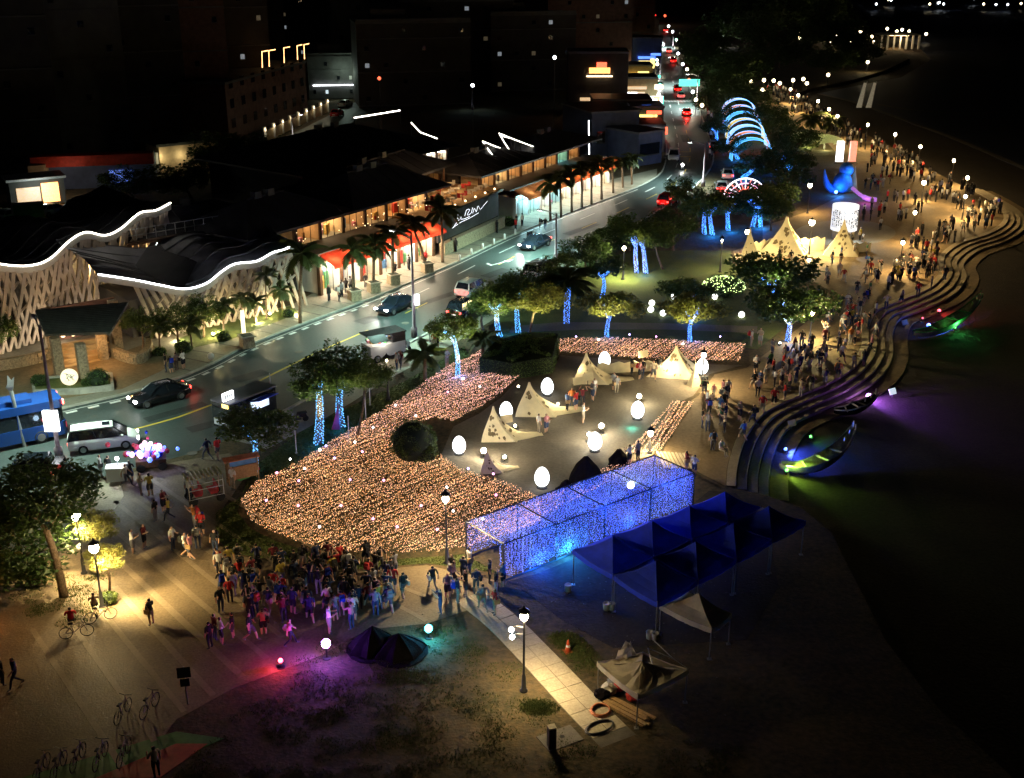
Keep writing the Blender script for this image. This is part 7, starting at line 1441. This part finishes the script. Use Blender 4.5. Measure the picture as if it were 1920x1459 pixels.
def crowd(poly, n, where, group, mind=.5, cols=None, z=.02, poses=None, rz=None):
    P = GP(poly); xs = [p.x for p in P]; ys = [p.y for p in P]; k = 0; tries = 0
    while k < n and tries < n * 60:
        tries += 1; x, y = rnd.uniform(min(xs), max(xs)), rnd.uniform(min(ys), max(ys)); p = Vector((x, y, z))
        if inside(P, x, y) and free(p, mind):
            person(p, where, group, rnd.choice(cols) if cols else None, rnd.choice(poses) if poses else None, rz if rz is None else rz + rnd.uniform(-.7, .7), child=rnd.random() < .08, fixed_=True, cols_=cols, poses_=poses); k += 1
def people(lst, where, group, z=.02):
    for e in lst:
        x, y = e[0], e[1]; p = G(x, y, z); free(p, .01); person(p, where if len(e) < 5 else e[4], group, e[2] if len(e) > 2 else None, e[3] if len(e) > 3 else None)
DK = ['black'] * 9 + ['navy'] * 4 + ['grey'] * 2 + ['maroon', 'maroon', 'white', 'red', 'yellow']
people([(637, 1068, 'red', 0, 'at the grass edge'), (650, 1072, 'black', 0, 'next to the person in red'), (395, 1216, 'black', 0, 'at the crowd left front'), (404, 1200, 'maroon', 7, 'at the crowd left front'), (416, 1208, 'white', 1, 'at the crowd left front'), (438, 1196, 'black', 1, 'left of the crowd'), (470, 1200, 'black', 6, 'before the crowd'), (545, 1210, 'pink', 2, 'left of the violet spotlight'), (495, 1190, 'pink', 5, 'in the red glow'), (618, 1188, 'white', 5, 'behind the violet spotlight'), (415, 1150, 'black', 0, 'at the crowd left side'), (660, 1180, 'pink', 4, 'near the dark mounds')], 'in the dark crowd', 'people in the dark crowd')
crowd([(405, 1075), (440, 1060), (560, 1060), (690, 1058), (755, 1085), (765, 1120), (735, 1150), (660, 1170), (560, 1170), (470, 1175), (420, 1130)], 82, 'in the dense crowd', 'people in the dark crowd', .52, DK, rz=0.2)
people([(812, 1107, 'black', 2), (826, 1152, 'navy', 4), (848, 1084, 'black', 0), (869, 1090, 'navy', 7), (880, 1074, 'white', 0), (840, 1122, 'grey', 5), (858, 1132, 'navy', 0), (874, 1118, 'black', 5), (893, 1112, 'navy', 1), (906, 1146, 'grey', 2), (928, 1152, 'red', 1), (930, 1118, 'black', 7), (918, 1094, 'navy', 0), (944, 1100, 'blue', 5), (851, 1100, 'beige', 3)], 'by the tunnel entrance', 'people at the tunnel entrance')
people([(250, 1038, 'white', 5), (272, 1028, 'maroon', 1), (285, 1172, 'black', 1), (293, 978, 'black', 0), (318, 976, 'yellow', 2), (325, 1032, 'white', 7), (349, 1046, 'white', 3), (359, 1048, 'pink', 3), (366, 992, 'orange', 4), (379, 1004, 'red', 5), (405, 1038, 'black', 0), (412, 1078, 'white', 0), (265, 928, 'beige', 1), (283, 930, 'yellow', 5), (238, 912, 'beige', 2), (206, 898, 'black', 0), (190, 894, 'white', 0), (246, 905, 'black', 5), (356, 940, 'white', 0), (390, 862, 'navy', 2), (410, 862, 'red', 3), (438, 918, 'white', 0), (372, 1030, 'grey', 0), (308, 960, 'maroon', 5), (32, 1288, 'navy', 2), (6, 1285, 'black', 0), (295, 1458, 'beige', 7)], 'on the brown plaza', 'people on the plaza')
for (x, y, c_, lab) in [(145, 1190, 'red', 'riding at the plaza edge'), (188, 1160, 'beige', 'cycling under the plaza lamp')]:
    o = person(G(x, y, .05) + Vector((-.2, 0, .02)), lab, 'cyclists', c_, 8, .4)
EP = 'people on the egg plaza'
people([(1010, 812, 'white', 0), (1024, 812, 'pink', 5), (1063, 772, 'blue', 0), (1080, 770, 'red', 1), (1092, 762, 'maroon', 4), (1111, 752, 'grey', 5), (1093, 794, 'white', 5), (1151, 734, 'white', 1), (1156, 738, 'grey', 0), (1184, 704, 'black', 0), (1204, 708, 'black', 2), (1234, 704, 'black', 0), (1252, 698, 'black', 7), (1199, 712, 'pink', 5), (1224, 712, 'beige', 6), (1072, 762, 'orange', 0), (1114, 744, 'white', 1), (1180, 872, 'white', 5), (1196, 868, 'grey', 0), (1286, 884, 'maroon', 5), (1301, 892, 'white', 1)], 'among the plaza lanterns', EP)
PR = 'people on the promenade'
crowd([(1300, 795), (1310, 735), (1370, 735), (1392, 790), (1350, 820), (1320, 810)], 18, 'beside the narrow amber strip', PR, .6)
people([(1336, 845, 'blue', 0), (1350, 862, 'white', 8), (1420, 745, 'white', 0), (1416, 700, 'white', 1)], 'at the near step end', PR)
crowd([(1405, 745), (1420, 690), (1450, 680), (1460, 735)], 7, 'near the near terrace bend', PR, .6)
crowd([(1462, 735), (1470, 660), (1530, 640), (1540, 690), (1500, 735)], 20, 'by the first step bend', PR, .6, z=.02)
people([(1408, 650, 'white', 0), (1425, 648, 'beige', 5), (1447, 668, 'grey', 0)], 'right of the amber strip', PR)
crowd([(1530, 690), (1545, 610), (1600, 560), (1630, 570), (1612, 650), (1580, 680)], 34, 'in the crowd by the dark tree', PR, .55)
crowd([(1595, 555), (1630, 490), (1655, 500), (1640, 560)], 10, 'going up beside the steps', PR, .6)
crowd([(1655, 545), (1680, 500), (1760, 480), (1755, 515), (1700, 545)], 22, 'at the second step bend', PR, .6, DK)
crowd([(1690, 480), (1720, 440), (1790, 425), (1790, 455), (1750, 478)], 8, 'above the second step bend', PR, .7)
crowd([(1795, 450), (1820, 390), (1870, 385), (1880, 412), (1840, 435)], 8, 'near the far step bend', PR, .7)
crowd([(1540, 540), (1560, 480), (1620, 440), (1660, 440), (1640, 530), (1580, 545)], 8, 'on the open sandy plaza', PR, 1.3)
people([(1560, 495, 'black', 0), (1575, 498, 'black', 1), (1573, 520, 'beige', 3), (1641, 530, 'white', 2), (1482, 496, 'black', 0), (1460, 492, 'black', 5), (1612, 452, 'yellow', 0), (1650, 432, 'white', 0), (1548, 526, 'white', 1)], 'before the tent lanterns', PR)
for k, (x, y, kk) in enumerate([(1392, 830, 1), (1412, 800, 0), (1428, 780, 1), (1450, 768, 2), (1470, 756, 1), (1500, 748, 0), (1520, 742, 2), (1545, 730, 1), (1570, 716, 0), (1600, 700, 2), (1618, 690, 1), (1632, 665, 1), (1640, 640, 2), (1628, 620, 0), (1640, 600, 1), (1660, 585, 1), (1690, 575, 2), (1720, 560, 1), (1745, 548, 0), (1770, 530, 2)]):
    p = G(x, y, -.1 - .17 * kk); s_ = min(STEP, key=lambda q_: (q_ - p).length); person(Vector((p.x, p.y, -.02 - .17 * kk + .09)), 'on the terrace steps', PR, None, None, None, False, None, True)
nleft = 300 - NP[0] - 16
FW = 'people around the far sculptures'
people([(1640, 352), (1632, 356), (1645, 358), (1655, 352), (1622, 354), (1668, 346), (1650, 345), (1635, 346)], 'round the blue sculpture', FW)
people([(312, 698, 'black', 0), (322, 700, 'black', 5), (332, 694, 'grey', 0), (345, 692, 'white', 5), (636, 566, 'white', 0), (700, 660, 'white', 5), (744, 694, 'white', 0), (752, 690, 'maroon', 2), (815, 654, 'red', 0), (822, 652, 'navy', 5), (806, 640, 'white', 0), (838, 690, 'white', 5), (1012, 432, 'black', 0), (1022, 432, 'black', 2)], 'on the roadside pavement', 'people on the pavements', .14)
# the uncountable far crowd: one object of small figures
mbv = []; mbf = []; mbm = []
src = PB[0][0]; sv = [v.co.copy() for v in src.vertices]; sf = [list(p.vertices) for p in src.polygons]; sx_ = [p.material_index for p in src.polygons]
low = MB()
def figure(x, y, m):
    h = rnd.uniform(.92, 1.05); a = rnd.random() * 6.28; lx, ly = math.cos(a) * .09, math.sin(a) * .09
    for s_ in (-1, 1): low.tube([(x + lx * s_, y + ly * s_, 0), (x + lx * s_ * .9, y + ly * s_ * .9, .9 * h)], [.06, .09], 5, 5)
    low.lathe([(.15, .85 * h), (.14, 1.05 * h), (.2, 1.38 * h), (.07, 1.47 * h)], 7, (x, y, 0), m); low.ball((x, y, 1.58 * h), .11, 6, 4 if rnd.random() < .7 else 6, 1.2)
    for s_ in (-1, 1): low.tube([(x + lx * s_ * 2.2, y + ly * s_ * 2.2, 1.36 * h), (x + lx * s_ * 2.6, y + ly * s_ * 2.6, .8 * h)], [.05, .035], 4, m)
CR_ = [mat('crowd_%d' % i, c, .85) for i, c in enumerate([COL['white'], COL['black'], COL['red'], COL['grey']])] + [HR, TRS[0], SK]
for poly, n in [([(1625, 325), (1635, 262), (1690, 290), (1760, 335), (1750, 352), (1690, 335)], 75), ([(1420, 180), (1440, 165), (1500, 185), (1560, 225), (1610, 250), (1640, 275), (1600, 280), (1520, 225)], 120), ([(1740, 375), (1770, 340), (1830, 366), (1800, 395)], 26), ([(1695, 478), (1720, 440), (1790, 425), (1790, 455), (1750, 478)], 18), ([(1795, 450), (1820, 390), (1870, 385), (1880, 412), (1840, 435)], 20), ([(1655, 545), (1680, 500), (1760, 480), (1755, 515), (1700, 545)], 16), ([(1600, 420), (1650, 370), (1740, 380), (1720, 420)], 22), ([(1225, 330), (1245, 250), (1230, 200), (1215, 240)], 20), ([(1330, 320), (1348, 260), (1318, 190), (1330, 260)], 34), ([(830, 460), (990, 420), (1000, 425), (840, 480)], 6), ([(600, 575), (800, 500), (810, 490), (620, 560)], 12), ([(1450, 185), (1490, 175), (1500, 190)], 16)]:
    P = GP(poly); xs = [p.x for p in P]; ys = [p.y for p in P]; k = 0
    while k < n:
        x, y = rnd.uniform(min(xs), max(xs)), rnd.uniform(min(ys), max(ys))
        if inside(P, x, y): figure(x, y, rnd.choice([0, 1, 1, 1, 2, 3, 0])); k += 1
o = low.build('distant_crowd', CR_, smooth=True); o['kind'] = 'stuff'; o['label'] = 'mass of tiny distant visitors along the far promenade and streets'; o['category'] = 'crowd'
# ------------------------------------------------------------------ small things
def misc(name, label, cat, px, z=0, rz=0, group=None): return thing(name, label, cat, G(*px, z), rz, group)
t = misc('traffic_cone', 'orange traffic cone standing on the sandy yard', 'cone', (1065, 1222)); MB().lathe([(.15, .04), (.12, .25), (.06, .62), (.03, .7)], 12).build('body', M['cone'], t, smooth=True); MB().box((0, 0, .02), (.42, .42, .04), .4).build('base', M['cone'], t); MB().lathe([(.115, .3), (.095, .42)], 12).build('band', M['paint_white'], t)
t = misc('wooden_bollard', 'thick black square bollard beside the ground hatch', 'bollard', (1034, 1402)); MB().box((0, 0, .55), (.34, .34, 1.1), .3).build('post', M['black_metal'], t); MB().box((0, 0, 1.12), (.36, .36, .06), .3).build('cap', M['concrete'], t)
t = misc('ground_hatch', 'cracked concrete pad with a dark round drain hole', 'drain', (1050, 1385)); MB().box((0, 0, .02), (1.8, 1.2, .04), .5).build('pad', M['concrete_dark'], t); MB().lathe([(.12, .045), (.11, .05)], 12, (.1, .1, 0)).build('hole', M['ink'], t)
t = misc('plank_stack', 'stack of long bare planks under the sagging tent', 'planks', (1178, 1335), 0, -.75)
for k in range(7): MB().box((rnd.uniform(-.1, .1), (k % 4 - 1.5) * .24, .06 + .1 * (k // 4)), (2.6 + rnd.uniform(-.4, .3), .17, .07), rnd.uniform(-.05, .05)).build('plank', M['plank'], t)
for i, (x, y, m, lab, s) in enumerate([(1140, 1300, 'pile_cloth', 'white crumpled bag beside the planks', .4), (1128, 1308, 'hull_dark', 'dark bin bag left of the planks', .38), (1160, 1294, 'pile_red', 'red bundle on the pile under the tent', .35), (1186, 1312, 'pile_red', 'bright red bundle behind the planks', .36), (1150, 1286, 'canvas_grey', 'grey folded cloth bundle on the pile', .35)]):
    mb = MB(); mb.ball((0, 0, s * .6), s, 10, 0, .65); r_ = random.Random(i); mb.v = [(a * r_.uniform(.85, 1.2), b * r_.uniform(.85, 1.2), max(0, c * r_.uniform(.9, 1.15))) for a, b, c in mb.v]; tag(mb.build('bundle', M[m], None, G(x, y)), lab, 'bundle', 'bundles under the sagging tent')
def coil(name, lab, px, r_, m, n, sq):
    mb = MB(); pts = [Vector((math.cos(k * .5) * r_ * (1 - .004 * k) * sq, math.sin(k * .5) * r_ * (1 - .004 * k), .04 + .0035 * k + .01 * math.sin(k * 1.3))) for k in range(n)]; mb.tube(pts, .035, 5); o = mb.build(name, M[m], None, G(*px), .6, True); tag(o, lab, 'hose', 'coils on the slab path')
coil('orange_coil', 'coil of orange cable on the slabs', (1126, 1335), .5, 'play_orange', 44, 1); coil('grey_hose', 'long loop of grey hose on the slabs', (1124, 1366), .42, 'canvas_grey', 30, 1.9)
t = misc('signpost', 'dark signpost with two square panels on the plaza', 'sign', (352, 1320)); h_ = D(348, 1250, G(352, 1320).y).z; MB().tube([(0, 0, 0), (0, 0, h_)], .04, 6).build('post', M['grey_metal'], t); MB().box((0, -.05, h_ - .3), (.62, .04, .55), .2).build('upper_panel', M['car_navy'], t); MB().box((0, -.05, h_ - .85), (.42, .04, .4), .2).build('lower_panel', M['car_navy'], t)
t = misc('arrow_post', 'pale grey post topped by a leaf shaped white sign near the bus', 'sign', (46, 838)); h_ = D(36, 706, G(46, 838).y).z; MB().tube([(0, 0, 0), (-.3, 0, h_ * .8)], .14, 8).build('post', M['grey_metal'], t); lf = MB(); lf.add([(-.3, 0, h_ * .75), (-.6, -.1, h_ * .85), (-.45, -.1, h_ * .9), (-.35, -.1, h_ * 1.02), (-.15, -.1, h_ * .95), (.1, -.1, h_ * 1.0), (-.05, -.1, h_ * .86)], [(0, 1, 2, 3, 4, 5, 6)]); lf.add([(-.3, .06, h_ * .75), (-.6, -.04, h_ * .85), (-.45, -.04, h_ * .9), (-.35, -.04, h_ * 1.02), (-.15, -.04, h_ * .95), (.1, -.04, h_ * 1.0), (-.05, -.04, h_ * .86)], [(6, 5, 4, 3, 2, 1, 0)]); lf.build('leaf_sign', M['white_metal'], t)
for i, (x, y) in enumerate([(862, 489), (884, 477), (905, 467), (926, 458), (946, 449), (966, 440)]):
    t = misc('bollard', 'pale short bollard on the mall pavement, %s from the palm' % seq[i], 'bollard', (x, y), .13, 0, 'pavement bollards'); MB().lathe([(.13, 0), (.12, .65), (.05, .72)], 10).build('post', M['white_metal'], t, smooth=True); MB().lathe([(.16, 0), (.16, .06)], 10).build('base', M['concrete'], t)
for i, (x, y) in enumerate([(464, 650), (665, 562), (701, 547), (738, 532), (801, 510)]):
    t = misc('stone_planter', 'square stone planter with pale rim, %s along the mall pavement' % seq[i], 'planter', (x, y), .13, .55, 'pavement planters'); MB().box((0, 0, .5), (1.1, 1.1, 1.0), 0, 0, .92).build('box', M['stone_wall'], t); MB().box((0, 0, 1.03), (1.3, 1.3, .1)).build('rim', M['concrete'], t); MB().box((0, 0, 1.085), (.95, .95, .02)).build('soil', M['hedge_core'], t)
t = misc('globe_light', 'round white globe lamp on the mall pavement edge', 'lamp', (396, 676), .13); MB().ball((0, 0, .4), .3, 12).build('globe', M['wall_white'], t, smooth=True); MB().lathe([(.2, 0), (.15, .12)], 10).build('base', M['concrete'], t)
t = misc('lit_post', 'white uplit bollard light in the first stone planter', 'lamp', (458, 634), .13); MB().box((0, 0, 1.5), (.3, .3, 2.2)).build('shaft', glow('post_glow', (1, .85, .5), 1.6), t); MB().box((0, 0, .3), (.6, .6, .4)).build('base', M['stone_wall'], t); plight((.5, -.5, 1.6), 60, (1, .85, .5), .1, t)
# play panels and slide under the forked tree
t = misc('play_panel', 'pink and blue play panel stand with wooden posts by the forked tree', 'play stand', (445, 905), 0, .5)
MB().box((.4, 0, 1.75), (2.4, .5, .08), 0, 0, 1, .3).build('pink_roof', M['play_orange'], t); MB().box((.5, -.1, 1.4), (1.8, .1, .5)).build('blue_panel', M['play_blue'], t); MB().box((.4, 0, .8), (1.9, .5, .9)).build('counter', M['plank'], t)
for x in (-.6, 1.4):
    for y in (-.25, .25): MB().tube([(x, y, 0), (x, y, 1.75)], .05, 5).build('post', M['plank'], t)
t = misc('toy_slide', 'small red and green toy slide at the blue-lit trunk', 'toy', (470, 893), 0, .8); MB().box((0, 0, .5), (1.3, .5, .08), 0, 0, 1, .5).build('chute', M['play_red'], t); MB().box((.3, .4, .35), (.6, .5, .7), 0, 0, .7).build('ladder', M['purple_skin'], t); MB().box((-.6, .1, .18), (.8, .6, .3), 0, 0, .8).build('base', M['play_green'], t)
t = misc('beach_flag', 'folded purple and red flag leaning by the cyan-lit trunk', 'flag', (629, 806)); MB().add([(-.3, 0, 0), (.35, 0, 0), (.28, .05, 2.0), (.0, -.12, .9)], [(0, 1, 2), (0, 3, 2), (1, 3, 0)]).build('cloth', M['play_red'], t); MB().tube([(.35, 0, 0), (.3, .05, 2.3)], .025, 5).build('pole', M['grey_metal'], t)
for i, (x, y, ty, lab) in enumerate([(510, 760, 700, 'thin pole by the food truck'), (556, 850, 805, 'thin white pole left of the cyan trunks'), (655, 830, 780, 'thin white pole beside the blue-lit pair'), (686, 785, 700, 'thin pole in front of the leaning tree'), (694, 760, 690, 'second thin pole by the path')]):
    p = G(x, y); t = misc('thin_pole', lab, 'pole', (x, y), 0, 0, 'thin poles along the path'); h_ = D(x, ty, p.y).z; MB().tube([(0, 0, 0), (0, 0, h_)], .04, 6).build('shaft', M['white_metal'], t); MB().lathe([(.12, 0), (.1, .05)], 8).build('base', M['concrete'], t)
t = misc('pavilion', 'warm lit open pavilion at the tip of the far park', 'pavilion', (1685, 92)); MB().box((0, 2, 4.6), (14, 7, .6), 0, 0, .7).build('roof', M['wall_white'], t)
for k in range(7): MB().box((-6 + 2 * k, -.8, 2.2), (.5, .5, 4.4)).build('column', M['wall_white'], t)
plight((0, -2.5, 3.5), 600, (1, .75, .4), .5, t); MB().box((0, 2, 4.1), (6, 3, .1)).build('ceiling_light', M['panel_dim'], t)
for i, (x, y, lab) in enumerate([(1612, 202, 'left'), (1630, 202, 'right')]):  # upright glowing sheets stand in for light reflections on the water
    t = misc('water_glint', '%s of two pale glowing sheets standing in for water reflections' % lab, 'flag', (x, y), 0, .3, 'sheets standing in for water reflections'); MB().add([(-.9, 0, 0), (.5, 0, 0), (1.2, .1, 5.0), (.3, -.1, 5.2)], [(0, 1, 2, 3)]).build('cloth', glow('glint_glow', (1, .85, .55), .15) if 'glint_glow' not in M else M['glint_glow'], t); MB().tube([(.5, 0, 0), (1.2, .1, 5.4)], .07, 5).build('pole', M['grey_metal'], t)
# warm lamp just outside the left of the plaza, its post stands by the path
park_lamp('amber lamp post at the far left path outside the trees', (-70, 1175), 1040, 550, (1, .30, .05), r_=.2)
